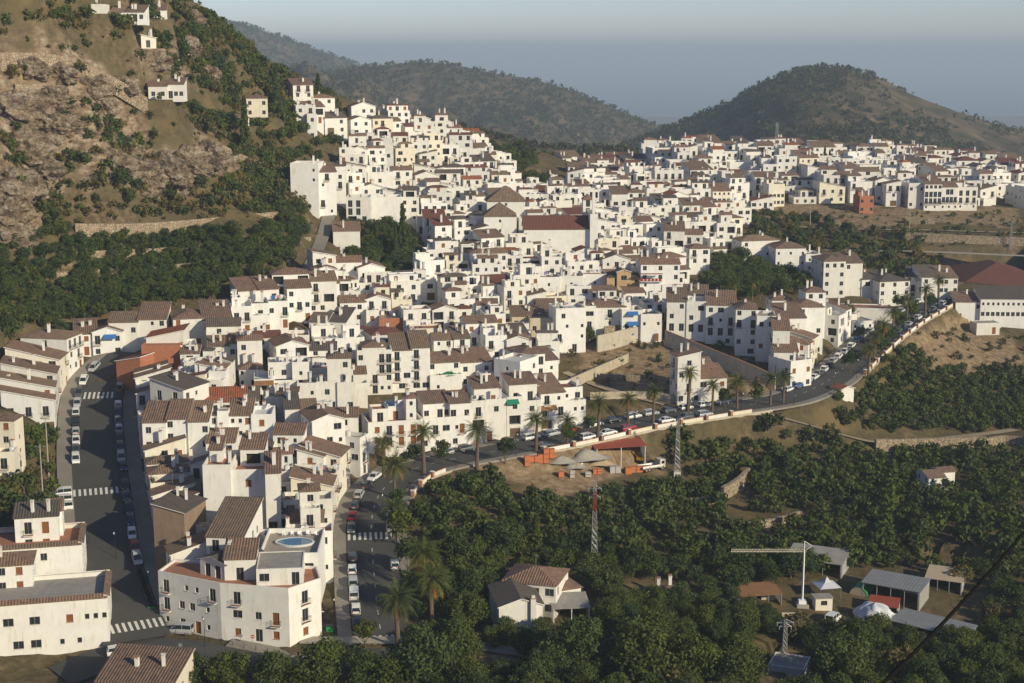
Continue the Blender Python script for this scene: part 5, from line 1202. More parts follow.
def scatter(poly, sp, seed, jitter=.35, clear=1.5, rows=None, prob=1.0, excl=()):
    r = random.Random(seed); W_ = [hit(*p) for p in poly]; x0 = min(p[0] for p in W_)-4; x1 = max(p[0] for p in W_)+4; y0 = min(p[1] for p in W_)-4; y1 = max(p[1] for p in W_)+4
    out = []; y = y0
    sy = rows or sp
    while y < y1:
        x = x0+r.uniform(0, sp)
        while x < x1:
            px_, py_ = x+r.uniform(-jitter, jitter)*sp, y+r.uniform(-jitter, jitter)*(sy if not rows else 1.2); x += sp
            if r.random() > prob: continue
            u, v = proj(px_, py_, gz(px_, py_))
            if not inpoly(u, v, poly) or any(inpoly(u, v, e) for e in excl): continue
            i0, j0 = int(px_+400), int(py_-50); c = int(clear+.5)
            if OCC[max(0,j0-c):j0+c+1, max(0,i0-c):i0+c+1].any(): continue
            out.append((px_, py_))
        y += sy
    return out
def stuffmesh(name, P, mats, label, cat, nl=(150,), size=.17, rr=(1.2, 2.2), hs=1.0, seed=5):
    rng = np.random.default_rng(seed); protos = [crown_arrays(900+seed*10+i, n=nl[0], size=size, nc=9, hgt=1.0*hs, z0=.25) for i in range(5)]
    groups = {m_: ([], [], 0) for m_ in mats}; Vs = {m_: [] for m_ in mats}
    for x, y, z, r in P:
        m_ = mats[rng.integers(len(mats))]; V_, Q_ = protos[rng.integers(5)]; a = rng.random()*6.28; c, s_ = math.cos(a), math.sin(a)
        A_ = V_*r; Vs[m_].append(np.stack([A_[:,0]*c-A_[:,1]*s_+x, A_[:,0]*s_+A_[:,1]*c+y, A_[:,2]+z], 1))
    allV = []; mi = []
    for k, m_ in enumerate(mats):
        if Vs[m_]: v_ = np.concatenate(Vs[m_]); allV.append(v_); mi.append(np.full(len(v_)//4, k))
    V_ = np.concatenate(allV); me = npmesh(name, V_, np.arange(len(V_)).reshape(-1, 4), mats[0])
    for m_ in mats[1:]: me.materials.append(MATS[m_])
    me.polygons.foreach_set('material_index', np.concatenate(mi).astype(np.int32)); return tag(link(name, me), label, cat, kind='stuff')
CLEAR = [[(468,455),(560,442),(640,426),(668,436),(678,484),(600,490),(560,500),(478,478)], [(500,590),(585,590),(600,636),(540,640),(500,640)], [(740,592),(800,585),(850,572),(930,572),(965,590),(992,640),(975,652),(880,645),(820,632),(740,618)], [(924,478),(966,478),(966,500),(924,500)], [(722,480),(750,480),(750,530),(722,520)], [(740,520),(800,510),(810,525),(740,535)], [(870,432),(1020,428),(1024,455),(870,455)], [(470,650),(525,650),(525,683),(470,683)], [(755,655),(815,655),(822,700),(748,700)]]
VALLEY = [(395,720),(410,600),(420,540),(412,510),(440,482),(475,478),(560,512),(600,492),(682,482),(668,444),(700,426),(756,409),(800,428),(860,452),(930,452),(1060,440),(1190,436),(1190,740)]
pv = sorted(scatter(VALLEY, 4.3, 31, excl=CLEAR, clear=2), key=lambda p: p[1])
print('valley trees', len(pv))
r = random.Random(77); rest = []
k = -1
for x, y in pv:
    inf = -15 < proj(x, y, gz(x, y))[0] < 1040 and proj(x, y, gz(x, y)+4)[1] < 700; k += inf
    rad = r.choice([r.uniform(1.5, 2.4), r.uniform(2.0, 3.2), r.uniform(2.2, 3.7)])*(1.2 if y < 250 else 1.0)
    if k < 285 and inf: tree('yellow' if r.random() < .06 else ('lush' if y < 262 else 'orchard'), x, y, rad, 'dense dark green tree of the valley grove below the promenade wall', 'tree', 'trees of the valley grove', 'grove_tree')
    else: rest.append((x, y, gz(x, y)-.1, rad))
for k, (x, y) in enumerate(scatter([(768,404),(812,398),(842,386),(866,368),(884,345),(912,345),(930,372),(1060,372),(1190,376),(1190,432),(880,434),(830,428)], 3.8, 32, clear=1)): rest.append((x, y, gz(x, y), r.uniform(1.8, 2.8)))
stuffmesh('far_grove', rest, ['leaf', 'leaf_dark'], 'far dark orchard canopy stretching up to the path and the school slope', 'trees', (260,), .15)
# bottom edge trees in front of the corner building and palm street
for px, py, rad, kd, lb in [(190,692,4.2,'lush','bright green bushy tree at the bottom edge left of the corner building'),(232,694,4.2,'lush','sunlit round tree at the bottom edge below the corner building'),(275,696,4.5,'lush','broad green tree at the bottom edge below the corner of the street'),(320,694,5.4,'lush','large dark tree at the bottom edge before the palm street'),(362,698,4.6,'lush','dark tree at the bottom edge where the palm street ends'),(422,690,6.2,'lush','big spreading tree in the lower middle right of the palm street'),(452,668,4.6,'lush','round green tree right of the big spreading tree'),(395,700,4.5,'lush','low tree at the bottom edge under the big spreading tree'),
    (580,682,6.2,'lush','large dark tree at the bottom edge right of the pale lane'),(640,690,6.6,'lush','broad tree crown in the lower middle below the low shed'),(545,690,4.2,'lush','small round tree at the bottom edge beside the pale lane'),(690,690,5.5,'lush','dark tree at the bottom edge left of the transformer hut'),(738,700,4.6,'lush','green tree at the bottom edge just left of the transformer hut'),(840,690,5.5,'lush','broad tree at the bottom edge right of the transformer hut')]:
    x, y, z = hit(px, py, 120); tree(kd, x, y, rad, lb, 'tree', None, 'tree', hs=1.0)
x, y, z = hit(507,556); tree('lush', x, y, 5.2, 'large round light green tree in the grove left of the red pylon', 'tree', None, 'tree', hs=.8)
x, y, z = hit(536,560); tree('cypress', x, y, 1.5, 'dark cypress left of the red and white pylon', 'cypress', None, 'cypress', hs=.75, i=0)
x, y, z = hit(922,535); tree('yellow', x, y, 3.0, 'yellowish green tree among the dark orchard at right', 'tree', None, 'tree')
x, y, z = hit(365,648); tree('street', x, y, 2.2, 'small round street tree at the lower end of the palm street', 'tree', None, 'street_tree')
# palms
for px, py, hg, rd, lb in [(398,650,9,4.4,'tall palm with drooping crown at the lower end of the palm street'),(432,628,9,4.2,'palm with orange fruit stalks behind the lowest street palm'),(424,598,8.5,4.2,'palm right of the red parked car'),(395,500,7.5,4.2,'palm on the promenade at the street bend'),(393,540,6,3.6,'palm just below the bend palm'),(424,474,9.5,3.4,'slim palm at the upper promenade corner'),(384,478,8,3.2,'palm opposite the rounded corner building'),(477,470,9,3.6,'tall palm before the street row'),(536,454,8,3.4,'palm before the right half of the street row'),
    (567,446,6,2.8,'palm before the timber balcony house'),(598,440,9,3.3,'first tall palm beside the shed yard'),(628,432,8,3.0,'second palm along the promenade from the shed yard'),(688,412,10,3.0,'very tall palm before the stepped house on the open lot'),(653,424,8,2.9,'palm between the parked rows left of the stepped house'),(712,413,7,2.8,'palm right of the stepped house'),(737,410,7,3.0,'palm left of the street bend'),(770,408,7.5,3.0,'palm at the street bend below the apartments'),
    (783,404,7,3.0,'palm right beside the bend palm below the apartments'),(868,376,7.5,3.0,'lowest palm on the right promenade'),(874,362,7.5,3.0,'second palm up the right promenade'),(882,350,7.5,3.0,'third palm up the right promenade'),(892,338,7.5,3.0,'fourth palm up the right promenade'),(906,326,8,3.0,'fifth palm up the right promenade'),(925,318,9,3.0,'sixth palm up the right promenade'),(938,308,9,2.9,'palm before the school wing'),(921,302,8,2.8,'palm left of the school wing'),
    (733,302,6,3.0,'palm in the green patch above the apartment complex'),(752,300,6,3.0,'second palm in the green patch above the apartment complex')]:
    palm(px, py, hg, rd, lb)
for px, py, rad, lb in [(505,464,2.6,'round street tree between palms before the street row'),(412,472,2.6,'dark round tree beside the slim promenade palm'),(443,466,2.5,'round tree before the rounded corner building'),(570,446,2.4,'low street tree before the end house of the row'),(590,434,2.0,'small tree at the yard entrance'),(755,406,2.6,'bushy street tree below the apartment complex'),(725,410,2.4,'dark bush tree right of the stepped house'),(858,345,2.4,'tree beside the garages on the palm street'),(840,335,3,'bushy tree left of the garages'),(846,326,3,'dense tree below the middle tall apartments'),(900,312,2.6,'tree below the low apartment building'),(402,548,3.4,'full round tree overhanging the road above the right palms'),(399,520,2.8,'tree between the bend palms on the promenade'),(408,575,3.2,'tree between the two middle street palms'),(412,615,3.6,'dense tree behind the lowest street palm'),(880,358,2.8,'first bushy tree among the right promenade palms'),(889,346,2.8,'second bushy tree among the right promenade palms'),(899,333,2.8,'third bushy tree among the right promenade palms'),(914,322,2.8,'fourth bushy tree among the right promenade palms'),(930,312,2.6,'last bushy tree among the right promenade palms'),(850,374,2.8,'bushy tree at the foot of the right promenade')]:
    x, y, z = hit(px, py); tree('street', x, y, rad, lb, 'tree', 'street trees', 'street_tree')
# cypresses
for px, py, rd, hs, lb in [(403,262,1.9,1.15,'tall dark cypress in the town garden'),(396,262,1.4,1.0,'shorter cypress beside the tall one in the garden'),(246,158,1.9,1.25,'dark cypress on the hillside left of the cream villa'),(276,112,1.6,1.15,'tall cypress right of the cream villa'),(824,173,1.2,1.2,'left of the two skyline cypresses on the ridge'),(829,174,1.2,1.1,'right of the two skyline cypresses on the ridge'),(318,90,1.5,.5,'small pine-like cypress on the hillside crest')]:
    x, y, z = hit(px, py); tree('cypress', x, y, rd, lb, 'cypress', None, 'cypress', hs=hs, i=0)
# gardens in town
def grp(poly, sp, seed, kind, rad, label, g, cat='tree', name='garden_tree', clear=1, **k):
    q = scatter(poly, sp, seed, clear=clear, **k); rr = random.Random(seed)
    for x, y in q: tree(kind, x, y, rr.uniform(*rad), label, cat, g, name)
    return len(q)
n = [grp([(335,235),(365,226),(400,228),(425,250),(438,270),(400,298),(370,285),(345,262)], 4.2, 51, 'orchard', (2,3.2), 'leafy tree in the garden between the cypresses and the old houses', 'trees of the town garden'),
 grp([(490,150),(520,152),(545,172),(546,190),(520,186),(498,176)], 5, 52, 'orchard', (2.4,3.6), 'green tree in the patch below the far gabled house', 'trees of the skyline green patch'),
 grp([(716,264),(745,262),(772,268),(822,276),(822,292),(770,300),(720,302),(703,288)], 4.6, 53, 'orchard', (2.4,3.8), 'tree in the thicket above the apartment complex', 'trees of the apartment thicket'),
 grp([(225,112),(262,124),(300,126),(372,146),(350,158),(290,162),(225,160)], 6, 54, 'scrub', (2,3.4), 'tree on the slope between the cream villa and the old quarter', 'trees of the upper slope'),
 grp([(745,214),(810,216),(860,228),(900,232),(800,246),(748,240)], 6.5, 55, 'scrub', (1.8,3.2), 'shrub on the dry bank below the ridge quarter', 'shrubs of the ridge bank', 'shrub', 'shrub'),
 grp([(582,335),(600,333),(600,345),(582,348)], 4, 56, 'orchard', (2.4,3), 'dark tree before the low stone wall in the centre', 'trees by the stone wall')]
print('garden', n)
# orchard on the terraces under the hill, hillside scrub
TERR = [(0,362),(0,250),(60,230),(130,228),(310,216),(322,240),(316,276),(262,286),(200,304),(110,318),(60,336)]
WX = [[(66,224),(280,214),(284,230),(140,240),(66,242)]]; q = scatter(TERR, 3.4, 61, rows=3.4, clear=2, excl=WX); print('terrace', len(q)); rr = random.Random(3)
for x, y in q[:290]: tree('orchard', x, y, rr.uniform(1.8, 3.0), 'round green fruit tree on the terraces above the left street', 'tree', 'trees of the hillside terraces', 'orchard_tree')
HS = [([(50,112),(115,125),(150,150),(165,192),(60,192),(45,140)], 3.1), ([(0,12),(90,14),(140,26),(212,42),(215,60),(150,62),(90,32),(0,28)], 2.7), ([(110,52),(215,60),(290,105),(335,112),(225,118),(215,95),(170,84)], 2.8),
      ([(10,185),(320,182),(330,208),(280,213),(60,224),(10,214)], 3.1), ([(175,100),(240,122),(292,160),(305,195),(236,190),(232,150),(180,115)], 3.0), ([(0,215),(50,225),(30,330),(0,340)], 3.4)]
HS.append(([(190,12),(212,15),(262,64),(352,110),(330,128),(290,126),(262,112),(215,95),(180,60)], 2.8)); HS.append(([(26,440),(58,428),(66,492),(40,522),(-10,535),(-10,470)], 3.6))
HS.append(([(0,108),(70,126),(62,200),(0,215)], 4.4)); HS.append(([(0,55),(130,75),(165,150),(60,112),(0,90)], 4.8)); HS.append(([(60,-10),(190,0),(200,40),(60,20)], 4))
hp = []
for i, (P, sp) in enumerate(HS): hp += scatter(P, sp, 70+i, clear=2, excl=WX)
random.Random(4).shuffle(hp); print('hillside', len(hp))
for x, y in hp[:280]: tree('scrub', x, y, rr.uniform(2.2, 4.2), 'dark bushy evergreen on the rocky left hillside', 'tree', 'evergreens of the left hillside', 'evergreen_bush')
sc = [(x, y, gz(x, y), rr.uniform(1.6, 2.8)) for x, y in hp[280:]]
for i, (P, sp) in enumerate([([(-100,-60),(170,-60),(230,40),(340,112),(300,130),(320,230),(0,340),(-100,340)], 4.6), ([(745,212),(1060,215),(1060,290),(960,268),(890,300),(830,255),(750,246)], 5.5), ([(380,120),(560,150),(540,165),(400,136)], 12), ([(560,340),(740,345),(790,385),(740,405),(565,390)], 5), ([(905,320),(1040,340),(1040,390),(900,380)], 5.5)]):
    for x, y in scatter(P, sp, 80+i, jitter=.5, clear=1): sc.append((x, y, gz(x, y)-.1, rr.choice([rr.uniform(.35,.8), rr.uniform(.5,1.2), rr.uniform(.8,1.9)])))
for i, (P, sp) in enumerate([([(745,236),(920,236),(930,262),(840,272),(830,255),(750,246)], 5.5), ([(870,262),(985,262),(955,272),(870,300),(840,285)], 6)]):
    for x, y in scatter(P, sp, 90+i, jitter=.5, clear=1): sc.append((x, y, gz(x, y)-.1, rr.uniform(2.0, 3.2)))
stuffmesh('hillside_scrub', sc, ['leaf_dark', 'leaf', 'leaf_dry'], 'low scrub and small bushes dotted over the dry slopes around the village', 'scrub', (130,), .19, seed=7)
# far hills: scrub and pines as one mass
rng = np.random.default_rng(12); n = 80000; t = rng.uniform(-.40, .42, n); y = 885*np.exp(rng.random(n)**.9*math.log(4300/885)); x = t*y; z = hills(x, y)
den = fbm(x, y, 160, 4, 33)+.10*smooth(1200, 2600, y)
keep = (den > np.where(y < 1950, -.13, -.07)+rng.normal(size=n)*.07) & (z > -97-np.clip((y-900)*.11, 0, 290)+6)
P = [(x[i], y[i], z[i]-.3, rng.uniform(.9, 2.4)*(1+y[i]/2200)) for i in np.nonzero(keep)[0]]

for _ in range(500):
    yy_ = rng.uniform(1560, 1700); pxx = rng.uniform(735, 838); xx_ = (pxx-512)/F*yy_*1.01; zz_ = float(hills(np.array([xx_]), np.array([yy_]))[0]); P.append((xx_, yy_, zz_-.3, rng.uniform(2.0, 4.2)))
print('far', len(P))
stuffmesh('hill_scrub', P, ['leaf_hill', 'leaf_dark', 'leaf_hill'], 'dark scrub and pine cover on the far hills', 'scrub', (14,), .42, seed=9)
# ---------------------------------------------------------------- haze
mv = bpy.data.materials.new('haze'); mv.use_nodes = True; nt = mv.node_tree; nt.nodes.clear()
pv_ = nt.nodes.new('ShaderNodeVolumePrincipled'); pv_.inputs['Density'].default_value = HAZE; pv_.inputs['Color'].default_value = (.64, .78, .93, 1); pv_.inputs['Anisotropy'].default_value = 0.0
mo = nt.nodes.new('ShaderNodeOutputMaterial'); nt.links.new(pv_.outputs[0], mo.inputs['Volume']); MATS['haze'] = mv
g = MB(); g.box(-70000, 70000, -300, 95000, -402, 82, 'haze', bottom=True); tag(g.obj('haze'), 'thin blue-grey summer haze over village, hills and sea', 'haze', kind='stuff')
# ---------------------------------------------------------------- vehicles
CARC = {'white': (.75,.75,.73), 'silver': (.42,.43,.45), 'dark grey': (.08,.085,.09), 'black': (.015,.015,.018), 'dark blue': (.02,.035,.10), 'red': (.38,.02,.015), 'blue': (.05,.14,.40), 'beige': (.40,.34,.25), 'green': (.03,.12,.07)}
for k, c in CARC.items():
    m, nt, b = nodes('car_'+k.replace(' ', '_')); b.inputs['Base Color'].default_value = (*c, 1); b.inputs['Roughness'].default_value = .35; b.inputs['Specular IOR Level'].default_value = .5; b.inputs['Coat Weight'].default_value = .4; MATS[m.name] = m
plain('tyre', (.02,.02,.02), .9); plain('rim', (.4,.4,.42), .4, .5); plain('lamp_glass', (.8,.8,.78), .1); plain('tail', (.35,.01,.01), .3); m, nt, b = nodes('carglass'); b.inputs['Base Color'].default_value = (.02,.03,.035,1); b.inputs['Roughness'].default_value = .06; b.inputs['Specular IOR Level'].default_value = .8; MATS['carglass'] = m
TYPES = { # lower body stations (x, ztop, halfwidth); glass stations (x, z); length scale
 'hatchback': ([(-1.85,.60,.70),(-1.80,.88,.80),(-1.2,.93,.83),(0,.93,.83),(.95,.90,.83),(1.7,.74,.79),(1.92,.50,.66)], [(-1.78,.90),(-1.45,1.38),(-.5,1.47),(.35,1.40),(1.12,.90)], .64),
 'saloon': ([(-2.15,.60,.72),(-2.1,.90,.82),(-1.4,.95,.86),(0,.93,.86),(1.0,.90,.86),(1.95,.74,.82),(2.18,.50,.68)], [(-1.65,.92),(-1.05,1.36),(-.3,1.42),(.4,1.36),(1.2,.90)], .64),
 'estate': ([(-2.1,.60,.74),(-2.08,.95,.83),(-1.4,.97,.87),(0,.96,.87),(1.0,.93,.87),(1.9,.80,.83),(2.12,.52,.70)], [(-2.02,.94),(-1.85,1.50),(-.5,1.58),(.4,1.50),(1.2,.93)], .68),
 'van': ([(-2.15,.60,.82),(-2.15,1.12,.86),(-1.4,1.14,.88),(0,1.12,.88),(1.1,1.05,.88),(1.95,.88,.84),(2.15,.55,.74)], [(-2.12,1.10),(-2.08,1.82),(-.5,1.88),(.7,1.80),(1.5,1.0)], .76)}
def car_parts(tp, colr):
    LB, GB, hwt = TYPES[tp]; mat = 'car_'+colr.replace(' ', '_'); g = MB(); secs = []
    for x, zt, hw in LB:
        zb = .26; zm = zb+(zt-zb)*.55
        secs.append([(x,-hw*.9,zb),(x,-hw,zm*.8),(x,-hw,zm*1.1),(x,-hw*.93,zt),(x,hw*.93,zt),(x,hw,zm*1.1),(x,hw,zm*.8),(x,hw*.9,zb)])
    for a, b_ in zip(secs[:-1], secs[1:]):
        for k in range(8): g.face([a[k], b_[k], b_[(k+1)%8], a[(k+1)%8]][::-1], mat)
    g.face(secs[0][::-1], mat); g.face(secs[-1], mat)
    n = len(GB); hb = .80; zt_ = max(z for _, z in GB); G = []
    for x, z in GB:
        t = 0 if z < 1.15 and z < zt_-.35 else 1; G.append((x, z, .86*hb if not t else hwt))
    gl = MB()
    base = [(x, LB[3][1]-.02, .80) for x, _, _ in G]
    for i in range(n-1):
        x0, z0, h0 = G[i]; x1, z1, h1 = G[i+1]
        bx0, bz0, bh0 = base[i]; bx1, bz1, bh1 = base[i+1]
        for s_ in (-1, 1):
            P = [(bx0, s_*bh0, min(bz0, z0)), (bx1, s_*bh1, min(bz1, z1)), (x1, s_*h1, z1), (x0, s_*h0, z0)]
            solid = tp == 'van' and i in (0, 1) and colr == 'white' and False
            gl.face(P if s_ < 0 else P[::-1], mat if solid else 'carglass')
            if G[i][1] > 1.2 : g.bar((x0, s_*(h0+.01), z0), (bx0+.0, s_*bh0, bz0), .035, mat)
        top = [(x0,-h0,z0),(x1,-h1,z1),(x1,h1,z1),(x0,h0,z0)]
        if z0 > 1.2 and z1 > 1.2: g.face([(p[0],p[1],p[2]+.02) for p in top], mat)
        else: gl.face(top, 'carglass')
    x0, x1 = GB[0][0], GB[-1][0]
    for s_ in (-1, 1):
        g.bar((GB[1][0], s_*hwt, GB[1][1]), (GB[0][0], s_*.76, GB[0][1]), .04, mat); g.bar((GB[-2][0], s_*hwt, GB[-2][1]), (GB[-1][0], s_*.76, GB[-1][1]), .035, mat)
        for a, b_ in zip(GB[1:-2], GB[2:-1]): g.bar((a[0], s_*(hwt+.01), a[1]), (b_[0], s_*(hwt+.01), b_[1]), .03, mat)
    f = MB(); L0 = LB[-1][0]; B0 = LB[0][0]
    g.box(B0-.04, B0+.05, -.7, .7, .34, .5, 'black', bottom=True); g.box(L0-.06, L0+.03, -.6, .6, .30, .42, 'black', bottom=True); g.box(B0-.055, B0-.04, -.26, .26, .52, .62, 'signwhite')
    return g.mesh('body'), gl.mesh('windows'), L0, B0
def wheel_():
    g = MB(); n = 12
    R = [(math.cos(2*PI*k/n)*.31, math.sin(2*PI*k/n)*.31) for k in range(n)]; r_ = [(x*.6, y*.6) for x, y in R]
    for k in range(n):
        j = (k+1) % n
        g.face([(R[k][0],-.1,R[k][1]),(R[j][0],-.1,R[j][1]),(R[j][0],.1,R[j][1]),(R[k][0],.1,R[k][1])], 'tyre')
        for s_ in (-1, 1):
            g.face([(R[k][0],s_*.1,R[k][1]),(R[j][0],s_*.1,R[j][1]),(r_[j][0],s_*.09,r_[j][1]),(r_[k][0],s_*.09,r_[k][1])], 'tyre')
    for s_ in (-1, 1): g.face([(x,s_*.085,y) for x, y in r_], 'rim')
    return g
WHM = wheel_().mesh('wheel'); lg = MB(); lg.box(-.04,.04,-.16,.16,-.07,.07,'lamp_glass',bottom=True); HLM = lg.mesh('headlight'); lg = MB(); lg.box(-.04,.04,-.10,.10,-.12,.12,'tail',bottom=True); TLM = lg.mesh('taillight')
CARM = {}
def car(x, y, z, ang, tp, colr, label, grp, lights=True, pitch=0, name=None):
    if (tp, colr) not in CARM: CARM[(tp, colr)] = car_parts(tp, colr)
    b_, gl, L0, B0 = CARM[(tp, colr)]
    root = link(name or ('van' if tp == 'van' else 'parked_car'), None, None, (x, y, z), 0); root.rotation_euler = (0, -pitch, ang)
    link('body', b_, root); link('windows', gl, root)
    for wx in (-1.25, 1.28):
        for wy in (-.76, .76): link('wheel', WHM, root, (wx, wy, .31))
    if lights:
        for s_ in (-1, 1): link('headlight', HLM, root, (L0-.12, s_*.52, .62)); link('taillight', TLM, root, (B0+.0, s_*.66, .78))
    return tag(root, label, 'van' if tp == 'van' else 'car', grp)
ORDN = ['first', 'second', 'third', 'fourth', 'fifth', 'sixth', 'seventh', 'eighth', 'ninth', 'tenth', 'eleventh', 'twelfth', 'thirteenth', 'fourteenth', 'fifteenth', 'sixteenth', 'seventeenth', 'eighteenth', 'nineteenth', 'twentieth']
def carrow(L, s0, s1, off, cols, seed, rowname, grp, gap=5.0, skip=.0, zoff=.05, flip=False, frm=''):
    r = random.Random(seed); s_ = s0; k = 0; cnt_ = {}
    while s_ < s1:
        x, y, z, a = along(L, s_, off+r.uniform(-.12, .12)); x2, y2, z2, _ = along(L, s_+3, off); pitch = math.atan2(z2-z, 3.0)
        c = cols[k % len(cols)]; k += 1; s_ += gap+r.uniform(-.25, .5)
        if r.random() < skip: continue
        tp = r.choice(['hatchback', 'hatchback', 'saloon', 'estate', 'hatchback', 'estate']) if not c.startswith('van') else 'van'
        if c.startswith('van'): c = 'white'
        cnt_[(c, tp)] = cnt_.get((c, tp), 0)+1
        fl = PI if (flip or r.random() < .12) else 0
        nm_ = tp if tp != 'estate' else 'estate car'
        car(x, y, z+zoff, a+fl+r.uniform(-.03, .03), tp, c, f"{c} {nm_}, {ORDN[min(cnt_[(c,tp)]-1,19)]} from the {frm}, {rowname}", grp, lights=math.hypot(x, y) < 340, pitch=pitch if fl == 0 else -pitch)
W_, S_, K_, G_, B_, R_, D_ = 'white', 'silver', 'black', 'dark grey', 'dark blue', 'red', 'blue'
sl = lambda px, py: s_at(LS, px, py)
carrow(LS, 10, sl(97,478)-2, -4.7, [G_,S_,K_,W_,B_,G_,S_,K_,G_,S_,B_,R_,K_], 1, 'upper right row, left street', 'cars parked along the left street', frm='top')
carrow(LS, sl(97,478)+7, sl(118,575), -4.7, [K_,G_,K_,B_,W_,R_,S_,B_,W_,S_,W_], 2, 'lower right row, left street', 'cars parked along the left street', frm='middle crossing')
carrow(LS, 8, sl(97,468), 4.7, [S_,W_,G_,S_,W_,K_,S_,W_,G_,W_,S_,W_,B_], 3, 'left row, left street', 'cars parked along the left street', frm='top')
for i, (px, py) in enumerate([(66,497),(66,504),(67,511)]):
    x, y, z = hit(px, py); car(x-1, y, z+.05, PI+.35, 'van', 'white', f"white van, {['farthest','middle one','nearest'][i]} of three nose-out beside the left street", 'vans beside the left street')
for i, (px, py, c) in enumerate([(84,533,W_),(86,548,K_)]):
    x, y, z, a = along(LS, sl(px, py), 4.7); car(x, y, z+.05, a, 'hatchback', c, f"{c} hatchback at the left kerb near the lower left block", 'cars parked along the left street')
x, y, z = hit(181, 634); a = along(FS, s_at(FS, 181, 640))[3]; car(x, y, z+.08, a+PI, 'van', 'silver', 'silver-grey estate van with windows parked before the corner building', None)
x, y, z = hit(120, 655); car(x, y, z+.08, a+.5, 'estate', 'white', 'white car leaving the corner of the lower left block', None)
sr = lambda px, py: s_at(RS, px, py)
carrow(RS, sr(378,622)-2, sr(372,553), -3.95, [K_,W_,'van',S_,W_,G_,S_,K_], 5, 'left row below the curve crossing', 'cars parked along the palm street', frm='bottom')
carrow(RS, sr(370,533), sr(378,480), -3.95, [G_,R_,G_,S_,G_,W_,K_,S_,K_], 6, 'left row above the curve crossing', 'cars parked along the palm street', frm='bottom')
carrow(RS, sr(378,610), sr(372,556), 3.95, [G_,R_,K_,W_,S_,G_,R_], 7, 'right row below the curve crossing', 'cars parked along the palm street', skip=.25, frm='bottom')
carrow(RS, sr(370,530), sr(372,515), 3.95, ['van',S_,W_], 8, 'right row above the curve crossing', 'cars parked along the palm street', frm='bottom')
carrow(RS, sr(430,463), sr(600,432), -3.95, [W_,S_,G_,W_,K_,W_,S_,R_,W_,K_], 9, 'far row before the street row', 'cars parked along the palm street', gap=5.6, skip=.15, frm='left')
carrow(RS, sr(540,447), sr(700,412), 3.95, [K_,S_,W_,W_,R_,D_,W_,G_,S_,W_,K_], 10, 'near row above the promenade', 'cars parked along the palm street', gap=5.6, skip=.12, frm='left')
carrow(RS, sr(600,430), sr(740,407), -3.95, [W_,K_,W_,S_,G_,W_,W_,B_,S_], 11, 'far row before the stepped house', 'cars parked along the palm street', gap=5.4, skip=.1, frm='left')
carrow(RS, sr(805,395), sr(900,320), -3.95, [W_,D_,S_,W_,G_,W_,K_,S_,W_,W_], 12, 'row below the stepped apartments', 'cars parked along the palm street', gap=5.2, frm='bottom')
carrow(RS, sr(880,336), sr(945,297), 3.95, [K_,G_,B_,S_,K_,W_,G_], 13, 'right row near the school', 'cars parked along the palm street', gap=5.0, frm='bottom')
carrow(RS, sr(905,318), sr(945,297), -3.95, [K_,S_,B_,G_,W_], 14, 'left row near the school', 'cars parked along the palm street', gap=5.2, frm='bottom')
# scooters in a tight row
def scooter_parts():
    g = MB(); g.box(-.45,.25,-.13,.13,.32,.62,'black',bottom=True); g.box(.25,.42,-.18,.18,.30,.95,'car_dark_grey',bottom=True); g.bar((.36,0,.9),(.52,0,.28),.04,'steel'); g.box(-.75,-.40,-.12,.12,.50,.66,'black',bottom=True)
    s_ = MB(); s_.box(-.62,.12,-.14,.14,.72,.80,'tyre',bottom=True); s_.bar((-.2,0,.6),(-.2,0,.74),.1,'black')
    h_ = MB(); h_.bar((.34,-.33,1.02),(.34,.33,1.02),.02,'iron'); h_.bar((.34,-.3,1.02),(.30,-.32,1.22),.012,'iron'); h_.bar((.34,.3,1.02),(.30,.32,1.22),.012,'iron')
    return g.mesh('body'), s_.mesh('seat'), h_.mesh('handlebar')
sb, ss, sh = scooter_parts()
for k in range(15):
    x, y, z, a = along(LS, sl(119,578)+.9*k, -4.8); root = link('scooter', None, None, (x, y, z+.05)); root.rotation_euler = (0.12, 0, a+1.35+.1*math.sin(k*2.1))
    link('body', sb, root); link('seat', ss, root); link('handlebar', sh, root)
    for wx in (-.6, .55):
        w_ = link('wheel', WHM, root, (wx, 0, .25)); w_.scale = (.8, .5, .8)
    tag(root, 'dark motor scooter leaning in the tight row by the lower left street kerb', 'scooter', 'scooters parked in a row')
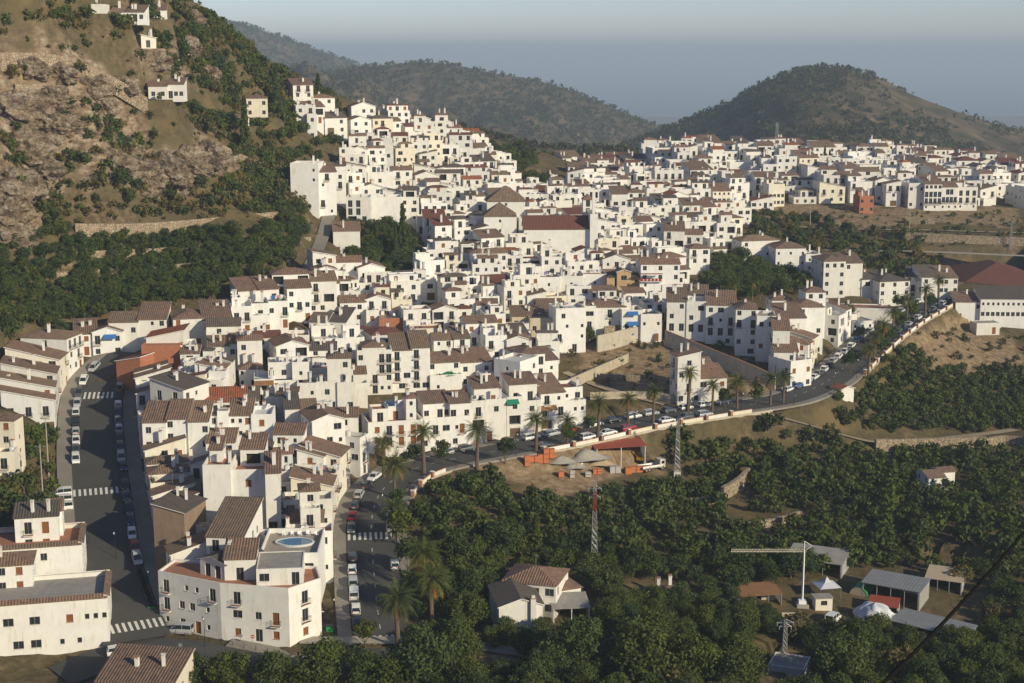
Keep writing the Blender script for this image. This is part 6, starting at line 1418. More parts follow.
# ---------------------------------------------------------------- walls
def wallrun(name, P, h_, th, mat, label, cat='wall', cap=None, dz=0, down=1.0, grp=None):
    g = MB(); c_ = MB(); n = len(P)
    for k in range(n-1):
        a, b_ = P[k], P[k+1]; tx, ty = b_[0]-a[0], b_[1]-a[1]; L_ = math.hypot(tx, ty)
        if L_ < .05: continue
        nx, ny = -ty/L_*th/2, tx/L_*th/2
        for m_, t0, t1, gg, w_ in ((mat, -down, h_, g, 1.0),)+(((cap, h_, h_+.1, c_, 1.35),) if cap else ()):
            A1, A2, B1, B2 = [(p[0]+s_*nx*w_, p[1]+s_*ny*w_) for p in (a, b_) for s_ in (-1, 1)]
            za, zb_ = a[2]+dz, b_[2]+dz
            gg.face([(*A1,za+t0),(*B1,zb_+t0),(*B1,zb_+t1),(*A1,za+t1)], m_); gg.face([(*B2,zb_+t0),(*A2,za+t0),(*A2,za+t1),(*B2,zb_+t1)], m_); gg.face([(*A1,za+t1),(*B1,zb_+t1),(*B2,zb_+t1),(*A2,za+t1)], m_)
            if k == 0: gg.face([(*A2,za+t0),(*A1,za+t0),(*A1,za+t1),(*A2,za+t1)], m_)
            if k == n-2: gg.face([(*B1,zb_+t0),(*B2,zb_+t0),(*B2,zb_+t1),(*B1,zb_+t1)], m_)
    if label is None: return g, c_
    if cap:
        root = link(name, None, None, (0, 0, 0)); g.obj('masonry', root); c_.obj('coping', root)
    else: root = g.obj(name)
    return tag(root, label, cat, grp)
for pp, h_, lb in [([(75,233),(140,233),(200,228),(278,220)], 2.6, 'long pale stone terrace wall across the left hillside above the orchard'),([(0,68),(60,68),(118,92),(148,112)], 4.2, 'broad stone retaining wall high on the left hillside under the trees'),([(15,92),(60,97),(112,104)], 2.2, 'low wall under the bare orange terrace on the left hillside'),
    ([(60,256),(150,252),(240,246),(310,240)], 1.0, 'low stone terrace wall in the middle of the hillside orchard'),([(50,276),(140,270),(230,264),(290,258)], 1.0, 'lowest stone terrace wall of the hillside orchard'),([(875,450),(905,450),(950,448),(985,447)], 2.8, 'stone terrace wall beside the orchard path at right'),([(985,447),(1000,440),(1030,447)], 2.2, 'short stone wall at the right end of the orchard path'),
    ([(905,240),(960,243),(1030,246)], 3.0, 'rough stone wall under the ridge track at the far right'),([(905,223),(935,224)], 2.4, 'pale ruined wall on the bank below the ridge quarter'),([(600,378),(640,380)], 1.2, 'low rubble wall on the open brown lot'),([(222,150),(262,170),(300,172)], 1.8, 'short stone wall under the cream villa'),([(722,500),(740,492),(748,480)], 3.0, 'curved pale stone wall in the middle of the orchard'),([(745,530),(775,527),(800,518)], 1.6, 'low stone wall lower in the orchard'),
    ([(690,505),(715,503)], 1.5, 'short stone terrace step among the grove trees')]:
    wallrun('stone_wall', pixline(pp, 3, 4), h_, .9, 'stonewall', lb)
def hillwall(pp, h_, mat, lb, cap=None, th=.4): return wallrun('retaining_wall', pixline(pp, 3, 3), h_, th, mat, lb, cap=cap)
hillwall([(597,352),(630,344),(662,338)], 4.6, 'concrete', 'long beige concrete retaining wall beside the white car terrace', th=.6)
hillwall([(560,392),(600,374),(628,362)], 2.4, 'palestone', 'sloping stone wall climbing the open lot')
hillwall([(665,345),(720,368),(760,384),(775,392)], 4.2, 'concrete', 'sloping grey-beige wall under the holiday apartments', cap='coping')
hillwall([(604,342),(628,340)], 4.5, 'stonewall', 'brown stone wall under the pergola house')
hillwall([(590,400),(660,398),(678,404)], 2.0, 'palestone', 'pale low wall behind the parked cars left of the stepped house')
hillwall([(395,290),(440,287),(470,292)], 4.0, 'white', 'long plain white retaining wall below the town garden')
hillwall([(440,560),(500,548)], .8, 'palestone', 'low wall hidden in the grove below the bend')
# promenade: retaining face, parapet panels, pillars
def promenade(s0, s1, label, face=5.0, pan='ochre', off=7.2):
    root = link('promenade_wall', None, None, along(RS, s0, off)[:3]); o = Vector(root.location)
    P = []; q = s0
    while q <= s1: p = along(RS, q, off); P.append((p[0]-o.x, p[1]-o.y, p[2]-o.z)); q += 3
    g, _ = wallrun('', P, .15, .5, 'palestone', None, down=face); g.obj('retaining_face', root)
    q = s0; k = 0
    while q < s1-7:
        A_ = along(RS, q, off); B_ = along(RS, q+7.0, off); step = (k % 3) * 0
        pl = MB(); pl.box(-.35,.35,-.35,.35,.1,1.35,'coping'); pl.box(-.42,.42,-.42,.42,1.35,1.45,'white',bottom=True)
        pl.obj('pillar', root, (A_[0]-o.x, A_[1]-o.y, A_[2]-o.z), A_[3])
        P2 = [(0,0,0), ((B_[0]-A_[0]), (B_[1]-A_[1]), B_[2]-A_[2])]; P2 = [lerp(P2[0], P2[1], .07), lerp(P2[0], P2[1], .93)]
        g, c_ = wallrun('', P2, 1.0, .24, 'cream' if k % 2 else 'white', None, cap='coping', down=-.16)
        pn = g.obj('parapet_panel', root, (A_[0]-o.x, A_[1]-o.y, A_[2]-o.z)); c_.obj('coping', pn)
        q += 7.6; k += 1
    return tag(root, label, 'wall')
promenade(sr(376,498), sr(440,461), 'white and ochre promenade wall with red pillars at the street bend', 5)
promenade(sr(520,448)+2, sr(752,404), 'long promenade wall with red pillars and beige retaining face above the grove', 5.5)
promenade(sr(842,374), sr(940,300), 'promenade wall climbing with the palm street towards the school', 4.5)
# ---------------------------------------------------------------- roof pool on its terrace
pv0 = POOLH.vols[0]; zt = pv0['z1']-pv0['par']; c0 = [sum(p[i] for p in pv0['poly'])/4 for i in (0, 1)]
root = thing('swimming_pool', (c0[0]+.2, c0[1]+1, zt+.01), 'blue kidney-shaped pool on the roof terrace behind the corner building', 'swimming pool')
ring = [(math.cos(t)*2.9*(1+.12*math.cos(2*t+.5)), math.sin(t)*2.2) for t in [2*PI*k/28 for k in range(28)]]
g = MB()
for k in range(28):
    a, b_ = ring[k], ring[(k+1) % 28]; A2, B2 = (a[0]*1.12, a[1]*1.14), (b_[0]*1.12, b_[1]*1.14)
    g.face([(*A2,0),(*B2,0),(*B2,.35),(*A2,.35)], 'greywhite'); g.face([(*A2,.35),(*B2,.35),(*b_,.35),(*a,.35)], 'white'); g.face([(*b_,.35),(*b_,.1),(*a,.1),(*a,.35)], 'blueplaster')
g.obj('rim', root); g = MB(); g.face([(*p, .26) for p in ring], 'water_blue'); g.obj('water', root)
def chair_mesh():
    g = MB(); g.box(-.28,.28,-.28,.28,.38,.44,'signwhite',bottom=True); g.box(-.28,.28,.24,.30,.44,.95,'signwhite',bottom=True)
    for sx in (-1, 1):
        for sy in (-1, 1): g.bar((sx*.25,sy*.25,0),(sx*.23,sy*.23,.4),.03,'signwhite')
        g.bar((sx*.28,-.25,.65),(sx*.28,.25,.65),.03,'signwhite')
    return g.mesh('terrace_chair')
CH = chair_mesh()
for k in range(6):
    o = link('terrace_chair', CH, None, (c0[0]-2.4+1.5*k, c0[1]+5.0+.3*(k % 2), zt), .2*k); tag(o, 'white plastic chair in the line behind the roof pool', 'chair', 'chairs behind the pool')
g = MB(); 
for k in range(20):
    a0, a1 = 2*PI*k/20, 2*PI*(k+1)/20; g.face([(0,-.03,0),(math.cos(a0)*.55,-.03,math.sin(a0)*.55),(math.cos(a1)*.55,-.03,math.sin(a1)*.55)], 'signblue'); g.face([(0,.03,0),(math.cos(a1)*.55,.03,math.sin(a1)*.55),(math.cos(a0)*.55,.03,math.sin(a0)*.55)], 'signblue'); g.face([(math.cos(a0)*.55,-.03,math.sin(a0)*.55),(math.cos(a0)*.55,.03,math.sin(a0)*.55),(math.cos(a1)*.55,.03,math.sin(a1)*.55),(math.cos(a1)*.55,-.03,math.sin(a1)*.55)][::-1], 'signblue')
g.box(-.12,.12,-.05,-.03,-.3,.3,'signwhite'); wp = POOLH.vols[1]; q_ = lerp((*wp['poly'][0],0), (*wp['poly'][1],0), .13)
tag(g.obj('round_sign', None, (q_[0], q_[1]-.08, wp['z1']-.75)), 'round blue sign with a white bar on the wall behind the pool', 'sign')
# ---------------------------------------------------------------- masts, pylons, poles
def lattice(x, y, z, hgt, wb, wt, mats, label, name, cat, arms=(), n=14, base=True):
    root = thing(name, (x, y, z), label, cat); g = MB()
    def c(k, t): w_ = wb+(wt-wb)*t; return [(s1_*w_/2, s2_*w_/2, hgt*t) for s1_, s2_ in ((-1,-1),(1,-1),(1,1),(-1,1))]
    for k in range(n):
        a = c(k, k/n); b_ = c(k, (k+1)/n); m_ = mats[k*len(mats)//n] if len(mats) > 2 else mats[k % len(mats)]
        for i in range(4):
            j = (i+1) % 4; g.bar(a[i], b_[i], .05, m_); g.bar(a[i], b_[j], .028, m_); g.bar(a[i], a[j], .028, m_)
            g.bar(a[j], b_[i], .028, m_)
    g.obj('lattice', root)
    for za, wa in arms:
        q = MB(); q.bar((-wa,0,za),(wa,0,za),.06,'steel'); q.bar((-wa,0,za),(0,0,za+.7),.035,'steel'); q.bar((wa,0,za),(0,0,za+.7),.035,'steel')
        for s_ in (-1, 0, 1): q.bar((s_*wa*.95,0,za-.55),(s_*wa*.95,0,za),.07,'frame',6)
        q.obj('cross_arm', root)
    if base: b_ = MB(); b_.box(-wb*.6, wb*.6, -wb*.6, wb*.6, -1, .9, 'greywhite'); b_.obj('base', root)
    return root
x, y, z = hit(594, 566); lattice(x, y, z, 17.5, 1.2, .5, ['frame', 'steel', 'frame', 'rust', 'frame'], 'slender grey lattice pylon with a reddish stretch rising from the dark grove', 'lattice_pylon', 'pylon', [(15.6,1.3),(13.9,1.1)])
x, y, z = hit(677, 475); lattice(x, y, z, 13.5, 1.3, .5, ['steel', 'frame'], 'slender grey lattice mast beside the shed yard', 'lattice_mast', 'mast')
x, y, z = hit(784, 664); lattice(x, y, z, 8.2, .9, .45, ['steel', 'frame'], 'grey pylon with short cross arms beside the transformer hut', 'lattice_pylon', 'pylon', [(7.6,1.5),(6.9,1.1)], n=9, base=False)
x, y, z = Wp(776, 160, 700); z = min(z, gz(x, y)); lattice(x, y, z, zpix(776, 122, 700)-z, 1.6, .9, ['steel', 'frame'], 'pale lattice antenna mast on the skyline of the ridge quarter', 'antenna_mast', 'mast', [], base=False)
x, y, z = hit(715, 470); 
for px, py, hh, lb in [(1010,250,11,'left one of two lattice poles on the far right bank'),(552,0,0,'')]:
    if hh: x, y, z = hit(px, py); lattice(x, y, z, hh, .9, .4, ['steel', 'frame'], 'thin lattice pole on the bank at the far right of the ridge', 'lattice_pole', 'mast', [(10,1)], n=8, base=False)
for px, py, hh, lb in [(49,478,13,'grey concrete power pole left of the shaded street'),(43,498,11,'second concrete pole beside the small white cabin'),(810,225,9,'lone power pole on the bank below the ridge quarter'),(909,232,9,'power pole below the long arched terrace')]:
    x, y, z = hit(px, py); root = thing('power_pole', (x, y, z), lb, 'pole'); g = MB(); g.bar((0,0,-.5),(0,0,hh),.17,'kerb',8,.10); g.obj('pole', root); g = MB(); g.bar((-.9,0,hh-.5),(.9,0,hh-.5),.05,'steel')
    for s_ in (-.8,0,.8): g.bar((s_,0,hh-.5),(s_,0,hh-.15),.05,'frame',6)
    g.obj('cross_arm', root)
def lamp(x, y, z, a, label, hh=5.5):
    root = thing('street_lamp', (x, y, z), label, 'street lamp', 'street lamps', a); g = MB(); g.bar((0,0,0),(0,0,.9),.09,'iron',6,.06); g.bar((0,0,.9),(0,0,hh),.05,'iron',6,.035); g.bar((0,0,hh),(0,-.5,hh+.12),.03,'iron'); g.obj('pole', root)
    g = MB(); g.bar((0,-.5,hh-.25),(0,-.5,hh+.1),.10,'signwhite',6,.16); g.bar((0,-.5,hh+.1),(0,-.5,hh+.25),.18,'iron',6,.03); g.obj('lantern', root)
for i, (px, py) in enumerate([(335,628),(383,520),(116,560),(205,648),(150,600),(392,610)]):
    x, y, z = hit(px, py); lamp(x, y, z, 0, ['black street lamp on the pavement right of the corner building','black street lamp at the promenade above the curve crossing','black street lamp beside the scooter row','black street lamp before the left face of the corner building','black street lamp on the lower kerb of the left street','black street lamp under the lowest street palm'][i])
for i in range(9):
    q = sr(440,461)+i*16; x, y, z, a = along(RS, q, 6.2); lamp(x, y, z+.1, a+PI/2, f'black promenade lamp, {ORDN[i]} from the street bend', 5)
def sign(px, py, kind, label, hh=2.4, face=-1):
    x, y, z = hit(px, py); root = thing('road_sign', (x, y, z), label, 'road sign'); g = MB(); g.bar((0,0,0),(0,0,hh),.035,'steel',6); g.obj('post', root); g = MB()
    if kind in ('stop', 'back'):
        n = 16; m_ = 'signred' if kind == 'stop' else 'steel'
        P = [(math.cos(2*PI*k/n)*.34, math.sin(2*PI*k/n)*.34+hh) for k in range(n)]
        g.face([(p[0],-.05,p[1]) for p in P], m_); g.face([(p[0],-.03,p[1]) for p in reversed(P)], 'steel')
        if kind == 'stop': g.box(-.22,.22,-.06,-.052,hh-.06,hh+.06,'signwhite')
    else:
        g.box(-.4,.4,-.05,-.02,hh-.4,hh+.45,'signblue',bottom=True); g.face([(-.22,-.055,hh-.25),(.22,-.055,hh-.25),(0,-.055,hh+.25)], 'signwhite')
    g.obj('panel', root)
sign(167, 620, 'blue', 'square blue pedestrian crossing sign at the foot of the left street'); sign(253, 650, 'stop', 'round red no-entry sign before the corner building'); sign(241, 649, 'back', 'round grey-backed sign just left of the no-entry sign'); sign(181, 660, 'back', 'round sign seen from behind at the near kerb below the silver van', 2.6)
for k in range(9):
    x, y, z, a = along(FS, s_at(FS, 160, 650)+2.2*k, -4.9); g = MB(); g.bar((0,0,-.1),(0,0,.75),.06,'iron',6,.05); g.bar((0,0,.75),(0,0,.85),.075,'iron',6,.03)
    tag(g.obj('bollard', None, (x, y, z+.1)), 'short black bollard on the kerb before the corner building', 'bollard', 'bollards along the kerb')
# tower crane: white mast, horizontal jib
x, y, z = hit(802, 606); root = thing('tower_crane', (x, y, z), 'small white tower crane with a long jib pointing left over the valley sheds', 'crane'); hh = 10.6
g = MB(); g.bar((0,0,-.5),(0,0,hh),.22,'signwhite',4,.18); g.bar((0,0,hh),(0,0,hh+2.0),.10,'signwhite'); g.obj('mast', root)
g = MB(); J = 13.5
for k in range(22):
    a, b_ = -J*k/22, -J*(k+1)/22
    for yy_ in (-.2, .2): g.bar((a,yy_,hh),(b_,yy_,hh),.04,'cream'); g.bar((a,yy_,hh),((a+b_)/2,0,hh+.45),.025,'cream'); g.bar(((a+b_)/2,0,hh+.45),(b_,yy_,hh),.025,'cream')
    g.bar(((a+b_)/2,0,hh+.45),(max(b_-(J/44),-J),0,hh+.45),.04,'cream')
g.obj('jib', root); g = MB(); g.bar((0,0,hh+2),(-J*.6,0,hh+.45),.02,'iron'); g.bar((0,0,hh+2),(1.4,0,hh+1.1),.05,'signwhite'); g.bar((0,0,hh),(1.4,0,hh+1.1),.05,'signwhite'); g.bar((1.4,0,hh+1.1),(.4,0,.5),.02,'iron'); g.obj('stay', root)
g = MB(); g.box(-1.1,1.1,-1.1,1.1,-.6,.5,'kerb'); g.box(-.7,.7,-.5,.5,.5,1.3,'signwhite'); g.obj('base', root)
# black cable crossing the near right corner
plain('cable', (.012,.012,.012), 1.0); MATS['cable'].node_tree.nodes['Principled BSDF'].inputs['Specular IOR Level'].default_value = 0
ax, ay, az = Wp(1060, 488, 62); bx, by, bz = Wp(860, 706, 40); g = MB(); pr = None
for k in range(41):
    t = k/40; p = (ax+(bx-ax)*t, ay+(by-ay)*t, az+(bz-az)*t-.9*4*t*(1-t)*.35)
    if pr: g.bar(pr, p, .06, 'cable', 6)
    pr = p
tag(g.obj('power_cable'), 'thick black cable running diagonally across the lower right corner', 'cable')
# ---------------------------------------------------------------- builders' yard below the street
x0, y0, z0 = hit(560, 478)
def boxpile(name, px, py, n, sz, mat, label, cat, group=None, rz=0, lv=1):
    x, y, z = hit(px, py); root = MB(); r = random.Random(px)
    for k in range(n):
        for q in range(lv):
            ox = (k-(n-1)/2)*(sz[0]+.12); root.box(ox-sz[0]/2, ox+sz[0]/2, -sz[1]/2+r.uniform(-.05,.05), sz[1]/2, q*(sz[2]+.1)+.12, q*(sz[2]+.1)+.1+sz[2], mat)
            root.box(ox-sz[0]/2, ox+sz[0]/2, -sz[1]/2, sz[1]/2, q*(sz[2]+.1), q*(sz[2]+.1)+.1, 'planks')
    return tag(root.obj(name, None, (x, y, z), rz), label, cat, group)
for a in [('brick_pallet',527,466,1,(1.1,1.1,1.1),'brickstack','dark pallet of bricks at the left end of the yard'),('brick_pallet',534,462,2,(1.1,1.1,1.3),'brickstack','pair of tall red brick pallets below the parapet'),('brick_pallet',543,463,2,(1.1,1.1,.9),'brickstack','pair of lower orange brick pallets beside the tall pair'),('brick_pallet',549,458,2,(1.2,1.2,1.0),'brickstack','orange brick pallets beside the gravel heap'),('brick_pallet',561,477,1,(1.2,1.2,1.2),'brickstack','single orange brick pallet at the front edge of the yard'),('brick_pallet',572,478,1,(1.0,1.0,.8),'blockstack','grey block pallet at the front edge of the yard'),
          ('block_pallet',615,473,2,(1.2,1.2,1.5),'blockstack','two grey concrete block stacks before the shed'),('brick_pallet',628,474,1,(1.4,1.2,1.4),'brickstack','dark red brick stack beside the grey block stacks'),('brick_pallet',639,472,3,(1.5,1.3,.6),'brickstack','long orange brick stack before the yellow truck'),('brick_pallet',597,474,2,(.9,.9,.5),'brickstack','low red tile stacks left of the grey block stacks'),('brick_pallet',588,477,1,(1.3,.9,.5),'blockstack','low grey slab stack at the yard edge')]:
    boxpile(a[0], a[1], a[2], a[3], a[4], a[5], a[6], 'pallet', 'pallets in the yard', rz=.15, lv=2 if a[4][2] < 1.2 else 1)
def heap(px, py, r_, h_, mat, label):
    x, y, z = hit(px, py); n, m = 22, 8; V_ = []; rr = random.Random(px)
    for i in range(m+1):
        for j in range(n): t = i/m; a = 2*PI*j/n; w_ = r_*t*(1+.18*math.sin(3*a+px)+.1*rr.uniform(-1,1)); V_.append((math.cos(a)*w_*1.35, math.sin(a)*w_, h_*(math.cos(t*PI)*.5+.5)+rr.uniform(-.07,.07)-.1*t))
    Q = [(i*n+j, (i+1)*n+j, (i+1)*n+(j+1)%n, i*n+(j+1)%n) for i in range(m) for j in range(n)]
    return tag(link('gravel_heap', npmesh('gravel_heap', V_, Q, mat, True), None, (x, y, z)), label, 'gravel heap', 'heaps in the yard')
heap(562,461,2.6,1.2,'gravel','pale gravel heap beside the orange brick pallets'); heap(586,457,3.8,1.8,'gravel','largest pale gravel heap left of the shed'); heap(575,466,2.2,1.0,'gravel','low sand heap in the middle of the yard'); heap(600,463,2.6,1.1,'tan_sand','low tan sand heap before the shed')
for k, (px, py) in enumerate([(581,464),(570,467)]):
    x, y, z = hit(px, py); g = MB(); P = [(math.cos(2*PI*k_/10)*.5, math.sin(2*PI*k_/10)*.5) for k_ in range(10)]; g.prism(P, 0, 1.0, 'signwhite'); g.prism([(a*.8, b_*.8) for a, b_ in P], 1.0, 1.12, 'signwhite'); tag(g.obj('bulk_bag', None, (x, y, z)), ['white round bulk container right of the low sand heap', 'white round bulk container left of the low sand heap'][k], 'container', 'bulk containers')
def shed(name, px0, px1, yt, yb_, dep, yaw, mat, label, hgt=3.2, open_=True, slope=.12, wall='greywhite', cat='shed', back=True, posts=4):
    d = hit((px0+px1)/2, yb_)[1]; P = boxpoly(px0, px1, d, dep, yaw, yt); z1 = zpix((px0+px1)/2, yt, d); c = [sum(p[i] for p in P)/4 for i in (0, 1)]; zg = min(gz(*p) for p in P); zg = max(zg, z1-hgt-1.2)
    root = thing(name, (c[0], c[1], zg), label, cat); Q = [(p[0]-c[0], p[1]-c[1]) for p in P]; H1 = z1-zg; hb = H1+dep*slope
    g = MB(); plate(g, [(*lerp(Q[0],Q[2],-.02),H1),(*lerp(Q[1],Q[3],-.02),H1),(*lerp(Q[2],Q[0],-.02),hb),(*lerp(Q[3],Q[1],-.02),hb)], mat, mat, .1); g.obj('roof', root)
    g = MB()
    for k in range(posts): t = k/(posts-1); a = lerp(Q[0], Q[1], .02+t*.96); g.bar((*a,-.3),(*a,H1-.1),.1,'white' if posts < 4 else 'steel')
    g.obj('post', root)
    if back:
        g = MB()
        for i, j, za, zb_ in ((1,2,H1,hb),(2,3,hb,hb),(3,0,hb,H1)):
            a, b_ = Q[i], Q[j]; g.face([(*a,-.5),(*b_,-.5),(*b_,zb_-.12),(*a,za-.12)], wall); g.face([(*b_,-.5),(*a,-.5),(*a,za-.14),(*b_,zb_-.14)], wall)
        g.obj('wall', root)
    if not open_: g = MB(); g.face([(*Q[0],-.5),(*Q[1],-.5),(*Q[1],H1-.12),(*Q[0],H1-.12)], wall); g.obj('wall', root)
    return root
m, nt, b = nodes('corrugated'); b.inputs['Roughness'].default_value = .5; b.inputs['Metallic'].default_value = .2; tc = nt.nodes.new('ShaderNodeTexCoord'); wv = N(nt, 'TexWave', wave_type='BANDS', bands_direction='X'); wv.inputs['Scale'].default_value = .5; nt.links.new(tc.outputs['UV'], wv.inputs[0])
nt.links.new(mixc(nt, geonoise(nt, .5, 5), mixc(nt, wv.outputs['Fac'], (.26,.28,.28), (.36,.38,.38)), (.22,.20,.18)), b.inputs['Base Color']); bump(nt, b, wv.outputs['Fac'], .4, .05); MATS['corrugated'] = m
shed('open_shed', 596, 646, 447, 467, 8, 14, 'rust', 'open builders shed with a dark red roof below the promenade wall', 4.2, posts=3)
x, y, z = hit(652, 470); root = thing('truck', (x, y, z), 'white and yellow flatbed truck parked right of the open shed', 'truck', rz=.5); g = MB(); g.box(1.6,3.0,-1.05,1.05,.6,2.5,'cream',bottom=True); g.obj('cab', root); g = MB(); g.box(3.0,3.03,-.9,.9,1.5,2.2,'carglass'); g.box(1.9,2.7,-1.08,-1.05,1.5,2.2,'carglass'); g.obj('windows', root); g = MB(); g.box(-3.2,1.5,-1.1,1.1,.75,1.0,'frame',bottom=True); g.box(-3.2,1.5,-1.1,-1.05,1.0,1.4,'signwhite'); g.box(-3.2,1.5,1.05,1.1,1.0,1.4,'signwhite'); g.box(1.4,1.5,-1.05,1.05,1.0,2.2,'frame'); g.obj('flatbed', root)
for wx in (-2.2,-1.4,2.2):
    for wy in (-.95,.95): w_ = link('wheel', WHM, root, (wx,wy,.45)); w_.scale = (1.45,1.6,1.45)
x, y, z = hit(640, 462); root = thing('excavator', (x, y, z), 'small orange digger under the open shed roof', 'digger', rz=2.6); g = MB(); g.box(-.9,.9,-.9,-.5,0,.5,'tyre',bottom=True); g.box(-.9,.9,.5,.9,0,.5,'tyre',bottom=True); g.obj('track', root); g = MB(); g.box(-.9,.6,-.7,.7,.55,1.2,'yellow',bottom=True); g.box(-.2,.6,-.65,.1,1.2,2.0,'carglass'); g.box(-.25,.65,-.7,.15,2.0,2.08,'yellow',bottom=True); g.obj('cab', root); g = MB(); g.bar((.5,.3,1.1),(1.7,.3,2.4),.12,'yellow'); g.bar((1.7,.3,2.4),(2.4,.3,1.0),.1,'yellow'); g.box(2.2,2.7,0,.6,.6,1.0,'frame',bottom=True); g.obj('boom', root)
# ---------------------------------------------------------------- sheds and tents in the lower right
shed('farm_shed', 862, 920, 587, 604, 7, -30, 'corrugated', 'long grey corrugated roof shed right of the crane', 3.0, posts=5, slope=.06)
shed('farm_shed', 890, 963, 629, 645, 6.5, -38, 'corrugated', 'lower long grey corrugated roof right of the white tarp', 2.8, posts=5, slope=.05)
shed('farm_shed', 868, 898, 606, 616, 4, -20, 'rust', 'small red corrugated roof between the two grey farm sheds', 2.4, posts=3)
shed('farm_shed', 786, 842, 561, 574, 7, -24, 'greyroof', 'old rusty grey roof behind the crane', 2.6, posts=4)
shed('farm_shed', 925, 962, 580, 592, 6, -24, 'tan_sand', 'tan patched roof behind the long grey corrugated shed', 2.6)
shed('farm_shed', 553, 590, 608, 622, 6, 6, 'greyroof', 'flat grey roof shed right of the gable-fronted farmhouse', 2.8, posts=3)
shed('farm_shed', 742, 782, 595, 606, 5, 10, 'planks', 'brown patched lean-to left of the crane mast', 2.6, posts=4, back=True)
# tarp-covered heap: lumpy white dome
def dome(name, px, py, rx, ry, h_, mat, label, cat, rz=0, lump=.12, bands=None):
    x, y, z = hit(px, py); n, m = 32, 12; V_ = []; rr = random.Random(px)
    for i in range(m+1):
        for j in range(n):
            t = i/m*PI/2; a = 2*PI*j/n; k = 1+lump*math.sin(5*a+i*.6)+lump*.7*math.sin(9*a-i)+lump*.4*rr.uniform(-1,1); V_.append((math.cos(a)*rx*math.sin(t)**.7*k, math.sin(a)*ry*math.sin(t)**.7*k, h_*math.cos(t)*(1+lump*.6*math.sin(3*a))-.1))
    Q = [(i*n+j, (i+1)*n+j, (i+1)*n+(j+1)%n, i*n+(j+1)%n) for i in range(m) for j in range(n)]
    return tag(link(name, npmesh(name, V_, Q, mat, True), None, (x, y, z), rz), label, cat)
dome('tarp_cover', 874, 622, 3.6, 2.6, 3.6, 'tarp', 'large white tarpaulin draped over a heap beside the corrugated roofs', 'tarpaulin', -.4); dome('tarp_cover', 893, 624, 1.7, 1.5, 2.0, 'tarp', 'smaller white tarp bulge right of the large tarpaulin', 'tarpaulin', -.4)
# polytunnel
def tunnel(px, py, r_, L_, mat, end, label, rz):
    x, y, z = hit(px, py); root = thing('polytunnel', (x, y, z), label, 'polytunnel', rz=rz); g = MB(); n = 12
    for k in range(n):
        a, b_ = PI*k/n, PI*(k+1)/n; g.face([(math.cos(a)*r_,0,math.sin(a)*r_),(math.cos(a)*r_,L_,math.sin(a)*r_),(math.cos(b_)*r_,L_,math.sin(b_)*r_),(math.cos(b_)*r_,0,math.sin(b_)*r_)], mat)
    g.obj('cover', root); g = MB(); g.face([(math.cos(PI*k/n)*r_*.99,.05,math.sin(PI*k/n)*r_*.99) for k in range(n+1)], end); g.face([(math.cos(PI*k/n)*r_*.99,L_-.05,math.sin(PI*k/n)*r_*.99) for k in range(n, -1, -1)], end); g.obj('end_panel', root)
tunnel(858, 596, 1.7, 5, 'green_plastic', 'tan_sand', 'green rounded tunnel shelter behind the white tarpaulin', -.5)
x, y, z = hit(826, 598); root = thing('canopy_tent', (x, y, z), 'pale peaked canopy tent right of the crane mast', 'tent', rz=.2); g = MB()
for k in range(4):
    a, b_ = PI/4+k*PI/2, PI/4+(k+1)*PI/2; g.face([(math.cos(a)*3,math.sin(a)*3,2.6),(math.cos(b_)*3,math.sin(b_)*3,2.6),(math.cos(b_)*.9,math.sin(b_)*.9,3.3),(math.cos(a)*.9,math.sin(a)*.9,3.3)], 'tarp'); g.face([(math.cos(a)*.9,math.sin(a)*.9,3.3),(math.cos(b_)*.9,math.sin(b_)*.9,3.3),(0,0,4.3)], 'tarp')
g.obj('canopy', root)
for k in range(4): a = PI/4+k*PI/2; g = MB(); g.bar((math.cos(a)*2.9,math.sin(a)*2.9,0),(math.cos(a)*2.9,math.sin(a)*2.9,2.6),.05,'steel'); g.obj('leg', root)
one_c = [('cabin', 822, 608, 2.2, 1.6, 2.3, 'cream', 'small cream cabin with a flat roof under the canopy tent'), ('cabin', 1, 1, 0, 0, 0, '', '')]
x, y, z = hit(822, 608); root = thing('cabin', (x, y, z), 'small cream cabin in front of the canopy tent', 'cabin', rz=.1); g = MB(); facade(g, (-1.6,-1.1), (1.6,-1.1), -.3, 2.3, [(1.0,2.2,.9,1.8,'w')], 'cream'); facade(g, (1.6,-1.1), (1.6,1.1), -.3, 2.3, [], 'cream'); facade(g, (1.6,1.1), (-1.6,1.1), -.3, 2.3, [], 'cream'); facade(g, (-1.6,1.1), (-1.6,-1.1), -.3, 2.3, [], 'cream'); g.obj('wall', root); g = MB(); g.box(-1.8,1.8,-1.35,1.3,2.3,2.42,'greyroof',bottom=True); g.obj('roof', root)
x, y, z = hit(833, 622); car(x, y, z, 1.0, 'van', 'white', 'white van in the shade left of the white tarpaulin', None)
x, y, z = hit(841, 577); 
for px, py, sz, lb in [(768,600,(2.5,.25,1.6),'pale plastered wall piece left of the crane'),(790,618,(3,.25,1.0),'low pale wall below the crane')]:
    x, y, z = hit(px, py); g = MB(); g.box(-sz[0]/2, sz[0]/2, 0, sz[1], -.3, sz[2], 'beige'); tag(g.obj('garden_wall', None, (x, y, z)), lb, 'wall')
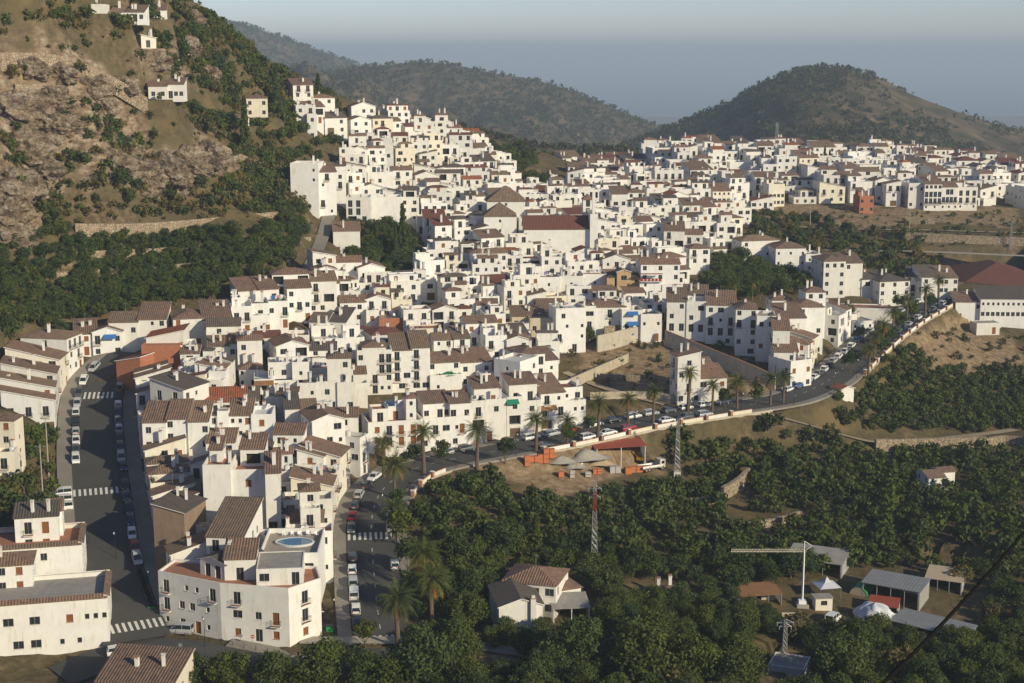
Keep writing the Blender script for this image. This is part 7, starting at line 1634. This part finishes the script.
# farmhouse outside chimney
v = GABLE.vols[0]; a = v['poly'][1]; b_ = v['poly'][0]; q_ = lerp(a, b_, .22); g = MB(); g.box(-.45,.45,-.7,.0,-.5,v['z1']-v['zvis']+1.4,'white'); g.box(-.55,.55,-.8,.1,v['z1']-v['zvis']+1.4,v['z1']-v['zvis']+1.5,'coping',bottom=True); g.box(-.3,.3,-.6,-.1,v['z1']-v['zvis']+1.5,v['z1']-v['zvis']+1.9,'white')
if hasattr(GABLE, 'root'):
    o = g.obj('chimney', GABLE.root); o.location = (q_[0]-GABLE.root.location.x, q_[1]-GABLE.root.location.y-.02, v['zvis']-GABLE.root.location.z)
# green parasol and small clutter between the rows
x, y, z = hit(448, 391); root = thing('parasol', (x, y, z+2.2), 'large dark green parasol on a terrace above the street row', 'parasol'); g = MB(); g.bar((0,0,-3),(0,0,2.9),.04,'steel'); g.obj('pole', root); g = MB()
for k in range(8): a0, a1 = 2*PI*k/8, 2*PI*(k+1)/8; g.face([(math.cos(a0)*2.6,math.sin(a0)*2.6,2.2),(math.cos(a1)*2.6,math.sin(a1)*2.6,2.2),(0,0,3.0)], 'green_awning')
g.obj('canopy', root)
# awnings on the blue-awning house
# rock outcrops on the left hillside
def rock(px, py, r_, seed, label):
    x, y, z = hit(px, py); bm = bmesh.new(); bmesh.ops.create_icosphere(bm, subdivisions=4, radius=1); rr = random.Random(seed); o_ = Vector((rr.random()*9, rr.random()*9, rr.random()*9))
    from mathutils import noise
    for v_ in bm.verts:
        p = v_.co.copy(); k = 1+.45*noise.fractal(p*1.6+o_, .8, 2, 5)+.25*abs(noise.noise(p*4+o_)); v_.co = Vector((p.x*1.5*k, p.y*.9*k, p.z*.95*k))
    me = bpy.data.meshes.new('rock'); bm.to_mesh(me); bm.free(); me.materials.append(MATS['rock']); o = link('rock_outcrop', me, None, (x, y+r_*.35, z)); o.scale = (r_, r_, r_); o.rotation_euler[2] = rr.uniform(-.5,.5); return tag(o, label, 'rock', 'rock outcrops of the left hillside')
k = 0
for px, py, r_ in [(115,165,4),(135,175,5),(160,172,5.5),(185,165,5),(205,158,4.5),(220,165,4),(30,70,3.5),(60,75,3),(90,90,4),(20,110,5),(45,125,4.5),(15,150,6),(35,175,5),(10,190,5),(70,128,3),(120,90,3.5),(155,62,3),(185,48,3.5),(205,75,3),(0,215,4.5),(12,240,4),(100,105,3),(145,190,3.5),(175,186,3.5),(130,152,3.5),(50,100,3.5),(190,20,3)]:
    rock(px, py, r_, k, 'rough ochre and grey rock outcrop on the left hillside'); k += 1
# ---------------------------------------------------------------- facade extras and terrace clutter
def find(txt):
    for h in HOUSES:
        if h.info.get('label') and txt in h.info['label'] and hasattr(h, 'root'): return h
def frontpt(h, vi, u, z, out=0.0):
    P = h.vols[vi]['poly']; a, b_ = P[0], P[1]; L = math.hypot(b_[0]-a[0], b_[1]-a[1]); t = ((b_[0]-a[0])/L, (b_[1]-a[1])/L)
    return (a[0]+(b_[0]-a[0])*u+t[1]*out-h.root.location.x, a[1]+(b_[1]-a[1])*u-t[0]*out-h.root.location.y, z-h.root.location.z), math.atan2(t[1], t[0]), L
def awning(h, vi, u, z, w_, mat, name='awning'):
    p, a, L = frontpt(h, vi, u, z, .03); g = MB(); g.face([(-w_/2,0,0),(-w_/2,-1.3,-.7),(w_/2,-1.3,-.7),(w_/2,0,0)][::-1], mat); g.face([(-w_/2,0,-.03),(-w_/2,-1.3,-.73),(w_/2,-1.3,-.73),(w_/2,0,-.03)], mat)
    g.face([(-w_/2,-1.3,-.95),(w_/2,-1.3,-.95),(w_/2,-1.3,-.7),(-w_/2,-1.3,-.7)], mat); g.obj(name, h.root, p, a)
h = find('three blue awnings')
if h:
    z0_ = h.vols[0]['z1']
    for u, dz in ((.5,-.4),(.5,-3.3),(.3,-6.0)): awning(h, 0, u, z0_+dz, 3.0, 'awning')
h = find('long red balcony')
if h:
    v = h.vols[0]; p, a, L = frontpt(h, 0, .5, v['z1']+.02, .02); g = MB(); g.box(-L/2, L/2, -1.2, 0, -.15, 0, 'white', bottom=True); rail(g, -L/2, L/2, -1.15)
    for k in range(int(L/1.1)): x = -L/2+1.1*k; g.box(x, x+.8, -1.19, -1.16, .05, .85, 'red_rail')
    g.box(-L/2, L/2, -1.3, .2, 2.15, 2.25, 'red_rail', bottom=True); g.obj('balcony', h.root, p, a)
for txt, u, dz, w_, mat in (('white house with blue awning below', .6, -.6, 3, 'awning'), ('timber balconies', .3, -3.0, 4, 'planks'), ('timber pergola facing', .5, -.3, 4.5, 'planks'), ('garages and two big', .3, -.6, 3, 'green_awning')):
    h = find(txt)
    if h: awning(h, 0, u, h.vols[0]['z1']+dz, w_, mat)
def pot():
    q = MB(); P = [(math.cos(2*PI*k/8)*.22, math.sin(2*PI*k/8)*.22) for k in range(8)]; q.prism(P, 0, .4, 'coping'); g = MB(); rr = random.Random(2)
    for k in range(40):
        p = Vector((rr.gauss(0,.22), rr.gauss(0,.22), .65+rr.gauss(0,.2))); u = Vector((rr.uniform(-1,1), rr.uniform(-1,1), rr.uniform(-1,1))).normalized()*.14; v = u.orthogonal().normalized()*.09; g.face([p-u,p-v,p+u,p+v], 'flower' if k % 9 == 0 else 'potgreen')
    return q.mesh('pot'), g.mesh('foliage')
POTM = pot()
def line_mesh(seed):
    rr = random.Random(seed); g = MB()
    for s_ in (-1.5, 1.5): g.bar((s_,0,0),(s_,0,1.7),.03,'steel')
    g.bar((-1.5,0,1.65),(1.5,0,1.65),.012,'frame'); x = -1.3
    while x < 1.2:
        w_ = rr.uniform(.3,.7); hh = rr.uniform(.5,1.0); m_ = rr.choice(['signwhite','laundry','tarp','awning','beige']); g.face([(x,-.01,1.65-hh),(x+w_,-.02,1.65-hh),(x+w_,0,1.64),(x,0,1.64)], m_); g.face([(x+w_,0,1.65-hh),(x,.01,1.65-hh),(x,.01,1.64),(x+w_,.01,1.64)], m_); x += w_+.12
    return g.mesh('clothes_line')
LINES = [line_mesh(i) for i in range(3)]
rr = random.Random(9); npot = nl = 0
for h in INDIV:
    if 'pool' in h.info['label']: continue
    for v in h.vols:
        if v['roof'] != 'flat' or len(v['poly']) != 4 or v['poly'][0][1] > 470 or v['par'] < .4: continue
        P = v['poly']; zt = v['z1']-v['par']; w_ = math.hypot(P[1][0]-P[0][0], P[1][1]-P[0][1]); d_ = math.hypot(P[3][0]-P[0][0], P[3][1]-P[0][1])
        free = v is h.vols[-1]
        if d_ < 3 or free:
            for k in range(rr.choice([1, 2, 3])):
                q = lerp(lerp(P[0],P[1],rr.uniform(.12,.88)), lerp(P[3],P[2],.5), .0); q = lerp(q, lerp(P[3],P[2],.5), min(.4, .6/d_)); npot += 1
                o = link('potted_plant', None, None, (q[0], q[1], zt), rr.random()*6, rr.uniform(.9,1.6)); link('pot', POTM[0], o); link('foliage', POTM[1], o); tag(o, 'small green potted plant on a roof terrace or balcony of the nearer houses', 'potted plant', 'potted plants on the terraces')
        if free and w_ > 4.5 and d_ > 3 and rr.random() < .5:
            q = lerp(P[0], P[2], .45); nl += 1; tag(link('clothes_line', LINES[nl % 3], None, (q[0], q[1], zt), rr.uniform(-.3,.5)), 'clothes line with washing on a flat white roof terrace', 'clothes line', 'clothes lines on the roofs')
print('pots', npot, nl)
for px, py, lb in [(152,612,'green rubbish container at the far corner of the corner building'),(330,632,'green rubbish container on the pavement right of the corner building')]:
    x, y, z = hit(px, py); root = thing('rubbish_container', (x, y, z), lb, 'container'); g = MB(); g.box(-.6,.6,-.45,.45,.15,1.15,'green_plastic',bottom=True); g.obj('bin', root); g = MB(); g.box(-.65,.65,-.5,.5,1.15,1.25,'iron',bottom=True); g.obj('lid', root)
